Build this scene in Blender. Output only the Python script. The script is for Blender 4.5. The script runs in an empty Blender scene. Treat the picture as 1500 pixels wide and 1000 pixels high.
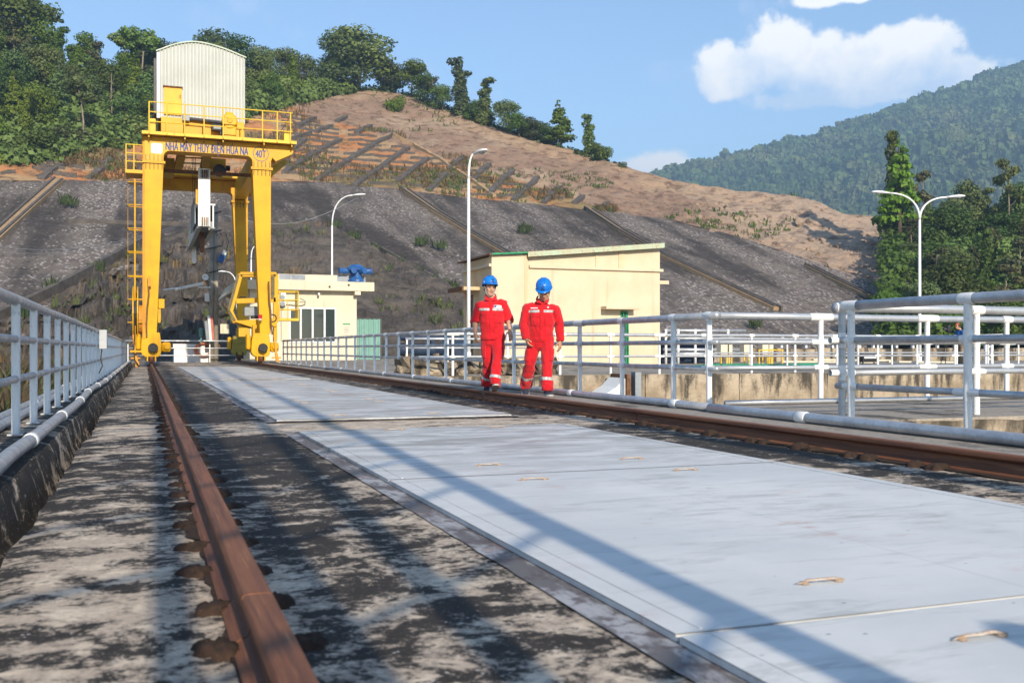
import bpy, bmesh, math, random
import numpy as np
from mathutils import Vector, Matrix, Quaternion, noise as mnoise

random.seed(7)
RNG = np.random.default_rng(11)
R = math.radians
SC = bpy.context.scene
COL = SC.collection

# ------------------------------------------------------------------ camera, sky, sun, exposure
F = 1458.0                       # focal length in photo pixels (35 mm lens on a full frame)
TH = math.atan(538.0 / F)        # the rails run this far to the left of the lens axis
CT, ST = math.cos(TH), math.sin(TH)
HC = 0.755                       # lens height above the deck
HZ = 511.0                       # photo row of the horizon
cam_d = bpy.data.cameras.new('camera')
cam = bpy.data.objects.new('camera', cam_d)
COL.objects.link(cam)
SC.camera = cam
cam.location = (0, 0, HC)
cam.rotation_euler = (R(90), 0, -TH)
cam_d.sensor_width = 36.0
cam_d.lens = 35.0
cam_d.shift_y = 11.0 / 1500.0
cam_d.clip_start = 0.05
cam_d.clip_end = 9000
cam_d.dof.use_dof = True
cam_d.dof.focus_distance = 16.0
cam_d.dof.aperture_fstop = 5.0

SUN_EL, SUN_AZ = R(24.0), R(0.45)
LIGHT = Vector((math.sin(SUN_AZ) * math.cos(SUN_EL), math.cos(SUN_AZ) * math.cos(SUN_EL), -math.sin(SUN_EL)))
sun_d = bpy.data.lights.new('sun', 'SUN')
sun_d.energy = 4.7
sun_d.angle = R(0.5)
sun_d.color = (1.0, 0.87, 0.69)
sun = bpy.data.objects.new('sun', sun_d)
sun.rotation_euler = LIGHT.to_track_quat('-Z', 'Y').to_euler()
sun.location = (0, -30, 30)
COL.objects.link(sun)

SC.view_settings.view_transform = 'Standard'
SC.view_settings.look = 'None'
SC.view_settings.gamma = 1.0
SC.view_settings.exposure = 0.85
SC.view_settings.use_curve_mapping = False
SC.render.engine = 'CYCLES'
SC.cycles.use_denoising = True
SC.cycles.max_bounces = 6
SC.cycles.diffuse_bounces = 3
SC.cycles.glossy_bounces = 3
SC.cycles.transmission_bounces = 4
SC.cycles.transparent_max_bounces = 8
SC.cycles.volume_bounces = 0
SC.cycles.caustics_reflective = False
SC.cycles.caustics_refractive = False

world = bpy.data.worlds.new('World')
SC.world = world
world.use_nodes = True


def build_world():
    nt = world.node_tree
    nt.nodes.clear()
    N = nt.nodes.new
    L = nt.links.new
    out = N('ShaderNodeOutputWorld')
    sky = N('ShaderNodeTexSky')
    sky.sky_type = 'NISHITA'
    sky.sun_disc = False
    sky.sun_elevation = SUN_EL
    sky.sun_rotation = R(180) + SUN_AZ
    sky.altitude = 200
    sky.air_density = 1.0
    sky.dust_density = 0.3
    sky.ozone_density = 2.6
    bg = N('ShaderNodeBackground')
    bg.inputs['Strength'].default_value = SKY_STRENGTH
    hs = N('ShaderNodeHueSaturation')
    hs.inputs['Saturation'].default_value = 1.0
    L(sky.outputs[0], hs.inputs['Color'])
    L(hs.outputs[0], bg.inputs[0])
    # cumulus clouds by direction (azimuth / elevation on the sky dome)
    tc = N('ShaderNodeTexCoord')
    sep = N('ShaderNodeSeparateXYZ')
    L(tc.outputs['Generated'], sep.inputs[0])

    def math_(op, a, b=None, c=None, clamp=False):
        n = N('ShaderNodeMath')
        n.operation = op
        n.use_clamp = clamp
        for i, v in enumerate((a, b, c)):
            if v is None:
                continue
            if isinstance(v, (int, float)):
                n.inputs[i].default_value = v
            else:
                L(v, n.inputs[i])
        return n.outputs[0]
    az = math_('ARCTAN2', sep.outputs[0], sep.outputs[1])
    el = math_('ARCSINE', sep.outputs[2])
    # turbulent warp so that edges billow
    nz = N('ShaderNodeTexNoise')
    nz.inputs['Scale'].default_value = 21.0
    nz.inputs['Detail'].default_value = 7.0
    nz.inputs['Roughness'].default_value = 0.58
    L(tc.outputs['Generated'], nz.inputs['Vector'])
    nz2 = N('ShaderNodeTexNoise')
    nz2.inputs['Scale'].default_value = 52.0
    nz2.inputs['Detail'].default_value = 5.0
    nz2.inputs['Roughness'].default_value = 0.6
    L(tc.outputs['Generated'], nz2.inputs['Vector'])

    def ae(x, y):
        u, v = (x - 750) / F, (HZ - y) / F
        d = Vector((ST + u * CT, CT - u * ST, v)).normalized()
        return math.atan2(d.x, d.y), math.asin(d.z)
    # (x, y, rx, ry) in photo pixels -> angles; flat bases, heaped tops
    BL = [(1108, 98, 100, 42), (1140, 68, 62, 44), (1075, 118, 72, 28), (1215, 112, 120, 40), (1200, 82, 70, 38), (1330, 96, 88, 48),
          (1345, 68, 68, 36), (1290, 72, 40, 30), (1390, 110, 62, 34), (1235, 140, 150, 20),
          (962, 243, 52, 27), (990, 249, 36, 20), (1205, -2, 62, 16), (1250, -6, 44, 12),
          (1800, 60, 200, 60), (1950, 100, 160, 50), (-250, 40, 180, 50)]
    m = None
    for (x, y, rx, ry) in BL:
        a0, e0 = ae(x, y)
        dx = math_('MULTIPLY', math_('SUBTRACT', az, a0), F / rx)
        dy = math_('MULTIPLY', math_('SUBTRACT', el, e0), F / ry)
        d2 = math_('ADD', math_('MULTIPLY', dx, dx), math_('MULTIPLY', dy, dy))
        f = math_('SUBTRACT', 1.0, math_('SQRT', d2))
        m = f if m is None else math_('SMOOTH_MAX', m, f, 0.12)
    n1 = math_('MULTIPLY', math_('SUBTRACT', nz.outputs[0], 0.5), 1.15)
    n2 = math_('MULTIPLY', math_('SUBTRACT', nz2.outputs[0], 0.5), 0.85)
    dens = math_('ADD', m, math_('ADD', n1, n2))
    mr = N('ShaderNodeMapRange')
    mr.interpolation_type = 'SMOOTHERSTEP'
    mr.inputs['From Min'].default_value = -0.06
    mr.inputs['From Max'].default_value = 0.38
    L(dens, mr.inputs['Value'])
    # wisps
    wn = N('ShaderNodeTexNoise')
    wn.inputs['Scale'].default_value = 9.0
    wn.inputs['Detail'].default_value = 6.0
    wn.inputs['Roughness'].default_value = 0.62
    L(tc.outputs['Generated'], wn.inputs['Vector'])
    wm = N('ShaderNodeMapRange')
    wm.inputs['From Min'].default_value = 0.58
    wm.inputs['From Max'].default_value = 0.86
    wm.inputs['To Max'].default_value = 0.35
    L(wn.outputs[0], wm.inputs['Value'])
    # cloud body: sun-lit heads, blue-grey underside
    _, eb = ae(1200, 165)
    _, et = ae(1200, 60)
    sh = N('ShaderNodeMapRange')
    sh.inputs['From Min'].default_value = eb
    sh.inputs['From Max'].default_value = et
    L(math_('ADD', el, math_('MULTIPLY', math_('SUBTRACT', nz.outputs[0], 0.5), 0.17)), sh.inputs['Value'])
    cr = N('ShaderNodeValToRGB')
    cr.color_ramp.elements[0].color = (0.50, 0.64, 0.86, 1)
    cr.color_ramp.elements[0].position = 0.0
    cr.color_ramp.elements[1].color = (1.0, 0.97, 0.94, 1)
    cr.color_ramp.elements[1].position = 0.95
    lowc = N('ShaderNodeMapRange')       # the small far cumulus low on the horizon is sun-lit too
    lowc.inputs['From Min'].default_value = ae(1000, 200)[1]
    lowc.inputs['From Max'].default_value = ae(1000, 226)[1]
    lowc.inputs['To Max'].default_value = 0.8
    L(el, lowc.inputs['Value'])
    L(math_('ADD', sh.outputs[0], lowc.outputs[0], clamp=True), cr.inputs[0])
    cb = N('ShaderNodeBackground')
    cb.inputs['Strength'].default_value = CLOUD_STRENGTH
    L(cr.outputs[0], cb.inputs[0])
    fac = math_('MAXIMUM', math_('MULTIPLY', mr.outputs[0], 0.97), wm.outputs[0], clamp=True)
    # no clouds below the horizon
    hz = N('ShaderNodeMapRange')
    hz.inputs['From Min'].default_value = 0.0
    hz.inputs['From Max'].default_value = 0.05
    L(el, hz.inputs['Value'])
    fac = math_('MULTIPLY', fac, hz.outputs[0])
    mx = N('ShaderNodeMixShader')
    L(fac, mx.inputs[0])
    L(bg.outputs[0], mx.inputs[1])
    L(cb.outputs[0], mx.inputs[2])
    L(mx.outputs[0], out.inputs[0])


SKY_STRENGTH = 0.125
CLOUD_STRENGTH = 0.86
build_world()


# ------------------------------------------------------------------ helpers
def ray(x, y):
    u, v = (x - 750) / F, (HZ - y) / F
    return Vector((ST + u * CT, CT - u * ST, v))


def at(x, y, D):
    """photo pixel + distance along the lens axis -> world point"""
    r = ray(x, y) * D
    return Vector((r.x, r.y, r.z + HC))


def on_y(x, y, Y):
    r = ray(x, y)
    return at(x, y, Y / r.y)


def on_x(x, y, X):
    r = ray(x, y)
    return at(x, y, X / r.x)


def on_z(x, y, z):
    r = ray(x, y)
    return at(x, y, (z - HC) / r.z)


def fbm(p, octaves=4, seed=0.0):
    return mnoise.fractal(Vector(p) + Vector((seed, seed * 1.7, seed * .3)), 1.0, 2.0, octaves)


def hash3(ix, iy, iz):
    h = (ix * 374761393 + iy * 668265263 + iz * 2147483647 * 3) & 0xffffffff
    h = ((h ^ (h >> 13)) * 1274126177) & 0xffffffff
    return ((h ^ (h >> 16)) & 0xffff) / 65535.0


def vnoise(P):
    """value noise for an (n,3) array, 0..1"""
    P = np.asarray(P, dtype=np.float64)
    i = np.floor(P).astype(np.int64)
    f = P - i
    f = f * f * (3 - 2 * f)
    out = 0
    for dx in (0, 1):
        for dy in (0, 1):
            for dz in (0, 1):
                w = (f[:, 0] if dx else 1 - f[:, 0]) * (f[:, 1] if dy else 1 - f[:, 1]) * (f[:, 2] if dz else 1 - f[:, 2])
                out = out + w * hash3(i[:, 0] + dx, i[:, 1] + dy, i[:, 2] + dz)
    return out


def vfbm(P, oct=5, rough=.5):
    P = np.asarray(P, dtype=np.float64)
    s, a, t = 0, 1.0, 0
    for o in range(oct):
        s = s + a * vnoise(P * (2 ** o) + 17.3 * o)
        t += a
        a *= rough
    return s / t - .5


class MB:
    """collects shapes and links them as ONE mesh object"""

    def __init__(self):
        self.v, self.f, self.m, self.cur = [], [], [], 0

    def mat(self, i):
        self.cur = i
        return self

    def add(self, vs, fs):
        b = len(self.v)
        self.v += [tuple(p) for p in vs]
        for f in fs:
            self.f.append(tuple(b + i for i in f))
            self.m.append(self.cur)
        return self

    def box(self, lo, hi):
        x0, y0, z0 = lo
        x1, y1, z1 = hi
        return self.add([(x0, y0, z0), (x1, y0, z0), (x1, y1, z0), (x0, y1, z0), (x0, y0, z1), (x1, y0, z1), (x1, y1, z1), (x0, y1, z1)],
                        [(0, 3, 2, 1), (4, 5, 6, 7), (0, 1, 5, 4), (1, 2, 6, 5), (2, 3, 7, 6), (3, 0, 4, 7)])

    def cbox(self, c, s, rot=None):
        hx, hy, hz = s[0] / 2, s[1] / 2, s[2] / 2
        vs = [Vector(q) for q in ((-hx, -hy, -hz), (hx, -hy, -hz), (hx, hy, -hz), (-hx, hy, -hz), (-hx, -hy, hz), (hx, -hy, hz), (hx, hy, hz), (-hx, hy, hz))]
        if rot is not None:
            vs = [rot @ q for q in vs]
        c = Vector(c)
        return self.add([q + c for q in vs], [(0, 3, 2, 1), (4, 5, 6, 7), (0, 1, 5, 4), (1, 2, 6, 5), (2, 3, 7, 6), (3, 0, 4, 7)])

    def beam(self, p, q, w, h, up=(0, 0, 1)):
        p, q = Vector(p), Vector(q)
        d = (q - p).normalized()
        upv = Vector(up)
        if abs(d.dot(upv)) > .98:
            upv = Vector((0, 1, 0))
        s = d.cross(upv).normalized()
        u = s.cross(d)
        vs = []
        for c in (p, q):
            for a, b in ((-1, -1), (1, -1), (1, 1), (-1, 1)):
                vs.append(c + s * (a * w / 2) + u * (b * h / 2))
        return self.add(vs, [(3, 2, 1, 0), (4, 5, 6, 7), (0, 1, 5, 4), (1, 2, 6, 5), (2, 3, 7, 6), (3, 0, 4, 7)])

    def tube(self, pts, r, n=8, cap=True, squash=None):
        """round tube along pts; r number or list; squash = list of (rx, ry) pairs"""
        pts = [Vector(p) for p in pts]
        k = len(pts)
        rs = [r] * k if isinstance(r, (int, float)) else list(r)
        d0 = (pts[1] - pts[0]).normalized()
        up = Vector((0, 0, 1)) if abs(d0.z) < .9 else Vector((0, 1, 0))
        s = d0.cross(up).normalized()
        vs, fs = [], []
        for i, p in enumerate(pts):
            d = (pts[min(i + 1, k - 1)] - pts[max(i - 1, 0)]).normalized()
            s = (s - d * s.dot(d)).normalized()
            u = d.cross(s)
            for j in range(n):
                a = 2 * math.pi * j / n
                vs.append(p + (s * math.cos(a) + u * math.sin(a)) * rs[i])
        for i in range(k - 1):
            for j in range(n):
                a, b = i * n + j, i * n + (j + 1) % n
                fs.append((a, b, b + n, a + n))
        if cap:
            fs.append(tuple(range(n - 1, -1, -1)))
            fs.append(tuple((k - 1) * n + j for j in range(n)))
        return self.add(vs, fs)

    def rings(self, rings, cap=True):
        """loft a list of equal-length point rings"""
        n = len(rings[0])
        vs = [p for r in rings for p in r]
        fs = []
        for i in range(len(rings) - 1):
            for j in range(n):
                a, b = i * n + j, i * n + (j + 1) % n
                fs.append((a, b, b + n, a + n))
        if cap:
            fs.append(tuple(range(n - 1, -1, -1)))
            fs.append(tuple((len(rings) - 1) * n + j for j in range(n)))
        return self.add(vs, fs)

    def lathe(self, c, axis, prof, n=16):
        """prof = [(distance along axis, radius)]"""
        c, ax = Vector(c), Vector(axis).normalized()
        up = Vector((0, 0, 1)) if abs(ax.z) < .9 else Vector((0, 1, 0))
        s = ax.cross(up).normalized()
        u = ax.cross(s)
        return self.rings([[c + ax * t + (s * math.cos(2 * math.pi * j / n) + u * math.sin(2 * math.pi * j / n)) * r for j in range(n)] for t, r in prof])

    def prism(self, poly, y0, y1, to=None):
        """(a, b) outline extruded from y0 to y1; to(a, b, y) -> point; default a=x, b=z"""
        to = to or (lambda a, b, y: (a, y, b))
        n = len(poly)
        area = sum(poly[i][0] * poly[(i + 1) % n][1] - poly[(i + 1) % n][0] * poly[i][1] for i in range(n))
        if area < 0:
            poly = poly[::-1]
        vs = [to(a, b, y0) for a, b in poly] + [to(a, b, y1) for a, b in poly]
        fs = [tuple(range(n)), tuple(range(2 * n - 1, n - 1, -1))]
        for i in range(n):
            j = (i + 1) % n
            fs.append((i, i + n, j + n, j))
        return self.add(vs, fs)

    def mesh(self, name, mats, origin=(0, 0, 0), smooth=False):
        me = bpy.data.meshes.new(name)
        ox, oy, oz = origin
        me.from_pydata([(x - ox, y - oy, z - oz) for x, y, z in self.v], [], self.f)
        for m in (mats if isinstance(mats, (list, tuple)) else [mats]):
            me.materials.append(m)
        me.polygons.foreach_set('material_index', self.m)
        if smooth:
            me.polygons.foreach_set('use_smooth', [True] * len(self.f))
        me.update()
        return me

    def build(self, name, mats, parent=None, smooth=False, bevel=0, origin=None, auto=None):
        o0 = origin if origin is not None else (world_loc(parent) if parent else (0, 0, 0))
        me = self.mesh(name, mats, o0, smooth)
        o = bpy.data.objects.new(name, me)
        COL.objects.link(o)
        if parent:
            o.parent = parent
        elif origin is not None:
            o.location = origin
        if auto:
            sharp_by_angle(me, auto)
        if bevel:
            b = o.modifiers.new('bevel', 'BEVEL')
            b.width = bevel
            b.segments = 2
            b.limit_method = 'ANGLE'
            b.angle_limit = R(40)
        return o


def sharp_by_angle(me, deg):
    me.polygons.foreach_set('use_smooth', [True] * len(me.polygons))
    bm = bmesh.new()
    bm.from_mesh(me)
    for e in bm.edges:
        if len(e.link_faces) == 2 and e.calc_face_angle(0) > R(deg):
            e.smooth = False
    bm.to_mesh(me)
    bm.free()


def world_loc(o):
    p = Vector((0, 0, 0))
    while o is not None:
        p += o.location
        o = o.parent
    return p


def tag(o, label=None, cat=None, group=None, kind=None):
    if label:
        o['label'] = label
    if cat:
        o['category'] = cat
    if group:
        o['group'] = group
    if kind:
        o['kind'] = kind
    return o


def empty(name, loc, label, cat, group=None, rz=0):
    o = bpy.data.objects.new(name, None)
    o.empty_display_size = .2
    COL.objects.link(o)
    o.location = loc
    o.rotation_euler = (0, 0, rz)
    return tag(o, label, cat, group)


def link_copy(name, me, parent, loc, rot=None, scale=None):
    o = bpy.data.objects.new(name, me)
    COL.objects.link(o)
    o.parent = parent
    o.location = loc
    if rot is not None:
        o.rotation_euler = rot
    if scale is not None:
        o.scale = scale
    return o


def copy_tree(root, loc, rz=0, sc=None, label=None, group=None):
    r = root.copy()
    COL.objects.link(r)
    r.location = loc
    r.rotation_euler = (0, 0, rz)
    if sc is not None:
        r.scale = sc
    if label:
        r['label'] = label
    if group:
        r['group'] = group
    for ch in list(root.children):
        c = ch.copy()
        COL.objects.link(c)
        c.parent = r
        for g in list(ch.children):
            d = g.copy()
            COL.objects.link(d)
            d.parent = c
    return r


def lerp(a, b, t):
    return a + (b - a) * t


def pl(x, pts):
    """piecewise-linear"""
    if x <= pts[0][0]:
        return pts[0][1]
    for (x0, y0), (x1, y1) in zip(pts, pts[1:]):
        if x <= x1:
            return lerp(y0, y1, (x - x0) / (x1 - x0))
    return pts[-1][1]


# ------------------------------------------------------------------ materials
class Mat:
    def __init__(self, name, rough=.7, metal=0.0, spec=.35):
        self.m = bpy.data.materials.new(name)
        self.m.use_nodes = True
        self.nt = self.m.node_tree
        self.b = self.nt.nodes['Principled BSDF']
        self.b.inputs['Roughness'].default_value = rough
        self.b.inputs['Metallic'].default_value = metal
        self.b.inputs['Specular IOR Level'].default_value = spec
        self.tc = None
        self.h = None

    def N(self, t, **kw):
        n = self.nt.nodes.new(t)
        for k, v in kw.items():
            setattr(n, k, v)
        return n

    def L(self, a, b):
        self.nt.links.new(a, b)

    def co(self, scale=(1, 1, 1), world=False):
        if self.tc is None:
            self.tc = self.N('ShaderNodeTexCoord')
            self.geo = self.N('ShaderNodeNewGeometry')
        mp = self.N('ShaderNodeMapping')
        mp.inputs['Scale'].default_value = scale
        self.L(self.geo.outputs['Position'] if world else self.tc.outputs['Object'], mp.inputs['Vector'])
        return mp.outputs[0]

    def noise(self, scale, detail=4, rough=.55, stretch=(1, 1, 1), dist=0, world=False):
        n = self.N('ShaderNodeTexNoise')
        n.inputs['Scale'].default_value = scale
        n.inputs['Detail'].default_value = detail
        n.inputs['Roughness'].default_value = rough
        n.inputs['Distortion'].default_value = dist
        self.L(self.co(stretch, world), n.inputs['Vector'])
        return n.outputs[0]

    def voro(self, scale, stretch=(1, 1, 1), feature='F1', out='Distance', rnd=1, world=False):
        n = self.N('ShaderNodeTexVoronoi', feature=feature)
        n.inputs['Scale'].default_value = scale
        n.inputs['Randomness'].default_value = rnd
        self.L(self.co(stretch, world), n.inputs['Vector'])
        return n.outputs[out]

    def step(self, s, a, b, lo=0.0, hi=1.0):
        n = self.N('ShaderNodeMapRange')
        n.interpolation_type = 'SMOOTHSTEP'
        n.inputs['From Min'].default_value = a
        n.inputs['From Max'].default_value = b
        n.inputs['To Min'].default_value = lo
        n.inputs['To Max'].default_value = hi
        self.L(s, n.inputs['Value'])
        return n.outputs[0]

    def math(self, op, a, b=None, clamp=False):
        n = self.N('ShaderNodeMath', operation=op, use_clamp=clamp)
        for i, v in enumerate((a, b)):
            if v is None:
                continue
            if isinstance(v, (int, float)):
                n.inputs[i].default_value = v
            else:
                self.L(v, n.inputs[i])
        return n.outputs[0]

    def axis(self, k, world=False):
        s = self.N('ShaderNodeSeparateXYZ')
        self.L(self.co(world=world), s.inputs[0])
        return s.outputs[k]

    def rgb(self, c):
        n = self.N('ShaderNodeRGB')
        n.outputs[0].default_value = (*c, 1)
        return n.outputs[0]

    def mix(self, fac, a, b, mode='MIX'):
        n = self.N('ShaderNodeMix', data_type='RGBA', blend_type=mode)
        for sock, v in ((n.inputs[0], fac), (n.inputs[6], a), (n.inputs[7], b)):
            if isinstance(v, (int, float)):
                sock.default_value = v
            elif isinstance(v, tuple):
                sock.default_value = (*v, 1)
            else:
                self.L(v, sock)
        return n.outputs[2]

    def color(self, c):
        if isinstance(c, tuple):
            self.b.inputs['Base Color'].default_value = (*c, 1)
        else:
            self.L(c, self.b.inputs['Base Color'])
        return self

    def rough(self, s):
        self.L(s, self.b.inputs['Roughness'])
        return self

    def bump(self, s, strength=.3, dist=.02):
        n = self.N('ShaderNodeBump')
        n.inputs['Strength'].default_value = strength
        n.inputs['Distance'].default_value = dist
        self.L(s, n.inputs['Height'])
        if self.h is not None:
            self.L(self.h, n.inputs['Normal'])
        self.h = n.outputs[0]
        self.L(self.h, self.b.inputs['Normal'])
        return self


def simple(name, c1, c2=None, scale=6, rough=.6, metal=0.0, bump=.1, spec=.35, stretch=(1, 1, 1), lo=.38, hi=.66):
    m = Mat(name, rough, metal, spec)
    c2 = c2 or tuple(v * .8 for v in c1)
    n = m.noise(scale, 5, .6, stretch)
    m.color(m.mix(m.step(n, lo, hi), c1, c2))
    if bump:
        m.bump(m.noise(scale * 6, 4, .6, stretch), bump, .01)
    return m.m
def mat_deck():
    m = Mat('weathered_concrete', .85, spec=.25)
    x, y = m.axis(0, True), m.axis(1, True)
    big = m.noise(.7, 3, .5, world=True)
    mid = m.noise(4.6, 9, .76, (.8, 1, 1), .35, world=True)
    fine = m.noise(30, 7, .8, world=True)
    grit = m.noise(90, 3, .7, world=True)
    base = m.mix(m.step(fine, .35, .65), (.60, .485, .37), (.42, .345, .27))
    base = m.mix(m.step(m.noise(6, 6, .7, world=True), .48, .62), base, (.72, .60, .46))
    # black algae crust, heavier beside the rails and further along the deck
    strip = m.step(m.math('ABSOLUTE', m.math('SUBTRACT', x, .70)), .60, .25, 0, .06)
    strip2 = m.step(m.math('ABSOLUTE', m.math('SUBTRACT', x, 4.3)), .5, .1, 0, .05)
    strip3 = m.step(x, -.28, -.50, 0, .06)
    far = m.step(y, 3.4, 7.0, 0, .07)
    far2 = m.step(y, 14, 30, 0, -.055)
    k = m.math('ADD', m.math('ADD', m.math('ADD', m.math('ADD', strip, strip3), strip2), m.math('ADD', far, far2)), m.math('MULTIPLY', m.math('SUBTRACT', big, .5), .34))
    k = m.math('ADD', k, m.step(m.math('ABSOLUTE', m.math('SUBTRACT', y, 9.75)), 1.1, .6, 0, -.13))
    s = m.math('ADD', m.math('ADD', mid, k), m.math('MULTIPLY', m.math('SUBTRACT', fine, .5), .42))
    black = m.step(s, .515, .565)
    grey = m.step(s, .44, .56)
    c = m.mix(m.math('MULTIPLY', grey, .72), base, (.15, .13, .115))
    c = m.mix(m.math('MULTIPLY', black, .88), c, m.mix(m.step(fine, .45, .7), (.007, .007, .007), (.028, .026, .025)))
    # pale flecks of dripped paint and lichen
    fl = m.step(m.voro(34, world=True), .20, .12)
    flm = m.math('MULTIPLY', fl, m.step(m.noise(4.2, 5, .7, world=True), .50, .60))
    c = m.mix(m.math('MULTIPLY', flm, .85), c, (.58, .57, .55))
    c = m.mix(m.step(grit, .62, .72, 0, .4), c, (.50, .45, .38))
    m.color(c)
    m.bump(fine, .45, .008)
    m.bump(mid, .3, .02)
    return m.m


def mat_walk():
    m = Mat('walkway_concrete', .85, spec=.25)
    mid = m.noise(1.6, 7, .65, (1, .5, 1), .2, world=True)
    fine = m.noise(22, 6, .7, world=True)
    base = m.mix(m.step(fine, .3, .7), (.40, .35, .29), (.27, .24, .205))
    s = m.math('ADD', mid, m.math('MULTIPLY', m.math('SUBTRACT', fine, .5), .2))
    c = m.mix(m.step(s, .5, .64, 0, .85), base, (.05, .047, .043))
    m.color(c)
    m.bump(fine, .35, .008)
    return m.m


def mat_pit():
    m = Mat('stained_concrete', .88, spec=.2)
    z = m.axis(2, True)
    run = m.noise(2.2, 6, .62, (1, 1, .22), .2, world=True)
    blot = m.noise(1.1, 6, .65, world=True)
    fine = m.noise(18, 5, .65, world=True)
    base = m.mix(m.step(blot, .4, .62), (.44, .36, .26), (.28, .22, .15))
    base = m.mix(m.step(fine, .45, .75, 0, .5), base, (.22, .19, .15))
    s = m.math('ADD', m.math('ADD', run, m.step(z, -.75, .12, 0, .10)), m.math('MULTIPLY', m.math('SUBTRACT', fine, .5), .12))
    c = m.mix(m.step(s, .52, .68, 0, .92), base, (.045, .04, .033))
    m.color(c)
    m.bump(fine, .4, .02)
    m.bump(blot, .4, .05)
    return m.m


def mat_plate():
    m = Mat('painted_steel_plate', .55, spec=.35)
    fine = m.noise(20, 6, .7, world=True)
    scr = m.noise(4, 7, .7, (.35, 1.6, 1), .4, world=True)
    base = m.mix(m.step(m.noise(.9, 5, .6, world=True), .35, .65), (.72, .72, .70), (.61, .62, .61))
    c = m.mix(m.step(scr, .52, .68, 0, .62), base, (.40, .42, .42))
    c = m.mix(m.step(m.noise(7, 6, .7, (.4, 1.2, 1), world=True), .60, .74, 0, .55), c, (.80, .80, .79))
    pk = m.math('MULTIPLY', m.step(m.noise(1.3, 4, .6, world=True), .56, .70), m.step(m.noise(9, 6, .75, (.4, 1.3, 1), world=True), .48, .70))
    c = m.mix(m.math('MULTIPLY', pk, .85), c, (.50, .27, .20))
    dr = m.math('MULTIPLY', m.step(m.noise(.8, 5, .6, (1, .5, 1), .4, world=True), .48, .62), m.step(m.noise(12, 7, .78, (.3, 1.4, 1), .5, world=True), .46, .62))
    c = m.mix(m.math('MULTIPLY', dr, .55), c, (.38, .37, .34))
    ln = m.step(m.math('ABSOLUTE', m.math('SUBTRACT', m.axis(0, True), 2.52)), .006, .002)
    c = m.mix(m.math('MULTIPLY', ln, .5), c, (.42, .42, .41))
    # dirt gathered on the older far plates
    y = m.axis(1, True)
    old = m.math('MULTIPLY', m.step(y, 4.5, 7.5), m.step(m.noise(3.0, 7, .74, (.4, 1.2, 1), .6, world=True), .40, .60))
    c = m.mix(m.math('MULTIPLY', old, .78), c, (.30, .285, .26))
    rs = m.math('MULTIPLY', m.step(y, 9, 12), m.step(m.noise(1.7, 6, .7, (.5, 1, 1), .5, world=True), .54, .66))
    c = m.mix(m.math('MULTIPLY', rs, .6), c, (.42, .27, .20))
    sp = m.math('MULTIPLY', m.step(m.voro(9, (.6, 1, 1), world=True), .055, .03), .8)
    c = m.mix(sp, c, (.16, .15, .16))
    m.color(c)
    m.rough(m.step(scr, .3, .7, .42, .68))
    m.bump(fine, .08, .004)
    m.bump(m.noise(2.0, 3, .5, world=True), .12, .02)
    return m.m


def mat_frame_strip():
    m = Mat('plate_frame_paint', .7, spec=.3)
    n = m.noise(6, 7, .7, (1, .35, 1), .3, world=True)
    c = m.mix(m.step(n, .42, .55), (.40, .40, .41), (.15, .14, .14))
    c = m.mix(m.step(m.noise(11, 6, .7, world=True), .5, .62, 0, .8), c, (.10, .075, .075))
    c = m.mix(m.step(m.noise(3, 5, .7, world=True), .6, .68, 0, .7), c, (.34, .13, .12))
    m.color(c)
    m.bump(n, .2, .01)
    return m.m


def mat_rust(name, c1, c2, c3, scale=8, rough=.8, stretch=(1, 1, 1)):
    m = Mat(name, rough, .0, .3)
    n = m.noise(scale, 7, .68, stretch, .2)
    c = m.mix(m.step(n, .35, .65), c1, c2)
    c = m.mix(m.step(m.noise(scale * 3.1, 6, .7, stretch), .52, .72, 0, .8), c, c3)
    m.color(c)
    m.bump(m.noise(scale * 5, 5, .7), .35, .006)
    return m.m


def mat_galv():
    m = Mat('galvanised_pipe', .42, .55, .5)
    n = m.noise(5, 6, .65)
    v = m.noise(38, 4, .6)
    c = m.mix(m.step(n, .35, .68), (.56, .58, .60), (.40, .42, .45))
    c = m.mix(m.step(v, .5, .75, 0, .35), c, (.30, .31, .33))
    m.color(c)
    m.rough(m.step(n, .3, .7, .34, .55))
    m.bump(v, .1, .003)
    return m.m


def mat_white_paint():
    m = Mat('flaking_white_paint', .6, 0, .35)
    n = m.noise(9, 7, .7)
    c = m.mix(m.step(n, .56, .68, 0, .7), (.82, .82, .80), (.48, .50, .52))
    m.color(c)
    m.bump(m.noise(30, 4, .6), .15, .003)
    return m.m


def mat_yellow(name, c, c2, rough=.42):
    m = Mat(name, rough, 0, .28)
    n = m.noise(1.1, 6, .62)
    run = m.noise(2.6, 6, .66, (1.6, 1.6, .16))
    col = m.mix(m.step(n, .35, .7), c, c2)
    col = m.mix(m.step(run, .55, .70, 0, .5), col, (.42, .22, .03))
    col = m.mix(m.step(m.noise(17, 5, .7), .64, .74, 0, .5), col, (.20, .10, .03))
    m.color(col)
    m.bump(m.noise(7, 4, .6), .06, .01)
    return m.m


def mat_wall(name, c, c2, stain=(.42, .25, .12), top=None):
    m = Mat(name, .85, 0, .2)
    n = m.noise(.8, 6, .62)
    run = m.noise(1.6, 6, .68, (1.5, 1.5, .12), .2)
    col = m.mix(m.step(n, .35, .7), c, c2)
    col = m.mix(m.step(run, .56, .76, 0, .42), col, stain)
    col = m.mix(m.step(m.noise(14, 5, .7), .58, .76, 0, .18), col, (.35, .30, .24))
    m.color(col)
    m.bump(m.noise(30, 4, .6), .18, .01)
    return m.m


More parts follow.
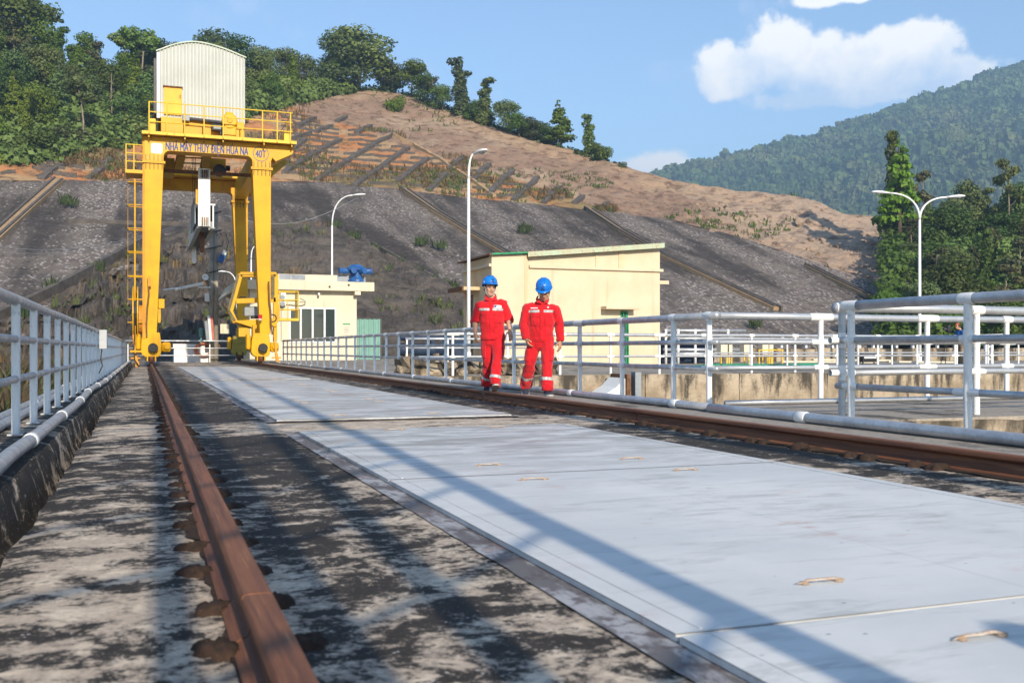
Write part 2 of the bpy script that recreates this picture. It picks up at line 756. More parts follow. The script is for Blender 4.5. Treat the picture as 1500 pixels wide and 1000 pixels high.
def mat_fabric():
    m = Mat('red_twill', .82, 0, .2)
    m.b.inputs['Sheen Weight'].default_value = .25
    n = m.noise(7, 5, .6)
    m.color(m.mix(m.step(n, .3, .7), (.66, .011, .020), (.50, .008, .015)))
    m.bump(m.noise(16, 4, .6, (1, 1, .6), .6), .55, .02)
    m.bump(m.noise(240, 2, .5), .15, .002)
    return m.m


def mat_leaf(name, dark, mid, light, trans=.28):
    m = Mat(name, .62, 0, .28)
    oi = m.N('ShaderNodeObjectInfo')
    n = m.noise(.55, 5, .65)
    f = m.noise(2.6, 3, .6)
    c = m.mix(m.step(n, .3, .68), dark, mid)
    c = m.mix(m.step(f, .52, .72, 0, .8), c, light)
    hs = m.N('ShaderNodeHueSaturation')
    m.L(m.step(oi.outputs['Random'], 0, 1, .475, .52), hs.inputs['Hue'])
    m.L(m.step(m.math('FRACT', m.math('MULTIPLY', oi.outputs['Random'], 7.31)), 0, 1, .62, 1.3), hs.inputs['Value'])
    m.L(m.step(m.math('FRACT', m.math('MULTIPLY', oi.outputs['Random'], 3.7)), 0, 1, .8, 1.1), hs.inputs['Saturation'])
    m.L(c, hs.inputs['Color'])
    m.color(hs.outputs[0])
    tr = m.N('ShaderNodeBsdfTranslucent')
    m.L(hs.outputs[0], tr.inputs[0])
    mx = m.N('ShaderNodeMixShader')
    mx.inputs[0].default_value = trans
    out = m.nt.nodes['Material Output']
    m.L(m.b.outputs[0], mx.inputs[1])
    m.L(tr.outputs[0], mx.inputs[2])
    m.L(mx.outputs[0], out.inputs[0])
    return m.m


def mat_slope():
    m = Mat('dark_shotcrete', .9, 0, .2)
    big = m.noise(.05, 4, .6, (1, 1, 1), .2, world=True)
    lane = m.noise(.20, 5, .62, (1, .10, .10), .3, world=True)
    mid = m.noise(.5, 6, .75, world=True)
    gr = m.noise(1.5, 5, .8, world=True)
    s = m.math('ADD', m.math('MULTIPLY', lane, .6), m.math('MULTIPLY', big, .4))
    c = m.mix(m.step(s, .42, .56), (.062, .052, .046), (.195, .165, .143))
    c = m.mix(m.step(mid, .45, .62, 0, .6), c, (.085, .07, .062))
    c = m.mix(m.step(mid, .60, .70, 0, .4), c, (.23, .185, .14))
    # pale stones showing through, in drifts
    v = m.voro(2.6, (1, .6, .6), world=True)
    dens = m.step(m.math('ADD', s, m.math('MULTIPLY', m.math('SUBTRACT', mid, .5), .7)), .43, .62)
    st = m.math('MULTIPLY', m.step(v, .44, .24), dens)
    c = m.mix(m.math('MULTIPLY', st, .85), c, (.52, .47, .44))
    c = m.mix(m.math('MULTIPLY', m.step(gr, .58, .66), m.step(s, .42, .58, .25, .75)), c, (.44, .40, .37))
    c = m.mix(m.step(gr, .44, .36, 0, .8), c, (.018, .016, .016))
    m.color(c)
    m.bump(gr, .9, .3)
    m.bump(mid, .6, .6)
    return m.m


def mat_hill():
    m = Mat('hill_earth', .92, 0, .15)
    a = m.N('ShaderNodeVertexColor', layer_name='ground')
    n = m.noise(.5, 7, .7, (1, 1, 2.0), .2, world=True)
    f = m.noise(2.4, 5, .72, (1, 1, 1.8), world=True)
    c = m.mix(m.step(n, .36, .52, .75, 0), a.outputs[0], (.11, .068, .05))
    c = m.mix(m.step(n, .56, .72, 0, .55), c, (.42, .33, .25))
    c = m.mix(m.step(f, .40, .30, 0, .65), c, (.05, .034, .026))
    c = m.mix(m.step(f, .62, .74, 0, .5), c, (.50, .42, .34))
    g = m.math('MULTIPLY', m.step(m.noise(.23, 5, .65, world=True), .55, .66), m.step(m.noise(1.6, 4, .7, world=True), .45, .6))
    c = m.mix(m.math('MULTIPLY', g, .25), c, (.19, .17, .06))
    m.color(c)
    m.bump(f, .8, .3)
    m.bump(n, .7, .8)
    return m.m


def mat_rock():
    m = Mat('dark_rock', .9, 0, .2)
    n = m.noise(.5, 7, .7, world=True)
    f = m.noise(2.6, 6, .72, world=True)
    b = m.noise(.11, 4, .6, world=True)
    c = m.mix(m.step(n, .36, .66), (.066, .056, .048), (.15, .126, .106))
    c = m.mix(m.step(b, .45, .62, 0, .6), c, (.16, .13, .105))
    c = m.mix(m.step(f, .56, .72, 0, .6), c, (.24, .205, .175))
    c = m.mix(m.step(f, .42, .3, 0, .7), c, (.022, .02, .018))
    g = m.math('MULTIPLY', m.step(m.noise(.2, 5, .6, world=True), .56, .66), m.step(f, .45, .6))
    c = m.mix(m.math('MULTIPLY', g, .45), c, (.10, .105, .035))
    m.color(c)
    m.bump(f, .9, .25)
    m.bump(n, .7, .6)
    return m.m


M = {}
M['deck'] = mat_deck()
M['walk'] = mat_walk()
M['pit'] = mat_pit()
M['plate'] = mat_plate()
M['strip'] = mat_frame_strip()
M['rail'] = mat_rust('rusty_rail_steel', (.24, .095, .045), (.12, .05, .03), (.38, .17, .08), 26, .6, (1, .03, 1))
M['clip'] = mat_rust('rusty_grout', (.052, .030, .021), (.026, .018, .014), (.10, .056, .034), 22, .95)
M['handle'] = mat_rust('flaking_rusty_paint', (.56, .53, .48), (.38, .25, .16), (.20, .075, .04), 42, .9)
M['rust'] = mat_rust('rusted_iron', (.20, .10, .05), (.12, .055, .03), (.33, .17, .08), 6, .85)
M['galv'] = mat_galv()
M['white'] = mat_white_paint()
M['white_clean'] = simple('white_enamel', (.80, .81, .81), (.72, .73, .73), 2, .4, 0, .03)
M['yellow'] = mat_yellow('crane_yellow', (.70, .372, .001), (.62, .31, .001))
M['yellow_pale'] = mat_yellow('rail_yellow', (.76, .52, .05), (.70, .44, .04), .5)
M['yellow_old'] = mat_yellow('faded_orange_yellow', (.62, .30, .03), (.50, .22, .03), .6)
M['yellow_dirty'] = mat_yellow('grimy_yellow', (.62, .38, .02), (.44, .27, .02), .55)
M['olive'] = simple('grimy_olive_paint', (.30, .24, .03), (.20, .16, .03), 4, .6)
M['sheet'] = mat_wall('cream_steel_sheet', (.53, .55, .52), (.48, .50, .47), (.45, .36, .22))
M['sheet_trim'] = simple('pale_green_trim', (.42, .52, .42), (.50, .55, .46), 3, .5)
M['navy'] = simple('navy_lettering', (.014, .055, .22), (.02, .07, .26), 9, .55, 0, 0)
M['navy_pale'] = simple('faded_navy_ring', (.12, .20, .30), (.20, .27, .30), 9, .6, 0, 0)
M['black'] = simple('black_rubber', (.018, .018, .019), (.03, .03, .03), 8, .6)
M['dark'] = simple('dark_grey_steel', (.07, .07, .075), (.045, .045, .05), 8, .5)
M['grey'] = simple('grey_painted_steel', (.30, .33, .35), (.24, .27, .29), 5, .5)
M['rubber_seal'] = simple('weathered_cab_trim', (.17, .135, .06), (.10, .085, .05), 6, .7)
M['cream'] = mat_wall('cream_render', (.67, .56, .405), (.61, .50, .35))
M['cream_clean'] = mat_wall('pale_cream_render', (.70, .63, .49), (.64, .57, .44))
M['cream_dirty'] = mat_wall('rust_streaked_render', (.68, .56, .38), (.60, .42, .23), (.45, .20, .05))
M['roof_edge'] = mat_rust('rusty_green_roof_sheet', (.42, .52, .38), (.46, .44, .30), (.30, .13, .05), 3.0, .7, (1, 1, .4))
M['roof_conc'] = mat_wall('parapet_concrete', (.36, .40, .45), (.20, .23, .28), (.10, .11, .12))
M['alu'] = simple('white_aluminium', (.66, .68, .70), (.60, .62, .64), 2, .35, .3, 0)
M['blue'] = simple('blue_enamel', (.020, .085, .28), (.03, .13, .36), 4, .4, 0, .05)
M['blue_dark'] = simple('dark_blue_tarpaulin', (.025, .045, .085), (.012, .022, .05), 3, .6, 0, .3)
M['teal'] = simple('faded_teal_sheet', (.16, .33, .28), (.20, .38, .33), 2, .6)
M['green'] = simple('green_hose', (.015, .22, .11), (.02, .30, .15), 6, .5)
M['green_paint'] = simple('green_door_paint', (.03, .30, .14), (.02, .20, .09), 5, .5)
M['red_lamp'] = simple('red_beacon_lens', (.55, .02, .02), (.40, .015, .015), 8, .3, 0, 0)
M['red_pipe'] = simple('faded_red_pipe', (.48, .14, .10), (.55, .22, .16), 4, .6)
M['orange'] = simple('orange_float', (.60, .17, .06), (.45, .12, .05), 5, .7)
M['pole'] = simple('concrete_pole', (.36, .32, .26), (.28, .25, .20), 3, .85)
M['fabric'] = mat_fabric()
M['reflect'] = simple('silver_reflective_tape', (.52, .52, .51), (.42, .42, .42), 20, .35, .15, 0)
M['badge'] = simple('white_cloth_badge', (.80, .80, .80), (.72, .72, .74), 30, .7, 0, 0)
M['skin'] = simple('skin', (.58, .33, .22), (.52, .28, .18), 18, .55, 0, .05)
M['skin_dark'] = simple('tanned_skin', (.52, .28, .17), (.46, .24, .145), 18, .55, 0, .05)
M['lips'] = simple('lips', (.30, .11, .085), (.26, .09, .07), 20, .5, 0, 0)
M['hair'] = simple('black_hair', (.014, .012, .011), (.03, .026, .022), 60, .5, 0, .3)
M['eye'] = simple('dark_eyes', (.02, .015, .012), (.03, .02, .015), 40, .25, 0, 0)
M['helmet'] = simple('blue_hard_hat', (.008, .19, .66), (.008, .16, .58), 5, .28, 0, 0, .5)
M['strap'] = simple('grey_strap', (.42, .44, .46), (.34, .36, .38), 30, .7, 0, 0)
M['shoe'] = simple('navy_canvas_shoe', (.022, .030, .050), (.035, .045, .07), 30, .75)
M['sole'] = simple('pale_rubber_sole', (.50, .50, .46), (.36, .36, .33), 20, .7)
M['khaki'] = simple('khaki_cotton', (.30, .22, .14), (.24, .17, .10), 8, .8)
M['blue_cloth'] = simple('blue_cotton', (.03, .12, .36), (.02, .09, .28), 9, .8)
M['leaf_a'] = mat_leaf('foliage_deep', (.062, .104, .022), (.112, .172, .034), (.20, .25, .055))
M['leaf_b'] = mat_leaf('foliage_mid', (.080, .126, .024), (.140, .205, .036), (.235, .285, .062))
M['leaf_c'] = mat_leaf('foliage_bright', (.10, .165, .026), (.170, .26, .038), (.27, .335, .068))
M['leaf_d'] = mat_leaf('foliage_olive', (.085, .092, .036), (.14, .145, .05), (.22, .205, .085))
M['leaf_far'] = mat_leaf('foliage_far', (.022, .046, .018), (.044, .082, .026), (.095, .130, .046), .1)
M['bark'] = simple('pale_bark', (.26, .22, .17), (.16, .13, .10), 5, .9, 0, .4, .2, (1, 1, .3))
M['bark_dark'] = simple('dark_bark', (.10, .075, .055), (.06, .045, .035), 5, .9, 0, .4, .2, (1, 1, .3))
M['grass_dry'] = mat_leaf('dry_grass', (.13, .095, .04), (.21, .16, .07), (.30, .24, .11), .2)
M['grass_green'] = mat_leaf('green_grass', (.05, .075, .02), (.09, .125, .03), (.17, .19, .06), .2)
M['slope'] = mat_slope()
M['hill'] = mat_hill()
M['rock'] = mat_rock()
M['drain'] = mat_wall('brown_drain_concrete', (.40, .28, .16), (.32, .22, .13), (.14, .10, .07))
M['rib'] = simple('dark_rib_concrete', (.085, .075, .068), (.13, .112, .098), 1.4, .9, 0, .5)
M['earth'] = simple('bare_earth', (.19, .15, .09), (.12, .10, .06), .7, .95, 0, .5)
M['forest_floor'] = simple('forest_floor', (.05, .065, .02), (.09, .10, .035), .3, .95, 0, .5)


def mat_glass():
    m = Mat('window_glass', .06, 0, .5)
    m.color((.035, .05, .05))
    n = m.noise(.6, 3, .5)
    m.bump(n, .03, .05)
    return m.m


M['glass'] = mat_glass()
# ------------------------------------------------------------------ ground, deck, pits
WZ = 0.115      # level of the raised walkways
FX = 6.05       # right railing line
LX = -0.94      # left railing line
RL, RR = 0.27, 4.78   # crane rails
YEND = 58.0

tag(MB().add([(-2900, -900, -5), (3900, -900, -5), (3900, 4400, -5), (-2900, 4400, -5)], [(0, 1, 2, 3)]).build('ground', M['forest_floor']), kind='structure')


def edge_x(y):
    return -.47 + .05 * fbm((y * 1.3, 3, 0), 4) + .03 * fbm((y * .25, 9, 0), 2)


def build_deck():
    ys = np.concatenate([np.arange(-6, 30, .16), np.arange(30, YEND + .01, .5)])
    xs = [0.0, .02, .06, .1, .15, .22, .32, .45, .6, .8, 1.0]
    vs, fs = [], []
    n = len(xs)
    for y in ys:
        e = edge_x(y)
        for i, t in enumerate(xs):
            x = e + (4.87 - e) * t
            z = .003 * fbm((x * 2, y * 2, 0), 3) - (.014 if i == 0 else 0)
            vs.append((x, y, z))
    for j in range(len(ys) - 1):
        for i in range(n - 1):
            a = j * n + i
            fs.append((a, a + 1, a + n + 1, a + n))
    b = len(vs)
    for j, y in enumerate(ys):            # skirt down to the bottom of the block
        vs.append((edge_x(y) - .012, y, -.34))
    for j in range(len(ys) - 1):
        fs.append((b + j, j * n, (j + 1) * n, b + j + 1)[::-1])
    m = MB().add(vs, fs)
    m.box((-.44, -6, -4.9), (4.87, YEND, -.04))
    o = m.build('deck', M['deck'], auto=30)
    tag(o, kind='structure')
    return o


deck = build_deck()


def build_gutter():
    """rough trough beside the deck and the kerb carrying the left railing"""
    ys = np.concatenate([np.arange(-6, 30, .1), np.arange(30, YEND + .01, .4)])
    rows = []
    for y in ys:
        j = lambda s, a: a * fbm((y * 2.2, s * 7.1, 0), 4)
        notch = .05 * max(0, mnoise.noise((y * .9, 5, 0)))
        rows.append([(-.43, y, -.36), (-.50 + j(1, .03), y, -.33 + j(2, .05)), (-.575 + j(3, .03), y, -.30 + j(4, .05)), (-.625 + j(5, .03) - notch, y, -.17 + j(6, .05)),
                     (-.655 + j(7, .03) - notch, y, -.03 + j(8, .03)), (-.685 + j(9, .02), y, .035 + j(10, .015)), (-.76, y, .05 + j(11, .01)), (-.80, y, .075), (-1.30, y, .08), (-1.36, y, .06), (-1.40, y, -.9), (-1.40, y, -2.5)])
    n = len(rows[0])
    vs = [p for r in rows for p in r]
    fs = [(j * n + i, j * n + i + 1, (j + 1) * n + i + 1, (j + 1) * n + i)[::-1] for j in range(len(rows) - 1) for i in range(n - 1)]
    o = MB().add(vs, fs).build('gutter', M['deck'], auto=40)
    tag(o, kind='structure')


build_gutter()


def slab(name, lo, hi, mats, kind='structure'):
    return tag(MB().box(lo, hi).build(name, mats), kind=kind)


slab('walkway', (4.875, -6, -4.85), (6.25, 64, WZ), M['walk'])
slab('passage_floor', (6.252, 7.3, -4.8), (40, 9.99, WZ - .003), M['walk'])
slab('yard', (6.255, 22.75, -4.8), (120, 78, WZ - .006), M['walk'])
slab('far_apron', (-4, YEND + .004, -4.8), (4.87, 80, -.02), M['walk'])
slab('pit_floor', (6.26, -6, -4.9), (60, 30, -3.9), M['pit'])


def pit_wall(x0, x1, y, z0, z1, seg):
    """concrete pit face, pour lifts and panels built one by one, worn top edge"""
    root = tag(MB().box((x0, y + .10, z0), (x1, y + .42, z1 - .02)).build('pit_wall', M['pit']), kind='structure')
    n = int((x1 - x0) / seg)
    for i in range(n):
        xa, xb = x0 + i * seg + .012, x0 + (i + 1) * seg - .012
        g = []
        K, Q = 14, 5
        vs, fs = [], []
        for q in range(Q + 1):
            for k in range(K + 1):
                x = lerp(xa, xb, k / K)
                z = lerp(z1 - 1.6, z1, q / Q)
                d = .05 * fbm((x * 1.3, z * 1.6, i * 3), 4)
                if q == Q:
                    z -= .05 * abs(fbm((x * 2.2, 4, i), 3))
                vs.append((x, y + d, z))
        for q in range(Q):
            for k in range(K):
                a = q * (K + 1) + k
                fs.append((a, a + 1, a + K + 2, a + K + 1))
        b = len(vs)
        for k in range(K + 1):
            x = lerp(xa, xb, k / K)
            vs.append((x, y + .46, z1))
        for k in range(K):
            fs.append((Q * (K + 1) + k, Q * (K + 1) + k + 1, b + k + 1, b + k))
        MB().add(vs, fs).build('wall_panel', M['pit'], root, smooth=True)
    return root


pit_wall(6.3, 28.3, 22.3, -3.9, WZ, 2.75)


def bank():
    """weedy ground falling away beyond the left railing"""
    vs, fs = [], []
    xs = [-1.40, -1.9, -2.6, -3.6, -5, -8, -13, -22, -40, -70]
    ys = list(np.arange(-6, 84, 1.5))
    for y in ys:
        for x in xs:
            d = -1.40 - x
            z = -.05 - .55 * (1 - math.exp(-d * .9)) - d * .03 + .35 * fbm((x * .35, y * .35, 1), 4) * min(1, d)
            if y > 60:
                z += (y - 60) * .06
            vs.append((x, y, z))
    n = len(xs)
    for j in range(len(ys) - 1):
        for i in range(n - 1):
            a = j * n + i
            fs.append((a, a + n, a + n + 1, a + 1))
    o = MB().add(vs, fs).build('bank', M['earth'], smooth=True)
    tag(o, kind='structure')

    def z_at(x, y):
        d = -1.40 - x
        return -.05 - .55 * (1 - math.exp(-d * .9)) - d * .03 + .35 * fbm((x * .35, y * .35, 1), 4) * min(1, d) + (max(0, y - 60) * .06)
    return z_at


bank_z = bank()


def tufts(name, pts, mat, hmin, hmax, blades, seed, spread=.18, width=.03):
    """grass: many bent blades, one object"""
    rg = np.random.default_rng(seed)
    V, Fa = [], []
    for (x, y, z, s) in pts:
        for b in range(blades):
            a = rg.uniform(0, 2 * math.pi)
            h = rg.uniform(hmin, hmax) * s
            r = spread * s * rg.uniform(.1, 1) ** .5
            bx, by = x + r * math.cos(a), y + r * math.sin(a)
            la = a + rg.normal(0, .5)
            lean = h * rg.uniform(.15, .7)
            w = width * s * rg.uniform(.6, 1.3)
            sx, sy = -math.sin(la) * w, math.cos(la) * w
            mx, my = bx + math.cos(la) * lean * .35, by + math.sin(la) * lean * .35
            tx, ty = bx + math.cos(la) * lean, by + math.sin(la) * lean
            i = len(V)
            V += [(bx - sx, by - sy, z - .03), (bx + sx, by + sy, z - .03), (mx - sx * .8, my - sy * .8, z + h * .6), (mx + sx * .8, my + sy * .8, z + h * .6), (tx, ty, z + h * rg.uniform(.8, 1))]
            Fa += [(i, i + 1, i + 3, i + 2), (i + 2, i + 3, i + 4)]
    o = MB().add(V, Fa).build(name, mat)
    return tag(o, kind='stuff')


pts, pts2 = [], []
for k in range(1500):
    y = RNG.uniform(7, 62)
    x = -1.7 - abs(RNG.normal(0, 3.2)) - .2
    s = RNG.uniform(.5, 1.25)
    if fbm((x * .3, y * .3, 8), 3) > -.12:
        (pts if RNG.random() < .5 else pts2).append((x, y, bank_z(x, y), s))
tufts('dry_grass', pts, M['grass_dry'], .35, .95, 12, 1, .3)
tufts('green_grass', pts2, M['grass_green'], .3, .8, 14, 2, .32)


# ------------------------------------------------------------------ crane rails
def rail_profile():
    h = []
    P = [(.065, 0), (.065, .012), (.024, .03), (.018, .05), (.018, .085), (.033, .098), (.040, .104), (.040, .124), (.034, .133), (.022, .1355)]
    return P + [(-a, b) for a, b in P[::-1]]


def crane_rail(X, name_label, clips):
    root = empty('crane_rail', (X, 0, 0), name_label, 'rail', 'rusty rails the crane runs on')
    ya, L = -4.0, 6.6
    while ya < 57:
        yb = min(ya + L, 57.4)
        MB().prism([(X + a, b) for a, b in rail_profile()], ya, yb - .012).build('rail_section', M['rail'], root, auto=35)
        ya = yb
    return root


def mound_mesh(seed, sx, sy, sz, name='rail_clip'):
    vs, fs = [], []
    K, Q = 20, 5
    for q in range(Q):
        for k in range(K):
            a = 2 * math.pi * k / K
            r = 1 - q / Q * .92
            d = 1 + .55 * fbm((math.cos(a) * 2.2, math.sin(a) * 2.2, seed), 4)
            z = math.sqrt(max(0, 1 - r * r)) if q else -.2
            vs.append((math.cos(a) * r * d * sx, math.sin(a) * r * d * sy, z * sz + .012 * fbm((math.cos(a) * 4 * r, math.sin(a) * 4 * r, seed), 2)))
    vs.append((0, 0, sz))
    for q in range(Q - 1):
        for k in range(K):
            a, b = q * K + k, q * K + (k + 1) % K
            fs.append((a, b, b + K, a + K))
    for k in range(K):
        fs.append(((Q - 1) * K + k, (Q - 1) * K + (k + 1) % K, Q * K))
    me = MB().add(vs, fs).mesh(name, M['clip'], smooth=True)
    return me


left_rail = crane_rail(RL, 'rusty crane rail nearest the left railing, running up to the left crane leg', None)
right_rail = crane_rail(RR, 'rusty crane rail beside the two walking men, running up to the right crane leg', None)
clip_me = [mound_mesh(s, .068, .078, .032) for s in range(5)]
y = 1.15
k = 0
while y < 50:
    for sgn, off in ((-1, .095), (1, .095)):
        o = link_copy('rail_clip', clip_me[k % 5], left_rail, (sgn * (off + RNG.uniform(-.02, .02)), y + RNG.uniform(-.05, .05), -.005), (0, 0, RNG.uniform(-.5, .5)), (RNG.uniform(.8, 1.25), RNG.uniform(.75, 1.1), RNG.uniform(.7, 1.15)))
        k += 1
    y += .47
clip_small = [mound_mesh(s + 9, .075, .065, .05) for s in range(4)]
y = 5.0
while y < 46:
    for dy in (-.10, .10):
        link_copy('rail_clip', clip_small[k % 4], right_rail, (-.135, y + dy + RNG.uniform(-.03, .03), -.004), (0, 0, RNG.uniform(-.5, .5)), (RNG.uniform(.8, 1.2), RNG.uniform(.8, 1.2), RNG.uniform(.7, 1.1)))
        k += 1
    y += .62


def rail_bed(x0, x1, y0, y1, seed):
    """dirty grout strip along a rail foot, ragged edges"""
    vs, fs = [], []
    ys = np.arange(y0, y1, .07)
    for y in ys:
        vs.append((x0 + .09 * fbm((y * 2.2, seed, 0), 5), y, .0085))
        vs.append((x1 + .03 * fbm((y * 3, seed + 5, 0), 4), y, .0085))
    for j in range(len(ys) - 1):
        fs.append((2 * j, 2 * j + 1, 2 * j + 3, 2 * j + 2))
    return tag(MB().add(vs, fs).build('rail_bed', M['clip']), kind='structure')


rail_bed(RL - .075, RL + .075, -1, 52, 1)
rail_bed(RR - .14, RR + .08, -1, 52, 2)

# ------------------------------------------------------------------ steel hatch covers
PX0, PX1 = 1.27, 3.83


def handle_mesh(seed):
    m = MB()
    rg = random.Random(seed)
    pts = []
    for t in np.linspace(0, 1, 9):
        z = .003 + .011 * min(1, 5 * min(t, 1 - t)) + rg.uniform(-.002, .002)
        pts.append((-.088 + .176 * t, rg.uniform(-.003, .003), z))
    m.tube(pts, [.002, .0045, .006, .0065, .006, .007, .006, .0045, .003], 7)
    m.cbox((-.06, 0, .004), (.018, .022, .009))
    m.cbox((.06, 0, .004), (.018, .03, .012))
    return m.mesh('handle', M['handle'], smooth=True)


handles = [handle_mesh(s) for s in range(4)]


def hatch(y0, y1, label, spots):
    root = empty('hatch_cover', (PX0, y0, 0), label, 'hatch cover', 'pale steel hatch covers between the crane rails')
    m = MB()
    nx, ny = 10, 12
    vs, fs = [], []
    for j in range(ny + 1):
        for i in range(nx + 1):
            x, y = lerp(PX0, PX1, i / nx), lerp(y0, y1, j / ny)
            inner = 0 < i < nx and 0 < j < ny
            vs.append((x, y, .030 + (.004 * fbm((x * 1.1, y * 1.1, 2), 3) if inner else 0)))
    for j in range(ny):
        for i in range(nx):
            a = j * (nx + 1) + i
            fs.append((a, a + 1, a + nx + 2, a + nx + 1))
    m.add(vs, fs)
    m.box((PX0, y0, .010), (PX1, y1, .0265))
    m.build('plate', M['plate'], root, smooth=False)
    for sx in (PX0 + .085, PX1 - .085):      # welded edge stiffener seams
        MB().box((sx - .005, y0 + .02, .028), (sx + .005, y1 - .02, .0325)).build('weld_seam', M['plate'], root)
    for i, (x, y) in enumerate(spots):
        link_copy('handle', handles[(i + int(y0)) % 4], root, (x - PX0, y - y0, .030), (0, 0, random.uniform(-.09, .09)), (random.uniform(.98, 1.12), 1.15, .75))
    return root


hatch(-1.0, 2.215, 'pale steel hatch cover nearest the camera, at the bottom right corner', [(1.97, 1.94), (3.0, 1.9)])
hatch(2.235, 5.41, 'large pale steel hatch cover filling the foreground, cleanest bluish white paint', [(1.97, 2.57), (3.0, 2.6), (2.02, 5.13), (3.03, 5.22)])
hatch(5.43, 8.93, 'streaked grey hatch cover in front of the beige concrete gap', [(2.01, 5.86), (3.01, 5.88), (2.1, 8.72), (3.06, 8.68)])
hatch(10.40, 13.74, 'first stained hatch cover beyond the beige concrete gap', [(1.98, 10.8), (3.05, 10.8), (2.0, 13.4), (3.0, 13.4)])
hatch(13.76, 17.09, 'second stained hatch cover beyond the beige concrete gap', [(1.98, 14.1), (3.05, 14.2), (2.0, 16.8), (3.0, 16.8)])
hatch(17.11, 20.44, 'third stained hatch cover beyond the beige concrete gap', [(2.0, 17.5), (3.0, 17.4), (2.0, 20.1), (3.0, 20.1)])
hatch(20.46, 23.80, 'fourth stained hatch cover beyond the beige concrete gap', [(2.0, 20.8), (3.0, 20.8), (2.0, 23.4), (3.0, 23.4)])
hatch(24.7, 43.0, 'long faint hatch cover at the far end just before the crane legs', [(2.0, 25.1), (3.0, 25.1), (2.0, 28), (3.0, 28), (2.0, 31.5), (3, 31.5)])


def frame_strip(x0, x1, y0, y1, z, seed):
    vs, fs = [], []
    along_y = (y1 - y0) > (x1 - x0)
    n = int(max(y1 - y0, x1 - x0) / .08)
    for j in range(n + 1):
        t = j / n
        a, b = .008 * fbm((t * n * .35, seed, 0), 4), .02 * fbm((t * n * .3, seed + 3, 0), 4)
        if along_y:
            vs += [(x0 + a, lerp(y0, y1, t), z), (x1, lerp(y0, y1, t), z)]
            w = (0, 1, 3, 2)
        else:
            vs += [(lerp(x0, x1, t), y0 + a, z), (lerp(x0, x1, t), y1 + b, z)]
            w = (0, 2, 3, 1)
        if j < n:
            i = 2 * j
            fs.append(tuple(i + q for q in w))
    return tag(MB().add(vs, fs).build('hatch_frame', M['strip']), kind='structure')


for (a, b, s) in ((-1.0, 8.98, 1), (10.35, 23.85, 2), (24.65, 43.05, 3)):
    frame_strip(PX0 - .11, PX0 + .01, a, b, .0065, s)
    frame_strip(PX1 - .01, PX1 + .09, a, b, .0065, s + 10)
    frame_strip(PX0 - .1, PX1 + .06, b - .06, b + .05, .0175, s + 20)
    frame_strip(PX0 - .1, PX1 + .06, a - .08, a + .02, .0175, s + 30)


# ------------------------------------------------------------------ pipe railings
def unit_post(r, h, name='post'):
    return MB().tube([(0, 0, -.02), (0, 0, h)], r, 12).mesh(name, M['galv'], smooth=False)


POST_H = 1.02
post_me = MB().tube([(0, 0, -.02), (0, 0, POST_H)], .0325, 14, cap=False).mesh('post', M['galv'], smooth=True)
post_white_me = MB().tube([(0, 0, -.02), (0, 0, POST_H)], .0325, 14, cap=False).mesh('post', M['white'], smooth=True)
foot_me = MB().cbox((0, 0, .006), (.13, .11, .012)).mesh('foot_plate', M['galv'])


def collar_mesh(r, l, name='joint_collar'):
    """blobby white paint and weld round a joint, along local x"""
    rings_ = []
    for t, s in ((-1, 1.005), (-.85, 1.05), (-.3, 1.07), (.2, 1.075), (.8, 1.05), (1, 1.005)):
        rings_.append([(t * l / 2, math.cos(2 * math.pi * j / 14) * r * s, math.sin(2 * math.pi * j / 14) * r * s) for j in range(14)])
    return MB().rings(rings_, cap=False).mesh(name, M['white'], smooth=True)


collar_top = [collar_mesh(.045, .20), collar_mesh(.045, .32), collar_mesh(.045, .15)]
collar_mid = [collar_mesh(.030, .20), collar_mesh(.030, .14), collar_mesh(.030, .27)]
tee_me = MB().rings([[(math.cos(2 * math.pi * j / 12) * .0345 * s, math.sin(2 * math.pi * j / 12) * .0345 * s, z) for j in range(12)] for z, s in ((-.07, 1.005), (-.05, 1.06), (.05, 1.06), (.07, 1.005))], cap=False).mesh('joint_collar', M['white'], smooth=True)


def fence(label, group, base, posts, ends, white=True, z0=WZ, heights=(1.02, .72, .42), collars=True, foot=True, far=False, whiteposts=None, overhang=(0.05, 0.05)):
    """posts: list of (x, y); ends: (first, last) rail end points"""
    root = empty('pipe_railing', (base[0], base[1], z0), label, 'railing', group)
    a, b = Vector((*ends[0], 0)), Vector((*ends[1], 0))
    d = (b - a).normalized()
    rz = math.atan2(d.y, d.x)
    O = Vector((base[0], base[1], 0))
    wp = (lambda i: white) if whiteposts is None else whiteposts
    for i, (x, y) in enumerate(posts):
        p = Vector((x, y, 0)) - O
        link_copy('post', post_white_me if wp(i) else post_me, root, (p.x, p.y, 0), (0, 0, random.uniform(0, 6)))
        if foot:
            link_copy('foot_plate', foot_me, root, (p.x, p.y, 0), (0, 0, rz))
        if collars:
            k = random.randrange(3)
            link_copy('joint_collar', collar_top[k], root, (p.x, p.y, heights[0]), (0, 0, rz))
            for h in heights[1:]:
                link_copy('joint_collar', collar_mid[random.randrange(3)], root, (p.x, p.y, h), (0, 0, rz))
                link_copy('joint_collar', tee_me, root, (p.x, p.y, h))
    for i, h in enumerate(heights):
        r = .043 if i == 0 else .029
        L = (b - a).length
        n = max(2, int(L / 1.2))
        pts = [a + d * (L * t / n) + Vector((0, 0, z0 + h + random.uniform(-.004, .004))) for t in range(n + 1)]
        pts[0] -= d * overhang[0]
        pts[-1] += d * overhang[1]
        MB().tube(pts, r, 14).build('top_rail' if i == 0 else 'mid_rail', M['galv'], root, smooth=True, origin=None)
    return root


G_R = 'galvanised pipe railings round the deck and pits'
ly = [6.0 + 1.32 * i for i in range(-3, 40) if 6.0 + 1.32 * i < YEND - .2]
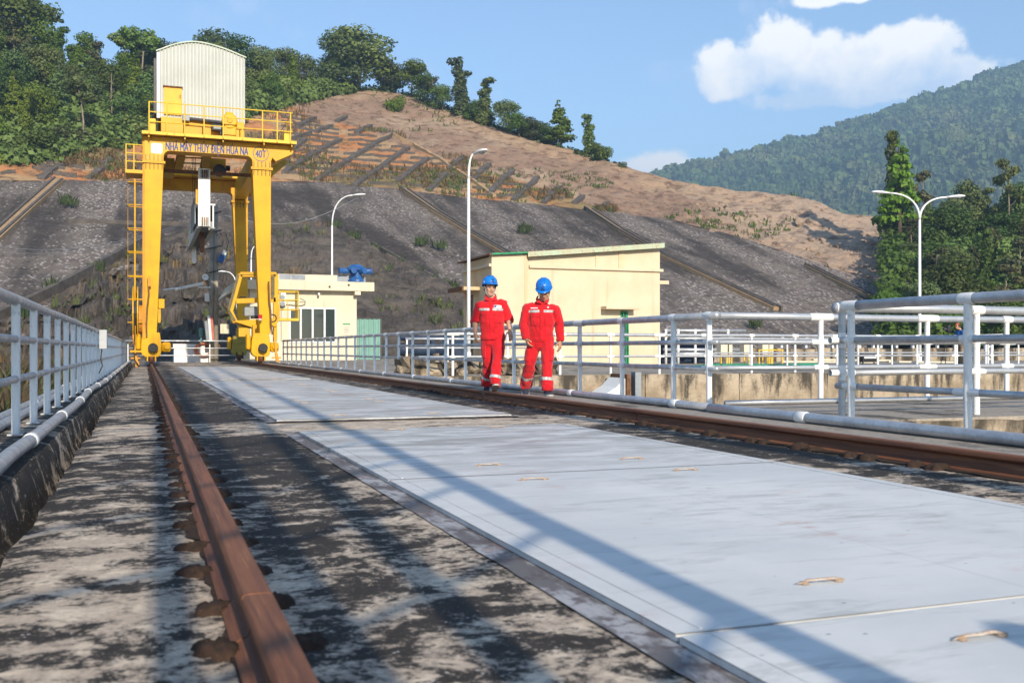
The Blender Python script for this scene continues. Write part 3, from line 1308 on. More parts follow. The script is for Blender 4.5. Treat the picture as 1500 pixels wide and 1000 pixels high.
# posts land where the photograph shows them: first visible one at Y = 8.6
ly = [8.6 + 1.32 * i for i in range(-5, 38) if 8.6 + 1.32 * i < YEND - .3]
fence('long galvanised railing along the left edge of the deck, posts side by side', G_R, (LX, 20), [(LX, y) for y in ly], ((LX, 1.5), (LX, YEND - .2)), white=False, collars=False, z0=.085, whiteposts=lambda i: True, heights=(1.05, .745, .435))


def right_y(px):
    D = F * FX / CT / (px - 212.3)
    return (D - FX * ST) / CT


ry = [right_y(p) for p in (1039, 987, 911.6, 849.5)]
yy = ry[-1]
while yy < 46:
    yy += 1.40
    ry.append(yy)
fence('long galvanised railing behind the two walking men, from crane to corner post', G_R, (FX, 25), [(FX, y) for y in ry], ((FX, ry[0]), (FX, ry[-1])), foot=False, overhang=(.18, .05))
y1 = ry[0]
P1 = [on_y(px, 590, y1 + .02).x for px in (1202, 1358)]
xs1 = P1 + [P1[-1] + 1.3 * i for i in range(1, 9)]
fence('railing running right from the corner post along the near edge of the big pit', G_R, (10, y1 + .02), [(x, y1 + .02) for x in xs1], ((FX + .05, y1 + .02), (xs1[-1], y1 + .02)), foot=False)
y2 = right_y(1231)
P2 = [on_y(px, 600, y2).x for px in (1430,)]
xs2 = [FX + .02] + P2 + [P2[-1] + 1.35 * i for i in range(1, 9)]
fence('railing behind the nearest one, running right across the passage', G_R, (10, y2), [(x, y2) for x in xs2], ((FX - .02, y2), (xs2[-1], y2)), foot=False, whiteposts=lambda i: i > 0)
y3 = right_y(1247)
ys3 = [y3, right_y(1418), right_y(1418) - 1.36, right_y(1418) - 2.72, right_y(1418) - 4.1]
fence('nearest railing at the right edge of the photo, white collars on its posts', G_R, (FX, y3), [(FX, y) for y in ys3], ((FX, y3), (FX, ys3[-1])), foot=False, heights=(1.035, .72, .30), overhang=(.20, .05))
# far side of the big pit
YF = 22.95
xs4 = [FX + .9 + 1.4 * i for i in range(0, 18)]
fence('far railing across the far edge of the big pit', G_R, (14, YF), [(x, YF) for x in xs4], ((FX + .1, YF), (xs4[-1], YF)), heights=(1.0, .45), foot=False, collars=True)
xs5 = [-.85 + 1.42 * i for i in range(0, 5)]
fence('low railing closing the far end of the deck behind the left crane leg', G_R, (1, YEND - .05), [(x, YEND - .05) for x in xs5], ((LX, YEND - .05), (4.9, YEND - .05)), z0=.0, heights=(1.2, .8, .4), collars=False, foot=False)

# conduits along the kerbs
def conduit(name, label, pts, r, coup, mat, group='steel conduits lying along the railings'):
    p0 = pts[0]
    root = empty(name, (p0[0], p0[1], 0), label, 'pipe', group)
    MB().tube(pts, r, 12).build('pipe', mat, root, smooth=True)
    for i in coup:
        a, b = Vector(pts[i]), Vector(pts[i + 1])
        d = (b - a).normalized()
        MB().tube([a - d * .07, a - d * .06, a + d * .06, a + d * .07], [r * 1.02, r * 1.16, r * 1.16, r * 1.02], 12).build('coupling', M['white'] if r > .04 and mat is M['galv'] else M['galv'], root, smooth=True)
    return root


pts = []
for y in np.arange(1.0, YEND - 1, .55):
    pts.append((-.735 + .018 * fbm((y * .35, 2, 0), 2) - .05 * math.exp(-((y - 17) / 2.2) ** 2), y, .125 + .012 * fbm((y * .4, 6, 0), 2)))
conduit('conduit_pipe', 'thick grey pipe lying on the kerb in front of the left railing', pts, .046, list(range(2, len(pts) - 1, 5)), M['galv'])
for k, (x, r) in enumerate(((-1.12, .04), (-1.23, .045))):
    pts = [(x + .02 * fbm((y * .3, k, 0), 2), y, .08 + r) for y in np.arange(1, 34, .8)]
    conduit('conduit_pipe', ('thin grey pipe behind the left railing posts', 'thicker grey pipe behind the left railing, outermost of the two')[k], pts, r, range(3, len(pts) - 1, 6), M['galv'])
ye = on_z(1013, 596, WZ + .05).y
pts = [(5.42 + .012 * fbm((y * .4, 4, 0), 2), y, WZ + .044) for y in np.arange(ye, 47, .7)]
conduit('conduit_pipe', 'grey pipe on the walkway behind the feet of the two men', pts, .043, range(1, len(pts) - 1, 4), M['galv'])
pts = [(5.36 + .01 * fbm((y * .4, 5, 0), 2), y, WZ + .046) for y in np.linspace(1.2, ye - .12, 16)]
conduit('conduit_pipe', 'grey pipe on the walkway crossing the right corner of the photo', pts, .046, (7, 12), M['galv'])
pts = [(lerp(FX - .16, 5.50, t), lerp(ry[1] + .2, 3.0, t), WZ + .024) for t in np.linspace(0, 1, 9)]
conduit('conduit_pipe', 'thin pipe between the thick walkway pipe and the corner railing posts', pts, .021, (3,), M['galv'])
pts = [(x, y1 - .17, WZ + .03) for x in np.arange(FX + .1, 13, .8)]
conduit('conduit_pipe', 'slim pipe lying on the passage floor below the corner railing', pts, .028, (2, 6), M['galv'])
# ------------------------------------------------------------------ hillside behind the dam
SL, Y0 = 0.36, 75.0      # the dark embankment is a plane rising away from the deck
EDGE = [(-420, 300), (-200, 280), (0, 265), (85, 264), (470, 266), (600, 279), (700, 291), (800, 300), (900, 312), (985, 322), (1100, 352), (1200, 386), (1270, 412), (1330, 436), (1420, 474), (1520, 500)]
RIDGE = [(-420, 40), (-200, 55), (0, 74), (100, 104), (200, 112), (300, 110), (400, 118), (470, 128), (500, 131), (560, 131), (600, 141), (650, 160), (700, 178), (750, 195), (800, 209), (850, 222), (900, 241), (940, 252), (985, 263), (1040, 272), (1100, 280), (1150, 287), (1190, 292), (1215, 304), (1235, 312), (1280, 316), (1300, 330), (1322, 362), (1335, 405), (1360, 440), (1420, 476), (1520, 503)]


def plane_at(x, y):
    r = ray(x, y)
    D = (HC + SL * Y0) / (SL * r.y - r.z)
    return D, at(x, y, D)


def hill_s(x):
    return pl(x, [(-400, .62), (300, .62), (500, .5), (900, .46), (1300, .40)])


def hill_at(x, y):
    """point of the hillside seen at photo pixel (x, y)"""
    ye = pl(x, EDGE)
    De, pe = plane_at(x, ye)
    if y >= ye:
        return plane_at(x, y)[1]
    s = hill_s(x)
    v = (HZ - y) / F
    D = (HC - pe.z + s * De) / (s - v)
    return at(x, y, D)


def build_embankment():
    xs = np.arange(-420, 1521, 9.0)
    vs, fs = [], []
    K = 46
    for x in xs:
        top = pl(x, EDGE)
        De, pe = plane_at(x, top)
        for k in range(K + 1):
            t = k / K
            # straight down the slope from the crest to the toe
            p = Vector((pe.x, lerp(Y0 - 9, pe.y, t), 0))
            p.z = SL * (p.y - Y0)
            vs.append(p)
    P = np.array([tuple(p) for p in vs])
    d = vfbm(P * .35, 5, .6) * .55 + vfbm(P * 1.3, 3, .6) * .35
    P[:, 2] += d * np.clip((P[:, 2] + 3) / 2, 0, 1)
    n = K + 1
    for i in range(len(xs) - 1):
        for k in range(K):
            a = i * n + k
            fs.append((a, a + n, a + n + 1, a + 1))
    o = MB().add(P.tolist(), fs).build('embankment', M['slope'], smooth=True)
    return tag(o, kind='structure')


embankment = build_embankment()


def strip_on(fn, pix, w, h, name, parent, mat, lift=.1, step=6):
    """raised beam following the ground through photo points"""
    P = []
    for (x0, y0), (x1, y1) in zip(pix, pix[1:]):
        n = max(2, int(math.hypot(x1 - x0, y1 - y0) / step))
        for t in range(n):
            P.append(fn(lerp(x0, x1, t / n), lerp(y0, y1, t / n)))
    P.append(fn(*pix[-1]))
    vs, fs = [], []
    for i, p in enumerate(P):
        d = (P[min(i + 1, len(P) - 1)] - P[max(i - 1, 0)]).normalized()
        s = d.cross(Vector((0, 0, 1))).normalized() * (w / 2)
        up = Vector((0, -.25, 1)).normalized()
        lo, hi = up * -.5, up * (lift + h)
        vs += [p - s + lo, p + s + lo, p + s + hi, p - s + hi]
    for i in range(len(P) - 1):
        a = i * 4
        for q in range(4):
            fs.append((a + q, a + (q + 1) % 4, a + 4 + (q + 1) % 4, a + 4 + q))
    e = (len(P) - 1) * 4
    fs += [(3, 2, 1, 0), (e, e + 1, e + 2, e + 3)]
    return MB().add(vs, fs).build(name, mat, parent)


pa = lambda x, y: plane_at(x, y)[1]
for pix in ([(86, 266), (42, 305), (-6, 349), (-60, 398)], [(592, 279), (640, 313), (690, 343), (738, 371), (790, 402)], [(862, 308), (910, 340), (968, 374), (1040, 408), (1140, 455)], [(1185, 392), (1225, 412), (1275, 436)]):
    strip_on(pa, pix, 1.35, .12, 'drain_channel', embankment, M['drain'], .25)
    # dark kerbs both sides of the drain
    for off in (-6, 5):
        strip_on(pa, [(x + off, y + (1.5 if off > 0 else -1)) for x, y in pix], .28, .25, 'drain_kerb', embankment, M['rib'], .3)
strip_on(pa, [(-60, 500), (62, 441), (120, 410), (216, 356), (236, 349)], .5, .35, 'edge_kerb', embankment, M['rib'], .55)
strip_on(pa, [(545, 362), (600, 393), (650, 420), (692, 442)], .4, .2, 'edge_kerb', embankment, M['rib'], .4)
strip_on(pa, [(100, 326), (200, 329), (330, 331), (470, 330)], .35, .2, 'edge_kerb', embankment, M['rib'], .2)


def forest_low(x):
    """lower edge of the forest on the hill"""
    return pl(x, [(-420, 262), (0, 241), (40, 240), (110, 226), (200, 212), (300, 190), (380, 165), (430, 152), (490, 136), (530, 131), (2000, -400)])


def ground_col(x, y, q):
    """base colours of the hillside: forest floor, orange cut terraces, brown rock"""
    n = fbm((q.x * .06, q.y * .06, q.z * .06), 4)
    n2 = fbm((q.x * .22, q.y * .22, q.z * .3), 4)
    if y < forest_low(x) + 4 * n2:
        return (.055, .07, .022)
    line = pl(x, [(420, 150), (470, 178), (520, 186), (600, 214), (680, 240), (760, 262), (840, 287), (905, 307)])
    if x < 420 or (x < 912 and y > line + 5 * n2):
        c = Vector((.52, .225, .09)).lerp(Vector((.44, .30, .17)), max(0, min(1, .5 + n2 * 2.2)))
        if n > .12:
            c = c.lerp(Vector((.24, .19, .09)), min(1, (n - .12) * 4))
        if x > 760:
            c = c.lerp(Vector((.30, .22, .10)), min(1, (x - 760) / 90))
        return tuple(c)
    c = Vector((.31, .208, .148)).lerp(Vector((.43, .318, .225)), max(0, min(1, .45 + n * 1.8 + n2)))
    if y < pl(x, RIDGE) + 16:
        c = c.lerp(Vector((.42, .29, .19)), .55)
    if x > 1000:
        c = c.lerp(Vector((.48, .36, .27)), min(.75, (x - 1000) / 260))
    return tuple(c)


def terrace_line(x):
    return pl(x, [(415, 150), (470, 178), (520, 186), (600, 214), (680, 240), (760, 262), (840, 287), (905, 307)])


def terrace_w(x, y):
    if x < 400 or x > 905:
        return 1.0
    t = max(0, min(1, (y - terrace_line(x) + 6) / 12)) * min(1, (x - 400) / 20)
    return 1 - .80 * t


def build_hill():
    xs = np.concatenate([np.arange(-420, 0, 14.0), np.arange(0, 1345, 4.5), np.arange(1345, 1521, 12)])
    K = 54
    vs, cols, zone = [], [], []
    for x in xs:
        ye, yr = pl(x, EDGE), pl(x, RIDGE)
        yr = min(yr, ye - .5)
        for k in range(K + 1):
            t = k / K
            y = lerp(ye + .4, yr, t)
            p = hill_at(x, y)
            vs.append(p)
            cols.append(ground_col(x, y, p))
            zone.append(terrace_w(x, y))
        # crest rolls over and falls away behind
        top = vs[-1]
        back = Vector((ST, CT, 0))
        for (b, dz) in ((4, -.6), (12, -5), (35, -22), (90, -60)):
            q = top + back * b
            q.z = max(-5, top.z + dz)
            vs.append(q)
            cols.append((.06, .07, .025))
            zone.append(1.0)
    n = K + 5
    P = np.array([tuple(p) for p in vs])
    A = np.array(vs)
    w = np.tile(np.concatenate([np.clip(np.arange(K + 1) / 5, 0, 1) * np.clip((K - np.arange(K + 1)) / 4 + .35, .35, 1), np.full(4, .3)]), len(xs))
    d = vfbm(P * .09, 4, .55) * 2.6 + vfbm(P * .4, 4, .6) * 1.5 + vfbm(P * 1.4, 3, .6) * .5
    gul = np.abs(vfbm(P * np.array([.22, .05, .05]), 3)) * -2.0
    w = w * np.array(zone)
    P[:, 2] += (d + gul) * w * .85
    P[:, 1] -= (vfbm(P * .5 + 50, 4, .6) * 2.4) * w
    fs = []
    for i in range(len(xs) - 1):
        for k in range(n - 1):
            a = i * n + k
            fs.append((a, a + n, a + n + 1, a + 1))
    o = MB().add(P.tolist(), fs).build('hillside', M['hill'], smooth=True)
    ca = o.data.color_attributes.new('ground', 'FLOAT_COLOR', 'POINT')
    ca.data.foreach_set('color', np.array([(*c, 1) for c in cols], dtype=np.float32).ravel())
    return tag(o, kind='structure')


hillside = build_hill()

# concrete ribs of the cut terraces, stepped, plus their contour beams
RIBS = [((447, 233), (499, 205)), ((464, 265), (520, 229)), ((521, 229), (574, 196)), ((520, 272), (598, 216)), ((583, 267), (626, 232)), ((627, 280), (653, 256)), ((658, 248), (678, 229)),
        ((692, 266), (717, 237)), ((716, 284), (751, 249)), ((752, 294), (788, 259)), ((795, 298), (821, 270)), ((841, 298), (854, 282)), ((880, 305), (889, 294)), ((462, 195), (486, 185)),
        ((493, 180), (508, 171)), ((522, 196), (543, 182)), ((417, 253), (461, 222)), ((434, 189), (462, 172)), ((429, 204), (455, 196)), ((416, 228), (447, 205)), ((60, 262), (92, 240)), ((128, 262), (160, 238)), ((196, 262), (214, 245))]


def ha(x, y):
    p = hill_at(x, y)
    P = np.array([tuple(p)])
    w = terrace_w(x, y)
    d = vfbm(P * .09, 4, .55) * 2.6 + vfbm(P * .4, 4, .6) * 1.5
    gul = np.abs(vfbm(P * np.array([.22, .05, .05]), 3)) * -2.0
    p.z += float(d[0] + gul[0]) * .85 * w + .10
    p.y -= float((vfbm(P * .5 + 50, 4, .6) * 2.4)[0]) * w + .1
    return p


for (a, b) in RIBS:
    n = max(1, int(math.hypot(a[0] - b[0], a[1] - b[1]) / 11))
    for i in range(n):
        p0 = (lerp(a[0], b[0], i / n), lerp(a[1], b[1], i / n))
        p1 = (lerp(a[0], b[0], (i + .9) / n), lerp(a[1], b[1], (i + .9) / n))
        strip_on(ha, [p0, p1], .95, .10, 'concrete_rib', hillside, M['rib'], .22, 30)
strip_on(ha, [(574, 197), (606, 206), (660, 245), (724, 288)], .6, .08, 'drain_channel', hillside, M['drain'], .18)
strip_on(ha, [(574, 197), (560, 201)], .6, .08, 'drain_channel', hillside, M['drain'], .18)
# contour beams between the ribs: level lines of the terraces, in broken lengths
rg = random.Random(5)
lv = 23.5
nb = 0
while lv < 58 and nb < 260:
    run = []
    x = 412.0
    while x < 880:
        lo, hi = terrace_line(x) + 3, pl(x, EDGE) - 2
        ok = False
        if hi > lo and hill_at(x, hi).z < lv < hill_at(x, lo).z:
            for _ in range(14):
                mid_ = (lo + hi) / 2
                if hill_at(x, mid_).z > lv:
                    lo = mid_
                else:
                    hi = mid_
            ok = True
        if ok and rg.random() > .06 and len(run) < 13:
            run.append((x, (lo + hi) / 2 + rg.uniform(-.6, .6)))
        else:
            if len(run) > 2:
                strip_on(ha, run, .24, .06, 'contour_beam', hillside, M['rib'], .16, 30)
                nb += 1
            run = []
        x += 7.0
    if len(run) > 2:
        strip_on(ha, run, .24, .06, 'contour_beam', hillside, M['rib'], .16, 30)
        nb += 1
    lv += 1.35
for k in range(14):
    x0 = rg.uniform(0, 190)
    y0 = rg.uniform(236, 258)
    strip_on(ha, [(x0, y0), (x0 + 22, y0 + 2)], .30, .08, 'contour_beam', hillside, M['rib'], .18, 8)


def build_rock():
    """rough dark rock toe in front of the embankment"""
    top = [(-200, 520), (-60, 492), (30, 458), (62, 442), (120, 411), (216, 358), (300, 333), (400, 331), (480, 331), (545, 363), (600, 394), (650, 421), (692, 443), (740, 468), (800, 494)]
    xs = np.arange(-200, 801, 3.2)
    K = 60
    vs = []
    for x in xs:
        p = plane_at(x, pl(x, top))[1]
        foot = Vector((p.x * .78 + 2.2, 64.5 + .5 * fbm((p.x * .1, 1, 1), 3), -.3))
        for k in range(K + 1):
            t = k / K
            q = foot.lerp(p + Vector((0, 0, .15)), t)
            vs.append(q)
    P = np.array([tuple(q) for q in vs])
    t = np.tile(np.arange(K + 1) / K, len(xs))
    w = np.clip(t * 7, 0, 1) * np.clip((1 - t) * 9, 0, 1)
    # left: blocky ledges; right: smoother graded waste
    left = np.clip((18 - P[:, 0]) / 16, 0, 1)
    P2 = P.copy()
    blk = (np.floor(vfbm(P * np.array([.30, .16, .16]), 4, .55) * 9) / 9) * 9.0
    rough = vfbm(P * .35, 5, .62) * 2.6 + vfbm(P * 1.2, 4, .65) * 1.1
    ridges = (1 - np.abs(vfbm(P * .22 + 9, 4, .55)) * 3.2) * 1.1
    P2[:, 2] += w * (left * (blk + rough * .9) + (1 - left) * (rough * .7 + ridges * .9)) * .8
    P2[:, 1] -= w * left * vfbm(P * .4 + 31, 4, .6) * 8
    n = K + 1
    fs = []
    for i in range(len(xs) - 1):
        for k in range(K):
            a = i * n + k
            fs.append((a, a + n, a + n + 1, a + 1))
    o = MB().add(P2.tolist(), fs).build('rock_toe', M['rock'], smooth=False)
    return tag(o, kind='structure'), P2


rock, rockP = build_rock()
sel = RNG.choice(len(rockP), 420)
G1 = [(*rockP[i], RNG.uniform(.6, 1.6)) for i in sel if fbm(tuple(rockP[i] * .07), 3) > .05]
tufts('weeds', G1, M['grass_green'], .3, .7, 9, 4, .35, .05)
G2 = [(*rockP[i], RNG.uniform(.6, 1.5)) for i in sel[::-1] if fbm(tuple(rockP[i] * .06 + 30), 3) > .12]
tufts('dry_weeds', G2, M['grass_dry'], .3, .8, 8, 5, .4, .05)
# weed clumps along the kerbs
KW = [(75, 428), (140, 400), (97, 300), (105, 303), (440, 352), (508, 357), (543, 372), (571, 388), (583, 396), (612, 409), (634, 417), (660, 427), (666, 431), (768, 340), (620, 362), (646, 366), (770, 343), (1106, 482), (520, 352), (490, 336), (30, 460), (35, 470)]
G3 = []
for (x, y) in KW:
    for k in range(5):
        p = plane_at(x + rg.uniform(-4, 4), y + rg.uniform(-2, 2))[1]
        G3.append((p.x, p.y, p.z + .3, rg.uniform(1.3, 2.4)))
tufts('kerb_weeds', G3, M['grass_green'], .3, .6, 12, 6, .35, .035)
# rough dry grass over the terraces
G4 = []
for k in range(2600):
    x = RNG.uniform(0, 905)
    ye = pl(x, EDGE)
    lo = max(pl(x, RIDGE), forest_low(x) if x < 520 else -99, pl(x, [(420, 140), (520, 170), (600, 200), (760, 252), (905, 303)]))
    if ye - lo < 2:
        continue
    y = RNG.uniform(lo, ye)
    p = ha(x, y)
    if fbm((p.x * .07, p.y * .07, p.z * .2), 3) > -.02:
        G4.append((p.x, p.y, p.z - .2, RNG.uniform(.7, 1.5)))
tufts('terrace_grass', G4, M['grass_dry'], .4, .9, 6, 7, .5, .07)
G5 = [(p[0] + RNG.normal(0, .5), p[1] + RNG.normal(0, .5), p[2], p[3]) for p in G4 if fbm((p[0] * .1 + 40, p[1] * .1, p[2] * .2), 3) > .22]
tufts('terrace_weeds', G5, M['grass_green'], .3, .7, 6, 8, .4, .07)
SPK = []
for k in range(1500):
    x = RNG.uniform(520, 1320)
    yr, ye = pl(x, RIDGE), pl(x, EDGE)
    p = ha(x, RNG.uniform(yr, ye))
    if fbm((p.x * .05 + 7, p.y * .05, p.z * .1), 3) > (.16 if x < 900 else .30):
        SPK.append((p.x, p.y, p.z - .2, RNG.uniform(.6, 1.4)))
tufts('hill_weeds', SPK, M['grass_green'], .25, .6, 7, 9, .6, .09)

# loose boulders on the quarry face at the right
bm_me = []
for s in range(4):
    b = bmesh.new()
    bmesh.ops.create_icosphere(b, subdivisions=2, radius=.5)
    for v in b.verts:
        v.co *= 1 + .55 * fbm(tuple(v.co * 1.7 + Vector((s * 5, 0, 0))), 3)
        v.co.z *= .7
    me = bpy.data.meshes.new('boulder')
    b.to_mesh(me)
    b.free()
    me.materials.append(M['hill'])
    ca = me.color_attributes.new('ground', 'FLOAT_COLOR', 'POINT')
    ca.data.foreach_set('color', np.tile([.40, .30, .22, 1], len(me.vertices)).astype(np.float32))
    bm_me.append(me)
for k in range(90):
    x = RNG.uniform(1020, 1318)
    yr, ye = pl(x, RIDGE), pl(x, EDGE)
    y = lerp(yr, ye, RNG.uniform(.3, 1))
    p = ha(x, y)
    s = RNG.uniform(.5, 1.8)
    o = link_copy('boulder', bm_me[k % 4], hillside, p - Vector((0, 0, .4)), (RNG.uniform(0, 3), RNG.uniform(0, 3), RNG.uniform(0, 6)), (s, s, s * .8))

# ------------------------------------------------------------------ far mountain
MR = [(700, 300), (860, 285), (940, 268), (980, 256), (1040, 243), (1100, 228), (1150, 215), (1200, 204), (1250, 186), (1300, 168), (1350, 152), (1400, 135), (1440, 120), (1470, 107), (1500, 101), (1540, 92), (1600, 86), (1700, 84), (1850, 110), (2000, 150)]


def mtn_at(x, t):
    Dr = 1350.0
    top = at(x, pl(x, MR), Dr)
    foot = at(x, HZ, 620.0)
    foot.z = -6
    q = foot.lerp(top, t)
    q.z = lerp(-6, top.z, t ** 1.08)
    g = fbm((q.x * .004, q.y * .004, 0), 4)
    g2 = abs(fbm((q.x * .0085 + 5, q.y * .0035, 3), 3))
    q.z += (g * 46 - g2 * 44) * math.sin(math.pi * min(1, t * 1.02)) * min(1, t * 2)
    return q


def build_mountain():
    xs = np.arange(700, 2001, 10.0)
    K = 50
    vs, fs = [], []
    for x in xs:
        for k in range(K + 1):
            vs.append(mtn_at(x, k / K))
        top = vs[-1]
        for b, dz in ((60, -14), (300, -150), (700, -400)):
            vs.append(top + Vector((ST * b, CT * b, max(dz, -6 - top.z))))
    n = K + 4
    for i in range(len(xs) - 1):
        for k in range(n - 1):
            a = i * n + k
            fs.append((a, a + n, a + n + 1, a + 1))
    return tag(MB().add(vs, fs).build('mountain', M['forest_floor'], smooth=True), kind='structure')


build_mountain()


def far_forest():
    """the wood covering the far mountain: clumped crowns of leaf faces"""
    V, Fq = [], []
    unit = []
    for s in range(6):
        rg_ = np.random.default_rng(s)
        q = []
        for k in range(46):
            d = rg_.normal(0, 1, 3)
            d /= np.linalg.norm(d)
            d[2] = abs(d[2]) * .95 - .2
            lob = 1 + .35 * math.sin(d[0] * 5 + s) * math.cos(d[1] * 4 + s * 2)
            c = d * np.array([1, 1, .85]) * lob * rg_.uniform(.72, 1)
            nrm = d + rg_.normal(0, .45, 3)
            nrm /= np.linalg.norm(nrm)
            t1 = np.cross(nrm, [0, 0, 1.0])
            t1 /= np.linalg.norm(t1) + 1e-9
            t2 = np.cross(nrm, t1)
            w = rg_.uniform(.24, .46)
            q.append([c + (t1 * a + t2 * b) * w for a, b in ((-1, -.6), (.8, -1), (1, .7), (-.7, 1))])
        unit.append(np.array(q))          # (64,4,3)
    allv = []
    rg_ = np.random.default_rng(3)
    cnt = 0
    for k in range(10500):
        x = rg_.uniform(930, 1640) if k < 9300 else rg_.uniform(1640, 1995)
        t = rg_.uniform(.24, 1.0) ** .85
        if k < 520:
            t = rg_.uniform(.985, 1.0)
        p = mtn_at(x, t)
        r = rg_.uniform(2.8, 6.0) * (1.5 if rg_.random() < .10 else 1)
        hgt = rg_.uniform(.8, 1.8)
        u = unit[k % 6]
        a = rg_.uniform(0, 6.28)
        c_, s_ = math.cos(a), math.sin(a)
        rot = np.array([[c_, s_, 0], [-s_, c_, 0], [0, 0, hgt]])
        allv.append((u.reshape(-1, 3) @ rot) * r + np.array([p.x, p.y, p.z + r * .75]))
    A = np.concatenate(allv)
    nf = len(A) // 4
    me = bpy.data.meshes.new('far_forest')
    me.vertices.add(len(A))
    me.vertices.foreach_set('co', A.astype(np.float32).ravel())
    me.loops.add(nf * 4)
    me.loops.foreach_set('vertex_index', np.arange(nf * 4, dtype=np.int32))
    me.polygons.add(nf)
    me.polygons.foreach_set('loop_start', np.arange(0, nf * 4, 4, dtype=np.int32))
    me.polygons.foreach_set('loop_total', np.full(nf, 4, dtype=np.int32))
    me.materials.append(M['leaf_mtn'])
    me.update()
    me.validate()
    o = bpy.data.objects.new('far_forest', me)
    COL.objects.link(o)
    tag(o, kind='stuff')


def mat_mtn():
    m = Mat('mountain_foliage', .7, 0, .2)
    n = m.noise(.055, 4, .6, world=True)
    f = m.noise(.22, 3, .6, world=True)
    c = m.mix(m.step(n, .40, .60), (.026, .060, .022), (.075, .125, .036))
    c = m.mix(m.step(f, .56, .72, 0, .7), c, (.13, .15, .055))
    c = m.mix(m.step(f, .42, .30, 0, .6), c, (.014, .034, .014))
    b = m.noise(.011, 4, .6, world=True)
    c = m.mix(m.step(b, .48, .64, 0, .55), c, (.115, .125, .05))
    c = m.mix(m.step(b, .46, .36, 0, .5), c, (.022, .05, .024))
    m.color(c)
    return m.m


M['leaf_mtn'] = mat_mtn()
far_forest()
# ------------------------------------------------------------------ trees
def leaf_quads(lobes, n, size, seed, droop=.25, fill=.35):
    """many small leaf-clump faces through the lobes' shells -> verts, faces"""
    rg_ = np.random.default_rng(seed)
    wts = np.array([(l[3] * l[4] + l[4] * l[5] + l[3] * l[5]) for l in lobes])
    wts = wts / wts.sum()
    ids = rg_.choice(len(lobes), n, p=wts)
    Lb = np.array(lobes)[ids]
    d = rg_.normal(0, 1, (n, 3))
    d /= np.linalg.norm(d, axis=1)[:, None]
    rr = 1 - np.abs(rg_.normal(0, fill, n))
    rr = np.clip(rr, .15, 1.12)
    # clumps: push outward where a coarse noise is high, leaving gaps between
    cl = vfbm(d * 2.4 + ids[:, None] * 7.7 + seed, 3, .6)
    keep = cl > -.16 + .10 * rg_.normal(0, 1, n)
    rr = rr * (1 + .5 * cl)
    C = Lb[:, :3] + d * Lb[:, 3:6] * rr[:, None]
    nr = d + rg_.normal(0, .55, (n, 3))
    nr[:, 2] += .35
    nr /= np.linalg.norm(nr, axis=1)[:, None]
    ref = rg_.normal(0, 1, (n, 3))
    t1 = np.cross(nr, ref)
    t1 /= np.linalg.norm(t1, axis=1)[:, None] + 1e-9
    t2 = np.cross(nr, t1)
    w = size * rg_.uniform(.55, 1.35, n)
    q = np.stack([C - t1 * w[:, None] * .9 - t2 * w[:, None] * .35, C + t1 * w[:, None] * .15 - t2 * w[:, None] * .75,
                  C + t1 * w[:, None] - t2 * w[:, None] * .1, C + t1 * w[:, None] * .05 + t2 * w[:, None] * .7], 1)
    q[:, 2, 2] -= droop * w
    q[:, 0, 2] -= droop * .5 * w
    return q[keep]


def quads_mesh(name, q, mat):
    A = q.reshape(-1, 3)
    nf = len(q)
    me = bpy.data.meshes.new(name)
    me.vertices.add(len(A))
    me.vertices.foreach_set('co', A.astype(np.float32).ravel())
    me.loops.add(nf * 4)
    me.loops.foreach_set('vertex_index', np.arange(nf * 4, dtype=np.int32))
    me.polygons.add(nf)
    me.polygons.foreach_set('loop_start', np.arange(0, nf * 4, 4, dtype=np.int32))
    me.polygons.foreach_set('loop_total', np.full(nf, 4, dtype=np.int32))
    me.materials.append(mat)
    me.update()
    me.validate()
    return me


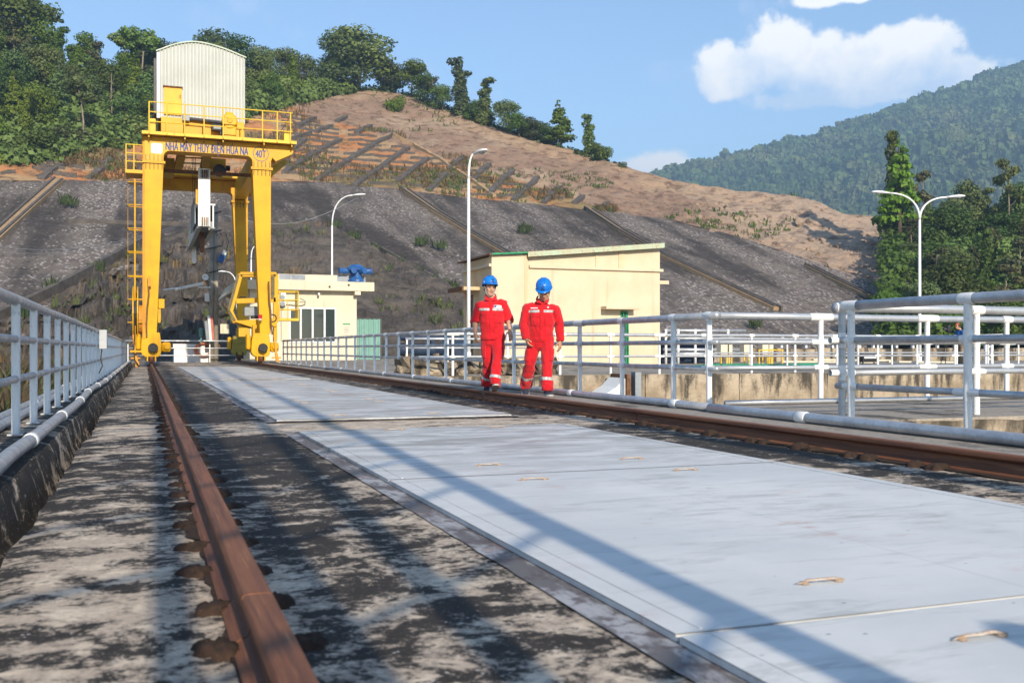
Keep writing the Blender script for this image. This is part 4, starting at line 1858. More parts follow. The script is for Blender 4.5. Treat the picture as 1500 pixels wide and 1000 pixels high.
def make_tree(kind, seed):
    """-> (crown mesh, trunk mesh); one unit = one metre, tree about 10 m tall"""
    rg_ = random.Random(seed)
    lobes, limbs = [], []
    if kind == 'broad':          # heaped dome
        H = 10
        trunk_top = Vector((rg_.uniform(-.4, .4), rg_.uniform(-.4, .4), 6.0))
        for i in range(12):
            a = i * 2.4 + rg_.uniform(-.4, .4)
            r = rg_.uniform(1.2, 2.6) * (1 if i else 0)
            z = rg_.uniform(2.6, 7.9) if i else 8.2
            s = rg_.uniform(1.35, 2.1)
            lobes.append((math.cos(a) * r, math.sin(a) * r, z, s * 1.15, s * 1.15, s * .8))
        n, size, mat, fill = 5000, .225, rg_.choice(['leaf_a', 'leaf_b', 'leaf_a']), .3
    elif kind == 'tall':         # emergent: bare stem, flat irregular top
        trunk_top = Vector((rg_.uniform(-.5, .5), 0, 8.2))
        for i in range(7):
            a = i * 2.2 + rg_.uniform(-.5, .5)
            r = rg_.uniform(.6, 2.0)
            s = rg_.uniform(.75, 1.35)
            lobes.append((math.cos(a) * r, math.sin(a) * r, rg_.uniform(7.4, 9.6), s * 1.2, s * 1.2, s * .7))
        n, size, mat, fill = 1500, .26, rg_.choice(['leaf_a', 'leaf_d', 'leaf_b']), .3
    elif kind == 'column':       # climbers hanging over a tall trunk
        trunk_top = Vector((.5, 0, 8.8))
        for i in range(11):
            t = i / 10
            s = lerp(1.55, .65, t) * rg_.uniform(.75, 1.2)
            lobes.append((rg_.uniform(-.45, .45) + .5 * t, rg_.uniform(-.4, .4), lerp(1.2, 9.3, t), s * .85, s * .85, s * .95))
        lobes.append((1.2, 0, 9.2, .9, .8, .6))
        lobes.append((-.9, 0, 7.3, .6, .6, .5))
        n, size, mat, fill = 3200, .21, 'leaf_b', .25
    elif kind == 'tier':         # layered light crown
        trunk_top = Vector((.1, 0, 9.0))
        for i in range(10):
            t = i / 9
            rr = lerp(2.6, .5, t ** .8)
            for k in range(3 if t < .8 else 1):
                a = rg_.uniform(0, 6.28)
                lobes.append((math.cos(a) * rr * .5, math.sin(a) * rr * .5, lerp(2.2, 9.5, t), rr * .62, rr * .62, .48))
        n, size, mat, fill = 2600, .26, 'leaf_c', .35
    elif kind == 'bush':         # low spreading growth
        trunk_top = Vector((0, 0, 1.8))
        for i in range(7):
            a = i * 2.4
            r = rg_.uniform(.4, 2.2)
            s = rg_.uniform(1.0, 1.7)
            lobes.append((math.cos(a) * r, math.sin(a) * r, rg_.uniform(.8, 2.7), s * 1.2, s * 1.2, s * .9))
        n, size, mat, fill = 2800, .215, rg_.choice(['leaf_b', 'leaf_c', 'leaf_a']), .3
    elif kind == 'thin':         # see-through pale crown
        trunk_top = Vector((.3, 0, 8.6))
        for i in range(9):
            a = i * 2.4
            r = rg_.uniform(.4, 1.7)
            s = rg_.uniform(.6, 1.1)
            lobes.append((math.cos(a) * r, math.sin(a) * r, rg_.uniform(4.6, 9.4), s, s, s * .7))
        n, size, mat, fill = 850, .24, 'leaf_d', .4
    else:                        # dead, bare limbs
        trunk_top = Vector((.3, 0, 9.4))
        n, size, mat, fill = 0, .2, 'leaf_d', .3
    q = leaf_quads(lobes, n, size, seed, fill=fill) if n else None
    if q is not None:
        lo = q[:, :, 2].min()
    crown = quads_mesh('crown', q, M[mat]) if n else None
    t = MB()
    mid = Vector((trunk_top.x * .3 + rg_.uniform(-.2, .2), rg_.uniform(-.2, .2), trunk_top.z * .5))
    r0 = {'bush': .12, 'tall': .17, 'dead': .14, 'thin': .14}.get(kind, .22)
    t.tube([(0, 0, -1.2), (0, 0, .3), mid, trunk_top], [r0 * 1.5, r0 * 1.1, r0 * .8, r0 * .35], 7)
    targets = [Vector(l[:3]) for l in lobes][:8] if n else [Vector((rg_.uniform(-1.6, 1.6), rg_.uniform(-1, 1), rg_.uniform(5, 9.6))) for _ in range(7)]
    for p in targets:
        zb = max(.25 * trunk_top.z, min(p.z - 1.2, trunk_top.z * .92))
        s = zb / trunk_top.z
        b = mid.lerp(trunk_top, max(0, (s - .5) * 2)) if s > .5 else Vector((0, 0, 0)).lerp(mid, s * 2)
        t.tube([b, b.lerp(p, .5) + Vector((0, 0, -.15)), p], [r0 * .45, r0 * .3, r0 * .12], 5)
    trunk = t.mesh('trunk', M['bark'] if kind in ('tall', 'dead', 'thin') else M['bark_dark'], smooth=True)
    return crown, trunk


TREES = {}
for kind, cnt in (('broad', 6), ('tall', 4), ('column', 3), ('tier', 3), ('bush', 5), ('thin', 3), ('dead', 3)):
    TREES[kind] = [make_tree(kind, 100 * len(kind) + 7 * i + ord(kind[0])) for i in range(cnt)]


def tree(kind, p, h, label, group=None, var=None, wide=1.0, cat='tree', name=None, rz=None):
    v = TREES[kind][random.randrange(len(TREES[kind])) if var is None else var]
    nm = name or {'broad': 'broadleaf_tree', 'tall': 'tall_tree', 'column': 'vine_covered_tree', 'tier': 'layered_tree', 'bush': 'bush', 'thin': 'sparse_tree', 'dead': 'dead_tree'}[kind]
    r = empty(nm, p, label, cat, group, random.uniform(0, 6.28) if rz is None else rz)
    s = h / (4.0 if kind == 'bush' else 10.0)
    r.scale = (s * wide, s * wide, s)
    link_copy('trunk', v[1], r, (0, 0, 0))
    if v[0]:
        link_copy('crown', v[0], r, (0, 0, 0))
    return r


def hp(x, y):
    p = hill_at(x, y)
    p.z -= .3
    return p


GF = 'trees of the forest on the hill'
LAB = {'broad': 'rounded dark green tree', 'tall': 'bare-stemmed tree with high crown', 'column': 'climber-wrapped tree', 'tier': 'bright green layered tree', 'thin': 'sparse pale tree', 'dead': 'bare dead tree', 'bush': 'leafy bush'}
taken = []
cands = []
for k in range(4000):
    x = RNG.uniform(-60, 560)
    lo, hi = forest_low(x), pl(x, RIDGE)
    if lo < hi + 2:
        continue
    y = lerp(hi, lo, RNG.uniform(0, 1))
    p = hp(x, y)
    if all((p.x - q.x) ** 2 + (p.y - q.y) ** 2 > 3.5 ** 2 for q in taken):
        taken.append(p)
        cands.append((x, y, p, (y - hi) / (lo - hi)))
    if len(cands) >= 270:
        break
for (x, y, p, t) in cands:
    u = RNG.random()
    if t > .86:
        kind, h = 'bush', RNG.uniform(2.2, 4.2)
        if RNG.random() < .3:
            kind, h = 'broad', RNG.uniform(5, 7)
    elif t < .25:
        kind = 'broad' if u < .72 else 'tall' if u < .86 else 'column' if u < .92 else 'thin' if u < .97 else 'dead'
        h = RNG.uniform(6.0, 9.5)
    else:
        kind = 'broad' if u < .42 else 'column' if u < .58 else 'bush' if u < .76 else 'tier' if u < .86 else 'tall' if u < .91 else 'thin' if u < .96 else 'dead'
        h = RNG.uniform(5, 9) if kind != 'bush' else RNG.uniform(3, 5.2)
    size = 'large ' if h > 8.2 else 'small ' if h < 6 and kind != 'bush' else ''
    lev = 'on the skyline' if t < .2 else 'along the lower forest edge' if t > .78 else 'high in the forest' if t < .45 else 'low in the forest'
    side = 'at the far left' if x < 75 else 'left of the crane' if x < 150 else 'just left of the hoist house' if x < 232 else 'behind the hoist house' if x < 360 else 'right of the hoist house' if x < 450 else 'at the right end of the forest'
    tree(kind, p, h, size + LAB[kind] + ' ' + lev + ' ' + side, GF if kind != 'bush' else 'bushes of the forest on the hill', cat='bush' if kind == 'bush' else 'tree', wide=RNG.uniform(.85, 1.2))

# undergrowth that closes the gaps between the trunks
q = []
for k in range(5400):
    x = RNG.uniform(-60, 556) if k < 4200 else RNG.uniform(-415, -60)
    lo, hi = forest_low(x), pl(x, RIDGE)
    if lo < hi + 2:
        continue
    p = hp(x, lerp(hi, lo + 1, RNG.uniform(0, 1)))
    s = RNG.uniform(.8, 2.4) * (1 if x > -60 else 1.7)
    q.append(leaf_quads([(p.x, p.y, p.z + s * .4, s, s, s * .75)], 34, .42, k, fill=.3))
tag(bpy.data.objects.new('undergrowth', quads_mesh('undergrowth', np.concatenate(q), M['leaf_b'])), kind='stuff')
COL.objects.link(bpy.data.objects['undergrowth'])

# single trees the skyline shows
tree('tall', hp(206, 142), 11.0, 'lone tall tree with a bare trunk rising left of the hoist house', var=1)
tree('dead', hp(226, 118), 9.0, 'bleached bare tree trunk just left of the hoist house roof', var=0, wide=.5)
tree('tall', hp(122, 218), 9.5, 'slim pale-trunked tree at the lower edge of the forest left of crane', var=2)
tree('broad', hp(30, 92), 12.5, 'largest dark tree on the skyline in the top left corner', var=0, wide=1.25)
tree('broad', hp(525, 131), 13.5, 'big heaped dark tree at the right end of the skyline forest', var=2, wide=1.45)
tree('broad', hp(495, 134), 12.0, 'dark tree on the skyline just left of the big heaped one', var=3, wide=1.3)
tree('broad', hp(566, 133), 7.5, 'olive round tree on the crest right of the big heaped tree', var=1, wide=1.2)
tree('tier', hp(580, 134), 6.0, 'small layered tree on the crest beside the olive round one', var=1)
RT = [('broad', 603, 142, 8.0, 1.15, 'round tree on the ridge where the bare slope begins'), ('broad', 622, 151, 6.5, 1.1, 'small dark round tree on the ridge left of the vine column'),
      ('thin', 634, 158, 7.0, 1.0, 'thin reddish tree on the ridge left of the vine column'), ('broad', 648, 165, 6.0, 1.1, 'dark tree at the left foot of the vine column'),
      ('column', 676, 172, 12.0, 1.15, 'tallest ridge tree, a leaning column hung with vines'), ('column', 710, 183, 9.0, 1.7, 'second vine-hung column tree on the ridge'),
      ('broad', 694, 180, 5.0, 1.1, 'low dark tree between the two vine columns'), ('broad', 742, 197, 7.0, 1.0, 'dark ridge tree right of the second vine column'), ('broad', 760, 202, 5.5, 1.2, 'middling dark ridge tree right of the vine columns'),
      ('broad', 778, 206, 5.0, 1.2, 'low dark tree on the ridge left of the bright layered one'), ('tier', 820, 216, 9.0, 1.35, 'bright green layered tree standing out on the ridge'),
      ('broad', 800, 212, 4.6, 1.1, 'low tree at the left foot of the bright layered tree'), ('column', 863, 228, 7.6, 1.35, 'slender tree near the right end of the ridge trees'), ('bush', 880, 233, 3.4, .8, 'last small round bush at the right end of the ridge trees'),
      ('bush', 578, 162, 3.4, .9, 'lone dark shrub on the bare brown slope under the crest'), ('bush', 912, 248, 1.6, 1.0, 'tiny shrub on the ridge right of the last tree')]
for (kind, x, y, h, w, lab) in RT:
    tree(kind, hp(x, y), h, lab, 'trees along the bare ridge', wide=w, cat='bush' if kind == 'bush' else 'tree')

q = []
for k in range(420):
    x = RNG.uniform(470, 905)
    p = hp(x, pl(x, RIDGE) + RNG.uniform(-.5, 2.5))
    p += Vector((ST, CT, 0)) * RNG.uniform(0, 5)
    s = RNG.uniform(.5, 1.5) * (1.25 if x < 800 else .7)
    q.append(leaf_quads([(p.x, p.y, p.z + s * .4, s, s, s * .8)], 36, .36, 20000 + k, fill=.3))
o = bpy.data.objects.new('ridge_scrub', quads_mesh('ridge_scrub', np.concatenate(q), M['leaf_a']))
COL.objects.link(o)
tag(o, kind='stuff')

# wooded slope at the right, behind the double lamp
RS = [(1290, 330), (1340, 330), (1400, 335), (1460, 330), (1520, 322), (1620, 310), (1800, 300)]


def rslope(x, t):
    foot = at(x, 476, 92.0)
    foot.z = 1.5
    top = at(x, pl(x, RS) + 4, 138.0 + (x - 1290) * .02)
    q = foot.lerp(top, t)
    q.z += 1.2 * fbm((q.x * .1, q.y * .1, 2), 3)
    return q


vs, fs = [], []
xs = np.arange(1262, 1800, 14.0)
K = 14
for x in xs:
    edge = max(0, min(1, (x - 1262) / 60))
    for k in range(K + 1):
        q = rslope(x, k / K)
        q.z = lerp(-3, q.z, edge)
        vs.append(q)
    for b, dz in ((10, -3), (60, -30)):
        vs.append(vs[-1] + Vector((ST * b, CT * b, dz)))
n = K + 3
for i in range(len(xs) - 1):
    for k in range(n - 1):
        a = i * n + k
        fs.append((a, a + n, a + n + 1, a + 1))
tag(MB().add(vs, fs).build('wooded_slope', M['forest_floor'], smooth=True), kind='structure')
taken = []
GR = 'trees of the wooded slope at the right'
LABR = {'broad': 'rounded green tree', 'column': 'vine-hung tree', 'tier': 'bright layered tree', 'bush': 'leafy bush', 'thin': 'sparse tree'}
cnt = 0
for k in range(3000):
    x, t = RNG.uniform(1300, 1560), RNG.uniform(0, 1)
    p = rslope(x, t)
    if any((p.x - q_.x) ** 2 + (p.y - q_.y) ** 2 < 3.0 ** 2 for q_ in taken):
        continue
    taken.append(p)
    u = RNG.random()
    kind = 'bush' if u < .46 else 'broad' if u < .66 else 'column' if u < .78 else 'tier' if u < .92 else 'thin'
    h = RNG.uniform(2.6, 4.4) if kind == 'bush' else RNG.uniform(4.2, 7.2)
    if x < 1335:
        h *= .6
    lev = 'low on' if t < .3 else 'halfway up' if t < .65 else 'high on'
    side = 'left of the double lamp post' if x < 1340 else 'right of the double lamp post' if x < 1420 else 'at the right edge of the photo' if x < 1505 else 'past the right edge'
    size = ('large ' if h > 3.8 else 'small ' if h < 3.1 else '') if kind == 'bush' else ('tall ' if h > 6.2 else 'small ' if h < 5.0 else '')
    tree(kind, p - Vector((0, 0, .3)), h, size + LABR[kind] + ' ' + lev + ' the wooded slope ' + side, GR if kind != 'bush' else 'bushes of the wooded slope at the right', cat='bush' if kind == 'bush' else 'tree', wide=RNG.uniform(.95, 1.3))
    cnt += 1
    if cnt >= 130:
        break
q = []
for k in range(2100):
    x, t = RNG.uniform(1296, 1620) if k < 1700 else RNG.uniform(1620, 1790), RNG.uniform(0, 1.0)
    p = rslope(x, t)
    s = RNG.uniform(.7, 1.6)
    q.append(leaf_quads([(p.x, p.y, p.z + s * .4, s, s, s * .75)], 36, .34, 9000 + k, fill=.3))
o = bpy.data.objects.new('scrub', quads_mesh('scrub', np.concatenate(q), M['leaf_c']))
COL.objects.link(o)
tag(o, kind='stuff')
tree('tier', rslope(1318, .8), 13.5, 'tall bright layered tree left of the double lamp post', GR, var=0, wide=.95)
tree('column', at(1309, 330, 136), 13.0, 'tallest tree behind the double lamp, a slim dark leafy column', GR, var=0, wide=.75)
tree('thin', at(1352, 350, 132), 9.5, 'sparse brown-leaved tree just behind the double lamp post', GR, var=1, wide=.9)
tree('thin', at(1478, 350, 130), 11.0, 'pale-trunked thin tree at the right edge above the woods', GR, var=0, wide=.8)
tree('broad', at(1496, 352, 132), 8.0, 'dark round tree at the right edge behind the pale-trunked one', GR, var=4)
tree('broad', at(1413, 348, 134), 8.5, 'dark round tree right of the double lamp heads', GR, var=5)
# ------------------------------------------------------------------ gantry crane
CY0, CY1 = 45.0, 55.4            # front and rear portal planes
RTOP = 0.1355
crane = empty('gantry_crane', (RL, CY0, RTOP), 'tall yellow gantry crane with a cream hoist house, standing on the rusty rails', 'crane')
Y_, YP, YO, YD = M['yellow'], M['yellow_pale'], M['yellow_old'], M['yellow_dirty']


def cf(x, y, Y=CY0):
    """photo pixel on a plane across the rails -> (X, Z)"""
    p = on_y(x, y, Y)
    return (p.x, p.z)


def poly(pix, Y):
    return [cf(x, y, Y) for x, y in pix]


def arc(c, r, a0, a1, n=6):
    return [(c[0] + r * math.cos(R(lerp(a0, a1, i / n))), c[1] + r * math.sin(R(lerp(a0, a1, i / n)))) for i in range(n + 1)]


# the portal in crane metres: X from the left rail, Z from the ground
XL0, XL1 = cf(211.5, 300)[0], cf(239.5, 250)[0]           # left leg, outer/inner at the top
ZB = cf(290, 226.5)[1]                                     # underside of the cross beam
ZT = on_y(208, 191.5, CY0 - .85).z - .13                   # underside of the deck plate
ZF = cf(225, 240)[1]                                       # leg flange
XR0, XR1 = cf(368.5, 245)[0], cf(395.5, 245)[0]
XEND = cf(428, 215)[0]
TD = .42                                                   # half depth of the legs


def leg(yc, left, th):
    xo0, xo1 = (XL0, XL0) if left else (XR1, XR1)
    xi0, xi1 = (XL1, XL1 - .27) if left else (XR0, XR0 + .34)
    zb = 1.42
    m = MB()
    vs = []
    for z, xi in ((zb, xi1), (ZF - .02, xi0)):
        xa, xb = sorted((xo0, xi))
        td = TD * (.62 if z < 2 else 1.0) * th
        vs += [(xa, yc - td, z), (xb, yc - td, z), (xb, yc + td, z), (xa, yc + td, z)]
    m.add(vs, [(3, 2, 1, 0), (4, 5, 6, 7), (0, 1, 5, 4), (1, 2, 6, 5), (2, 3, 7, 6), (3, 0, 4, 7)])
    o = m.build('leg', Y_, crane, bevel=.015)
    # bolted flange with stiffener fins above and below
    xa, xb = sorted((xo0, xi0))
    f = MB()
    f.box((xa - .07, yc - TD * th - .07, ZF - .05), (xb + .07, yc + TD * th + .07, ZF - .004))
    f.box((xa - .07, yc - TD * th - .07, ZF + .004), (xb + .07, yc + TD * th + .07, ZF + .05))
    f.build('flange', Y_, o)
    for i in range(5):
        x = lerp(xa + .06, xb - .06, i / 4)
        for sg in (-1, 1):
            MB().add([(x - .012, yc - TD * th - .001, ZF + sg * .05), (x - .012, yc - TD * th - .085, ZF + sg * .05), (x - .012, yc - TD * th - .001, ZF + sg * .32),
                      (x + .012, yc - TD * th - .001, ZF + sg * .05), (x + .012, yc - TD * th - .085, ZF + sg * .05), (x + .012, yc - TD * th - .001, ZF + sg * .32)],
                     [(0, 1, 2), (5, 4, 3), (0, 3, 4, 1), (1, 4, 5, 2), (2, 5, 3, 0)]).build('flange_fin', M['dark'], o)  # fins coloured dark to stand in for the shade on them
    return o


def portal(yc, th, front):
    lf = leg(yc, True, th)
    rt = leg(yc, False, th)
    r = .26
    xi, xj = XL1, XR0
    P = [(XL0, ZF + .06), (XL1, ZF + .06)]
    P += [(XL1, ZB - r)] + [(xi + r + r * math.cos(R(a)), ZB - r + r * math.sin(R(a))) for a in (180, 157, 135, 112, 90)][1:]
    P += [(xj - r + r * math.cos(R(a)), ZB - r + r * math.sin(R(a))) for a in (90, 67, 45, 22, 0)]
    P += [(XR0, ZF + .06), (XR1, ZF + .06), (XR1, ZF + .34)]
    P += [(XR1 + .06, ZF + .50), (XR1 + .20, ZB - .16), (XEND - .05, ZB + .20), (XEND, ZB + .34), (XEND, ZT), (XL0, ZT)]
    m = MB().prism(P, yc - TD * th, yc + TD * th)
    b = m.build('cross_beam', Y_, crane, bevel=.012)
    # lips on the lower edge of the box beam
    MB().box((XL0 - .01, yc - TD * th - .05, ZT - .05), (XEND + .01, yc + TD * th + .05, ZT - .003)).build('beam_flange', Y_, b)
    return lf, rt, b


fl, fr, fbeam = portal(CY0, 1.0, True)
rl, rr, rbeam = portal(CY1, .9, False)

# end girders joining the two portals along the rails
for x0, x1 in ((XL0 + .12, XL1 - .1), (XR0 + .1, XR1 - .12)):
    MB().box((x0, CY0 + TD + .004, ZT - .95), (x1, CY1 - TD * .9 - .004, ZT - .06)).build('girder', Y_, crane, bevel=.012)
# raking bracket carrying the deck's right end
m = MB()
m.beam((XR1 + .04, CY0 + 1.2, ZF + .0), (XEND - .1, CY0 + 2.0, ZT - .25), .30, .34, (0, 1, 0))
m.build('raking_strut', YD, crane)

# ---- deck
DX0, DX1 = cf(208, 191)[0], cf(430.5, 206)[0]
ZD = ZT + .13
fy = CY0 - .85
d = MB()
d.box((DX0, fy, ZT + .03), (DX1, CY0 + 1.1, ZD))
d.box((DX0, CY1 - 1.2, ZT + .03), (DX1, CY1 + 1.2, ZD))
d.box((DX0, CY0 + 1.103, ZT + .03), (DX0 + 1.1, CY1 - 1.203, ZD))
d.box((DX1 - 1.0, CY0 + 1.103, ZT + .03), (DX1, CY1 - 1.203, ZD))
deckp = d.build('deck_plate', Y_, crane)
MB().box((DX0, fy - .03, ZD - .12), (DX1, fy - .004, ZD + .01)).build('toe_board', YP, deckp)
for px in (218, 270, 325, 384, 424):
    x = cf(px, 200)[0]
    MB().add([(x - .03, CY0 - TD - .006, ZT - .20), (x + .03, CY0 - TD - .006, ZT - .20), (x + .03, CY0 - TD - .006, ZT + .02), (x - .03, CY0 - TD - .006, ZT + .02), (x - .03, fy + .05, ZT + .02), (x + .03, fy + .05, ZT + .02), (x - .03, fy + .05, ZT - .10), (x + .03, fy + .05, ZT - .10)],
             [(0, 1, 2, 3), (3, 2, 5, 4), (4, 5, 7, 6), (6, 7, 1, 0), (0, 3, 4, 6), (1, 7, 5, 2)]).build('deck_bracket', YD, crane)

# deck railing: front run and right end
zr = ZD


def thin_rail(parent, pts, h, posts, levels=(1.0, .66, .33), r=.024, mat=YP, name='deck_rail'):
    for k, t in enumerate(levels):
        MB().tube([(x, y, z + h * t) for x, y, z in pts], r, 6).build(name, mat, parent)
    for (x, y, z) in posts:
        MB().tube([(x, y, z - .1), (x, y, z + h)], r * 1.15, 6).build('rail_post', mat, parent)


fyr = fy - .045
hx0, hx1 = cf(218.5, 190, fy)[0], cf(428, 205, fy)[0]
posts = [(cf(px, 195, fy)[0], fyr, zr) for px in (218.5, 244.5, 270.5, 299, 327, 355, 384.5, 406, 425.5)]
thin_rail(deckp, [(hx0, fyr, zr), (hx1, fyr, zr)], 1.22, posts)
thin_rail(deckp, [(hx1, fyr, zr), (hx1, CY0 + 3.4, zr)], 1.22, [(hx1, CY0 + .8, zr), (hx1, CY0 + 3.4, zr)])
thin_rail(deckp, [(hx0, fyr, zr), (hx0, CY0 + 3.4, zr)], 1.22, [(hx0, CY0 + .8, zr), (hx0, CY0 + 3.4, zr)])
MB().box((hx0 + .02, fyr + .1, zr + .01), (hx0 + .26, fyr + .6, zr + .55)).build('junction_box', YP, deckp, bevel=.02)
MB().box((hx1 - .34, fyr + .1, zr + .01), (hx1 - .06, fyr + .6, zr + .42)).build('junction_box', YP, deckp, bevel=.02)

# ---- hoist house on the trolley
HY = CY0 + 1.45
hX0, hX1 = cf(230.5, 150, HY)[0], cf(359, 150, HY)[0]
HYB = CY0 + 5.2
zl, za, zrr = cf(232, 76.5, HY)[1], cf(287, 63, HY)[1], cf(359, 86, HY)[1]
zfl = cf(300, 178, HY)[1]
house = tag(bpy.data.objects.new('hoist_house', None))
COL.objects.link(house)
house.parent = crane
house.location = (0, 0, 0)


def roof_z(x):
    t = (x - hX0) / (hX1 - hX0)
    mid = .44
    if t < mid:
        s = t / mid
        return za - (za - zl) * (1 - s) ** 1.75
    s = (t - mid) / (1 - mid)
    return za - (za - zrr) * s ** 1.75


pitch = .148
x = hX0
ribs = []
while x < hX1 - .01:
    for dx, dy in ((0, 0), (.080, 0), (.098, -.05), (.130, -.05)):
        if x + dx < hX1:
            ribs.append((x + dx, HY + dy))
    x += pitch
ribs.append((hX1, HY))
m = MB()
vs, fs = [], []
for (x, y) in ribs:
    vs += [(x, y, zfl), (x, y, roof_z(x))]
for i in range(len(ribs) - 1):
    a = 2 * i
    fs.append((a, a + 2, a + 3, a + 1))
m.add(vs, fs)
m.build('front_sheet', M['sheet'], house)
m = MB()
m.box((hX0 + .03, HY + .035, zfl), (hX1 - .03, HY + .07, min(zl, zrr) - .05))
m.box((hX0 + .001, HY + .072, zfl), (hX0 + .05, HYB, zl - .03))
m.box((hX1 - .05, HY + .072, zfl), (hX1 - .001, HYB, zrr - .03))
m.box((hX0 + .052, HYB - .05, zfl), (hX1 - .052, HYB, zrr - .03))
m.build('house_wall', M['sheet'], house)
rs = []
N_ = 18
for i in range(N_ + 1):
    x = lerp(hX0 - .05, hX1 + .05, i / N_)
    z = roof_z(max(hX0, min(hX1, x)))
    rs.append([(x, HY - .09, z + .005), (x, HYB + .06, z + .005), (x, HYB + .06, z + .06), (x, HY - .09, z + .06)])
MB().rings(rs).build('roof', M['sheet_trim'], house)
MB().box((hX0 - .02, HY - .035, zfl), (hX0 + .13, HY - .0302, zl - .02)).build('corner_trim', M['white_clean'], house)
MB().box((hX0 - .14, HY + .5, zfl + .3), (hX0 - .03, HYB - .3, zl - .15)).build('dark_side_box', M['dark'], house)  # dark box along the left side of the house
p0, p1 = cf(240, 128, HY), cf(266.5, 170, HY)
dr = MB().box((p0[0], HY - .10, p1[1]), (p1[0], HY - .04, p0[1])).build('house_door', YO, house, bevel=.015)
dr.data.materials[0] = M['door_y'] = simple('orange_yellow_door', (.86, .46, .02), (.78, .38, .02), 1.2, .5)
MB().box((p0[0] - .03, HY - .17, p0[1]), (p1[0] + .03, HY - .03, p0[1] + .05)).build('door_hood', M['rust'], dr)
MB().tube([(p1[0] - .08, HY - .13, p1[1] + .75), (p1[0] - .08, HY - .13, p1[1] + .9)], .02, 6).build('handle', M['dark'], dr)

# ---- trolley frame and winch machinery in front of the house
TY = CY0 + .35
w = cf(235, 171, TY)
m = MB()
m.box((cf(236, 172, TY)[0], TY, ZD + .05), (cf(270, 188, TY)[0], TY + 1.0, cf(250, 172, TY)[1]))
m.add([(cf(271, 0, TY)[0], TY + .1, ZD + .05), (cf(345, 0, TY)[0], TY + .1, ZD + .05), (cf(345, 0, TY)[0], TY + .1, cf(345, 183, TY)[1]), (cf(271, 0, TY)[0], TY + .1, cf(271, 173, TY)[1]),
       (cf(271, 0, TY)[0], TY + .8, ZD + .05), (cf(345, 0, TY)[0], TY + .8, ZD + .05), (cf(345, 0, TY)[0], TY + .8, cf(345, 183, TY)[1]), (cf(271, 0, TY)[0], TY + .8, cf(271, 173, TY)[1])],
      [(0, 1, 2, 3), (7, 6, 5, 4), (0, 4, 5, 1), (1, 5, 6, 2), (2, 6, 7, 3), (3, 7, 4, 0)])
m.build('trolley_frame', Y_, crane, bevel=.02)
a, b = on_y(277, 174, TY - .05), on_y(328, 180, TY - .05)
sh = MB().tube([a, b], .07, 8).build('drive_shaft', M['dark'], crane)
MB().box((a.x - .28, a.y - .15, a.z - .14), (a.x + .02, a.y + .2, a.z + .16)).build('coupling_guard', M['grey'], sh, bevel=.02)
g0 = on_y(327, 191, TY - .1)
g1 = on_y(346, 164, TY - .1)
m = MB()
m.box((g0.x, TY - .10, ZD + .04), (g1.x, TY + .6, g1.z - .18))
m.lathe(((g0.x + g1.x) / 2, TY - .16, g1.z - .42), (0, 1, 0), [(0, .30), (.05, .34), (.6, .34), (.66, .30)], 16)
m.box((g0.x + .12, TY + .0, g1.z - .2), (g1.x - .12, TY + .4, g1.z))
gb = m.build('gearbox', Y_, crane, bevel=.03)
MB().lathe(((g0.x + g1.x) / 2, TY - .20, g1.z - .42), (0, 1, 0), [(0, .10), (.05, .13)], 12).build('gearbox_cap', YD, gb)
MB().lathe((g0.x - .02, TY - .1, ZD + .30), (1, 0, 0), [(-.12, .05), (-.12, .22), (-.02, .22), (-.02, .05)], 14).build('brake_drum', M['dark'], gb)
l0, l1 = on_y(309.5, 181, TY - .25), on_y(326, 192, TY - .25)
fld = MB().box((l0.x, TY - .25, l1.z), (l1.x, TY - .05, l0.z)).build('floodlight', M['black'], crane, bevel=.02)
MB().box((l0.x + .10, TY - .262, l1.z + .07), (l1.x - .05, TY - .2505, l0.z - .08)).build('lens', M['grey'], fld)
MB().box((cf(346, 180, TY)[0], TY + .1, ZD + .04), (cf(358.5, 180, TY)[0], TY + .7, cf(350, 178, TY)[1])).build('motor_box', Y_, crane, bevel=.02)
MB().lathe((cf(358, 188, TY)[0], TY + .3, ZD + .22), (1, 0, 0), [(0, .10), (.22, .10), (.24, .06)], 10).build('motor', M['dark'], crane)

# ---- hanging trolley parts under the beam
U = CY0 + 3.0
for px0, px1 in ((241, 256), (300, 331)):
    q0, q1 = cf(px0, 231, U), cf(px1, 249, U)
    MB().box((q0[0], U, q1[1]), (q1[0], U + 2.6, q0[1])).build('sheave_box', YD, crane, bevel=.02)
for px, py0, py1 in ((266, 226, 250), (304, 226, 248)):
    p, q_ = on_y(px, py0, CY0 + 1.8), on_y(px - 6, py1, CY0 + 3.3)
    MB().beam(p, q_, .30, .34, (1, 0, 0)).build('trolley_strut', YD, crane)
for py in (231, 239):
    p, q_ = on_y(269, py, CY0 + 3.4), on_y(300, py + 1, CY0 + 3.4)
    MB().tube([p, q_], .04, 6).build('trolley_bar', YD, crane)
p = on_y(322, 249.5, U - .05)
MB().lathe((p.x, U - .05, p.z), (0, 1, 0), [(0, .28), (.1, .30), (.2, .28)], 16).build('trolley_wheel', M['dark'], crane)
p = on_y(333.5, 245, U)
MB().lathe((p.x - .1, U + .3, p.z), (1, 0, 0), [(0, .13), (.22, .13), (.24, .08)], 10).build('buffer', M['black'], crane)
MB().box((cf(241, 249.5, CY0 + 2.0)[0], CY0 + 1.9, cf(300, 254, CY0 + 2)[1] - .05), (cf(369, 252, CY0 + 2)[0], CY0 + 2.1, cf(300, 252, CY0 + 2)[1] + .02)).build('trolley_rail', M['rust'], crane)

# ---- lettering on the front beam
LETTER_Y = CY0 - TD - .007


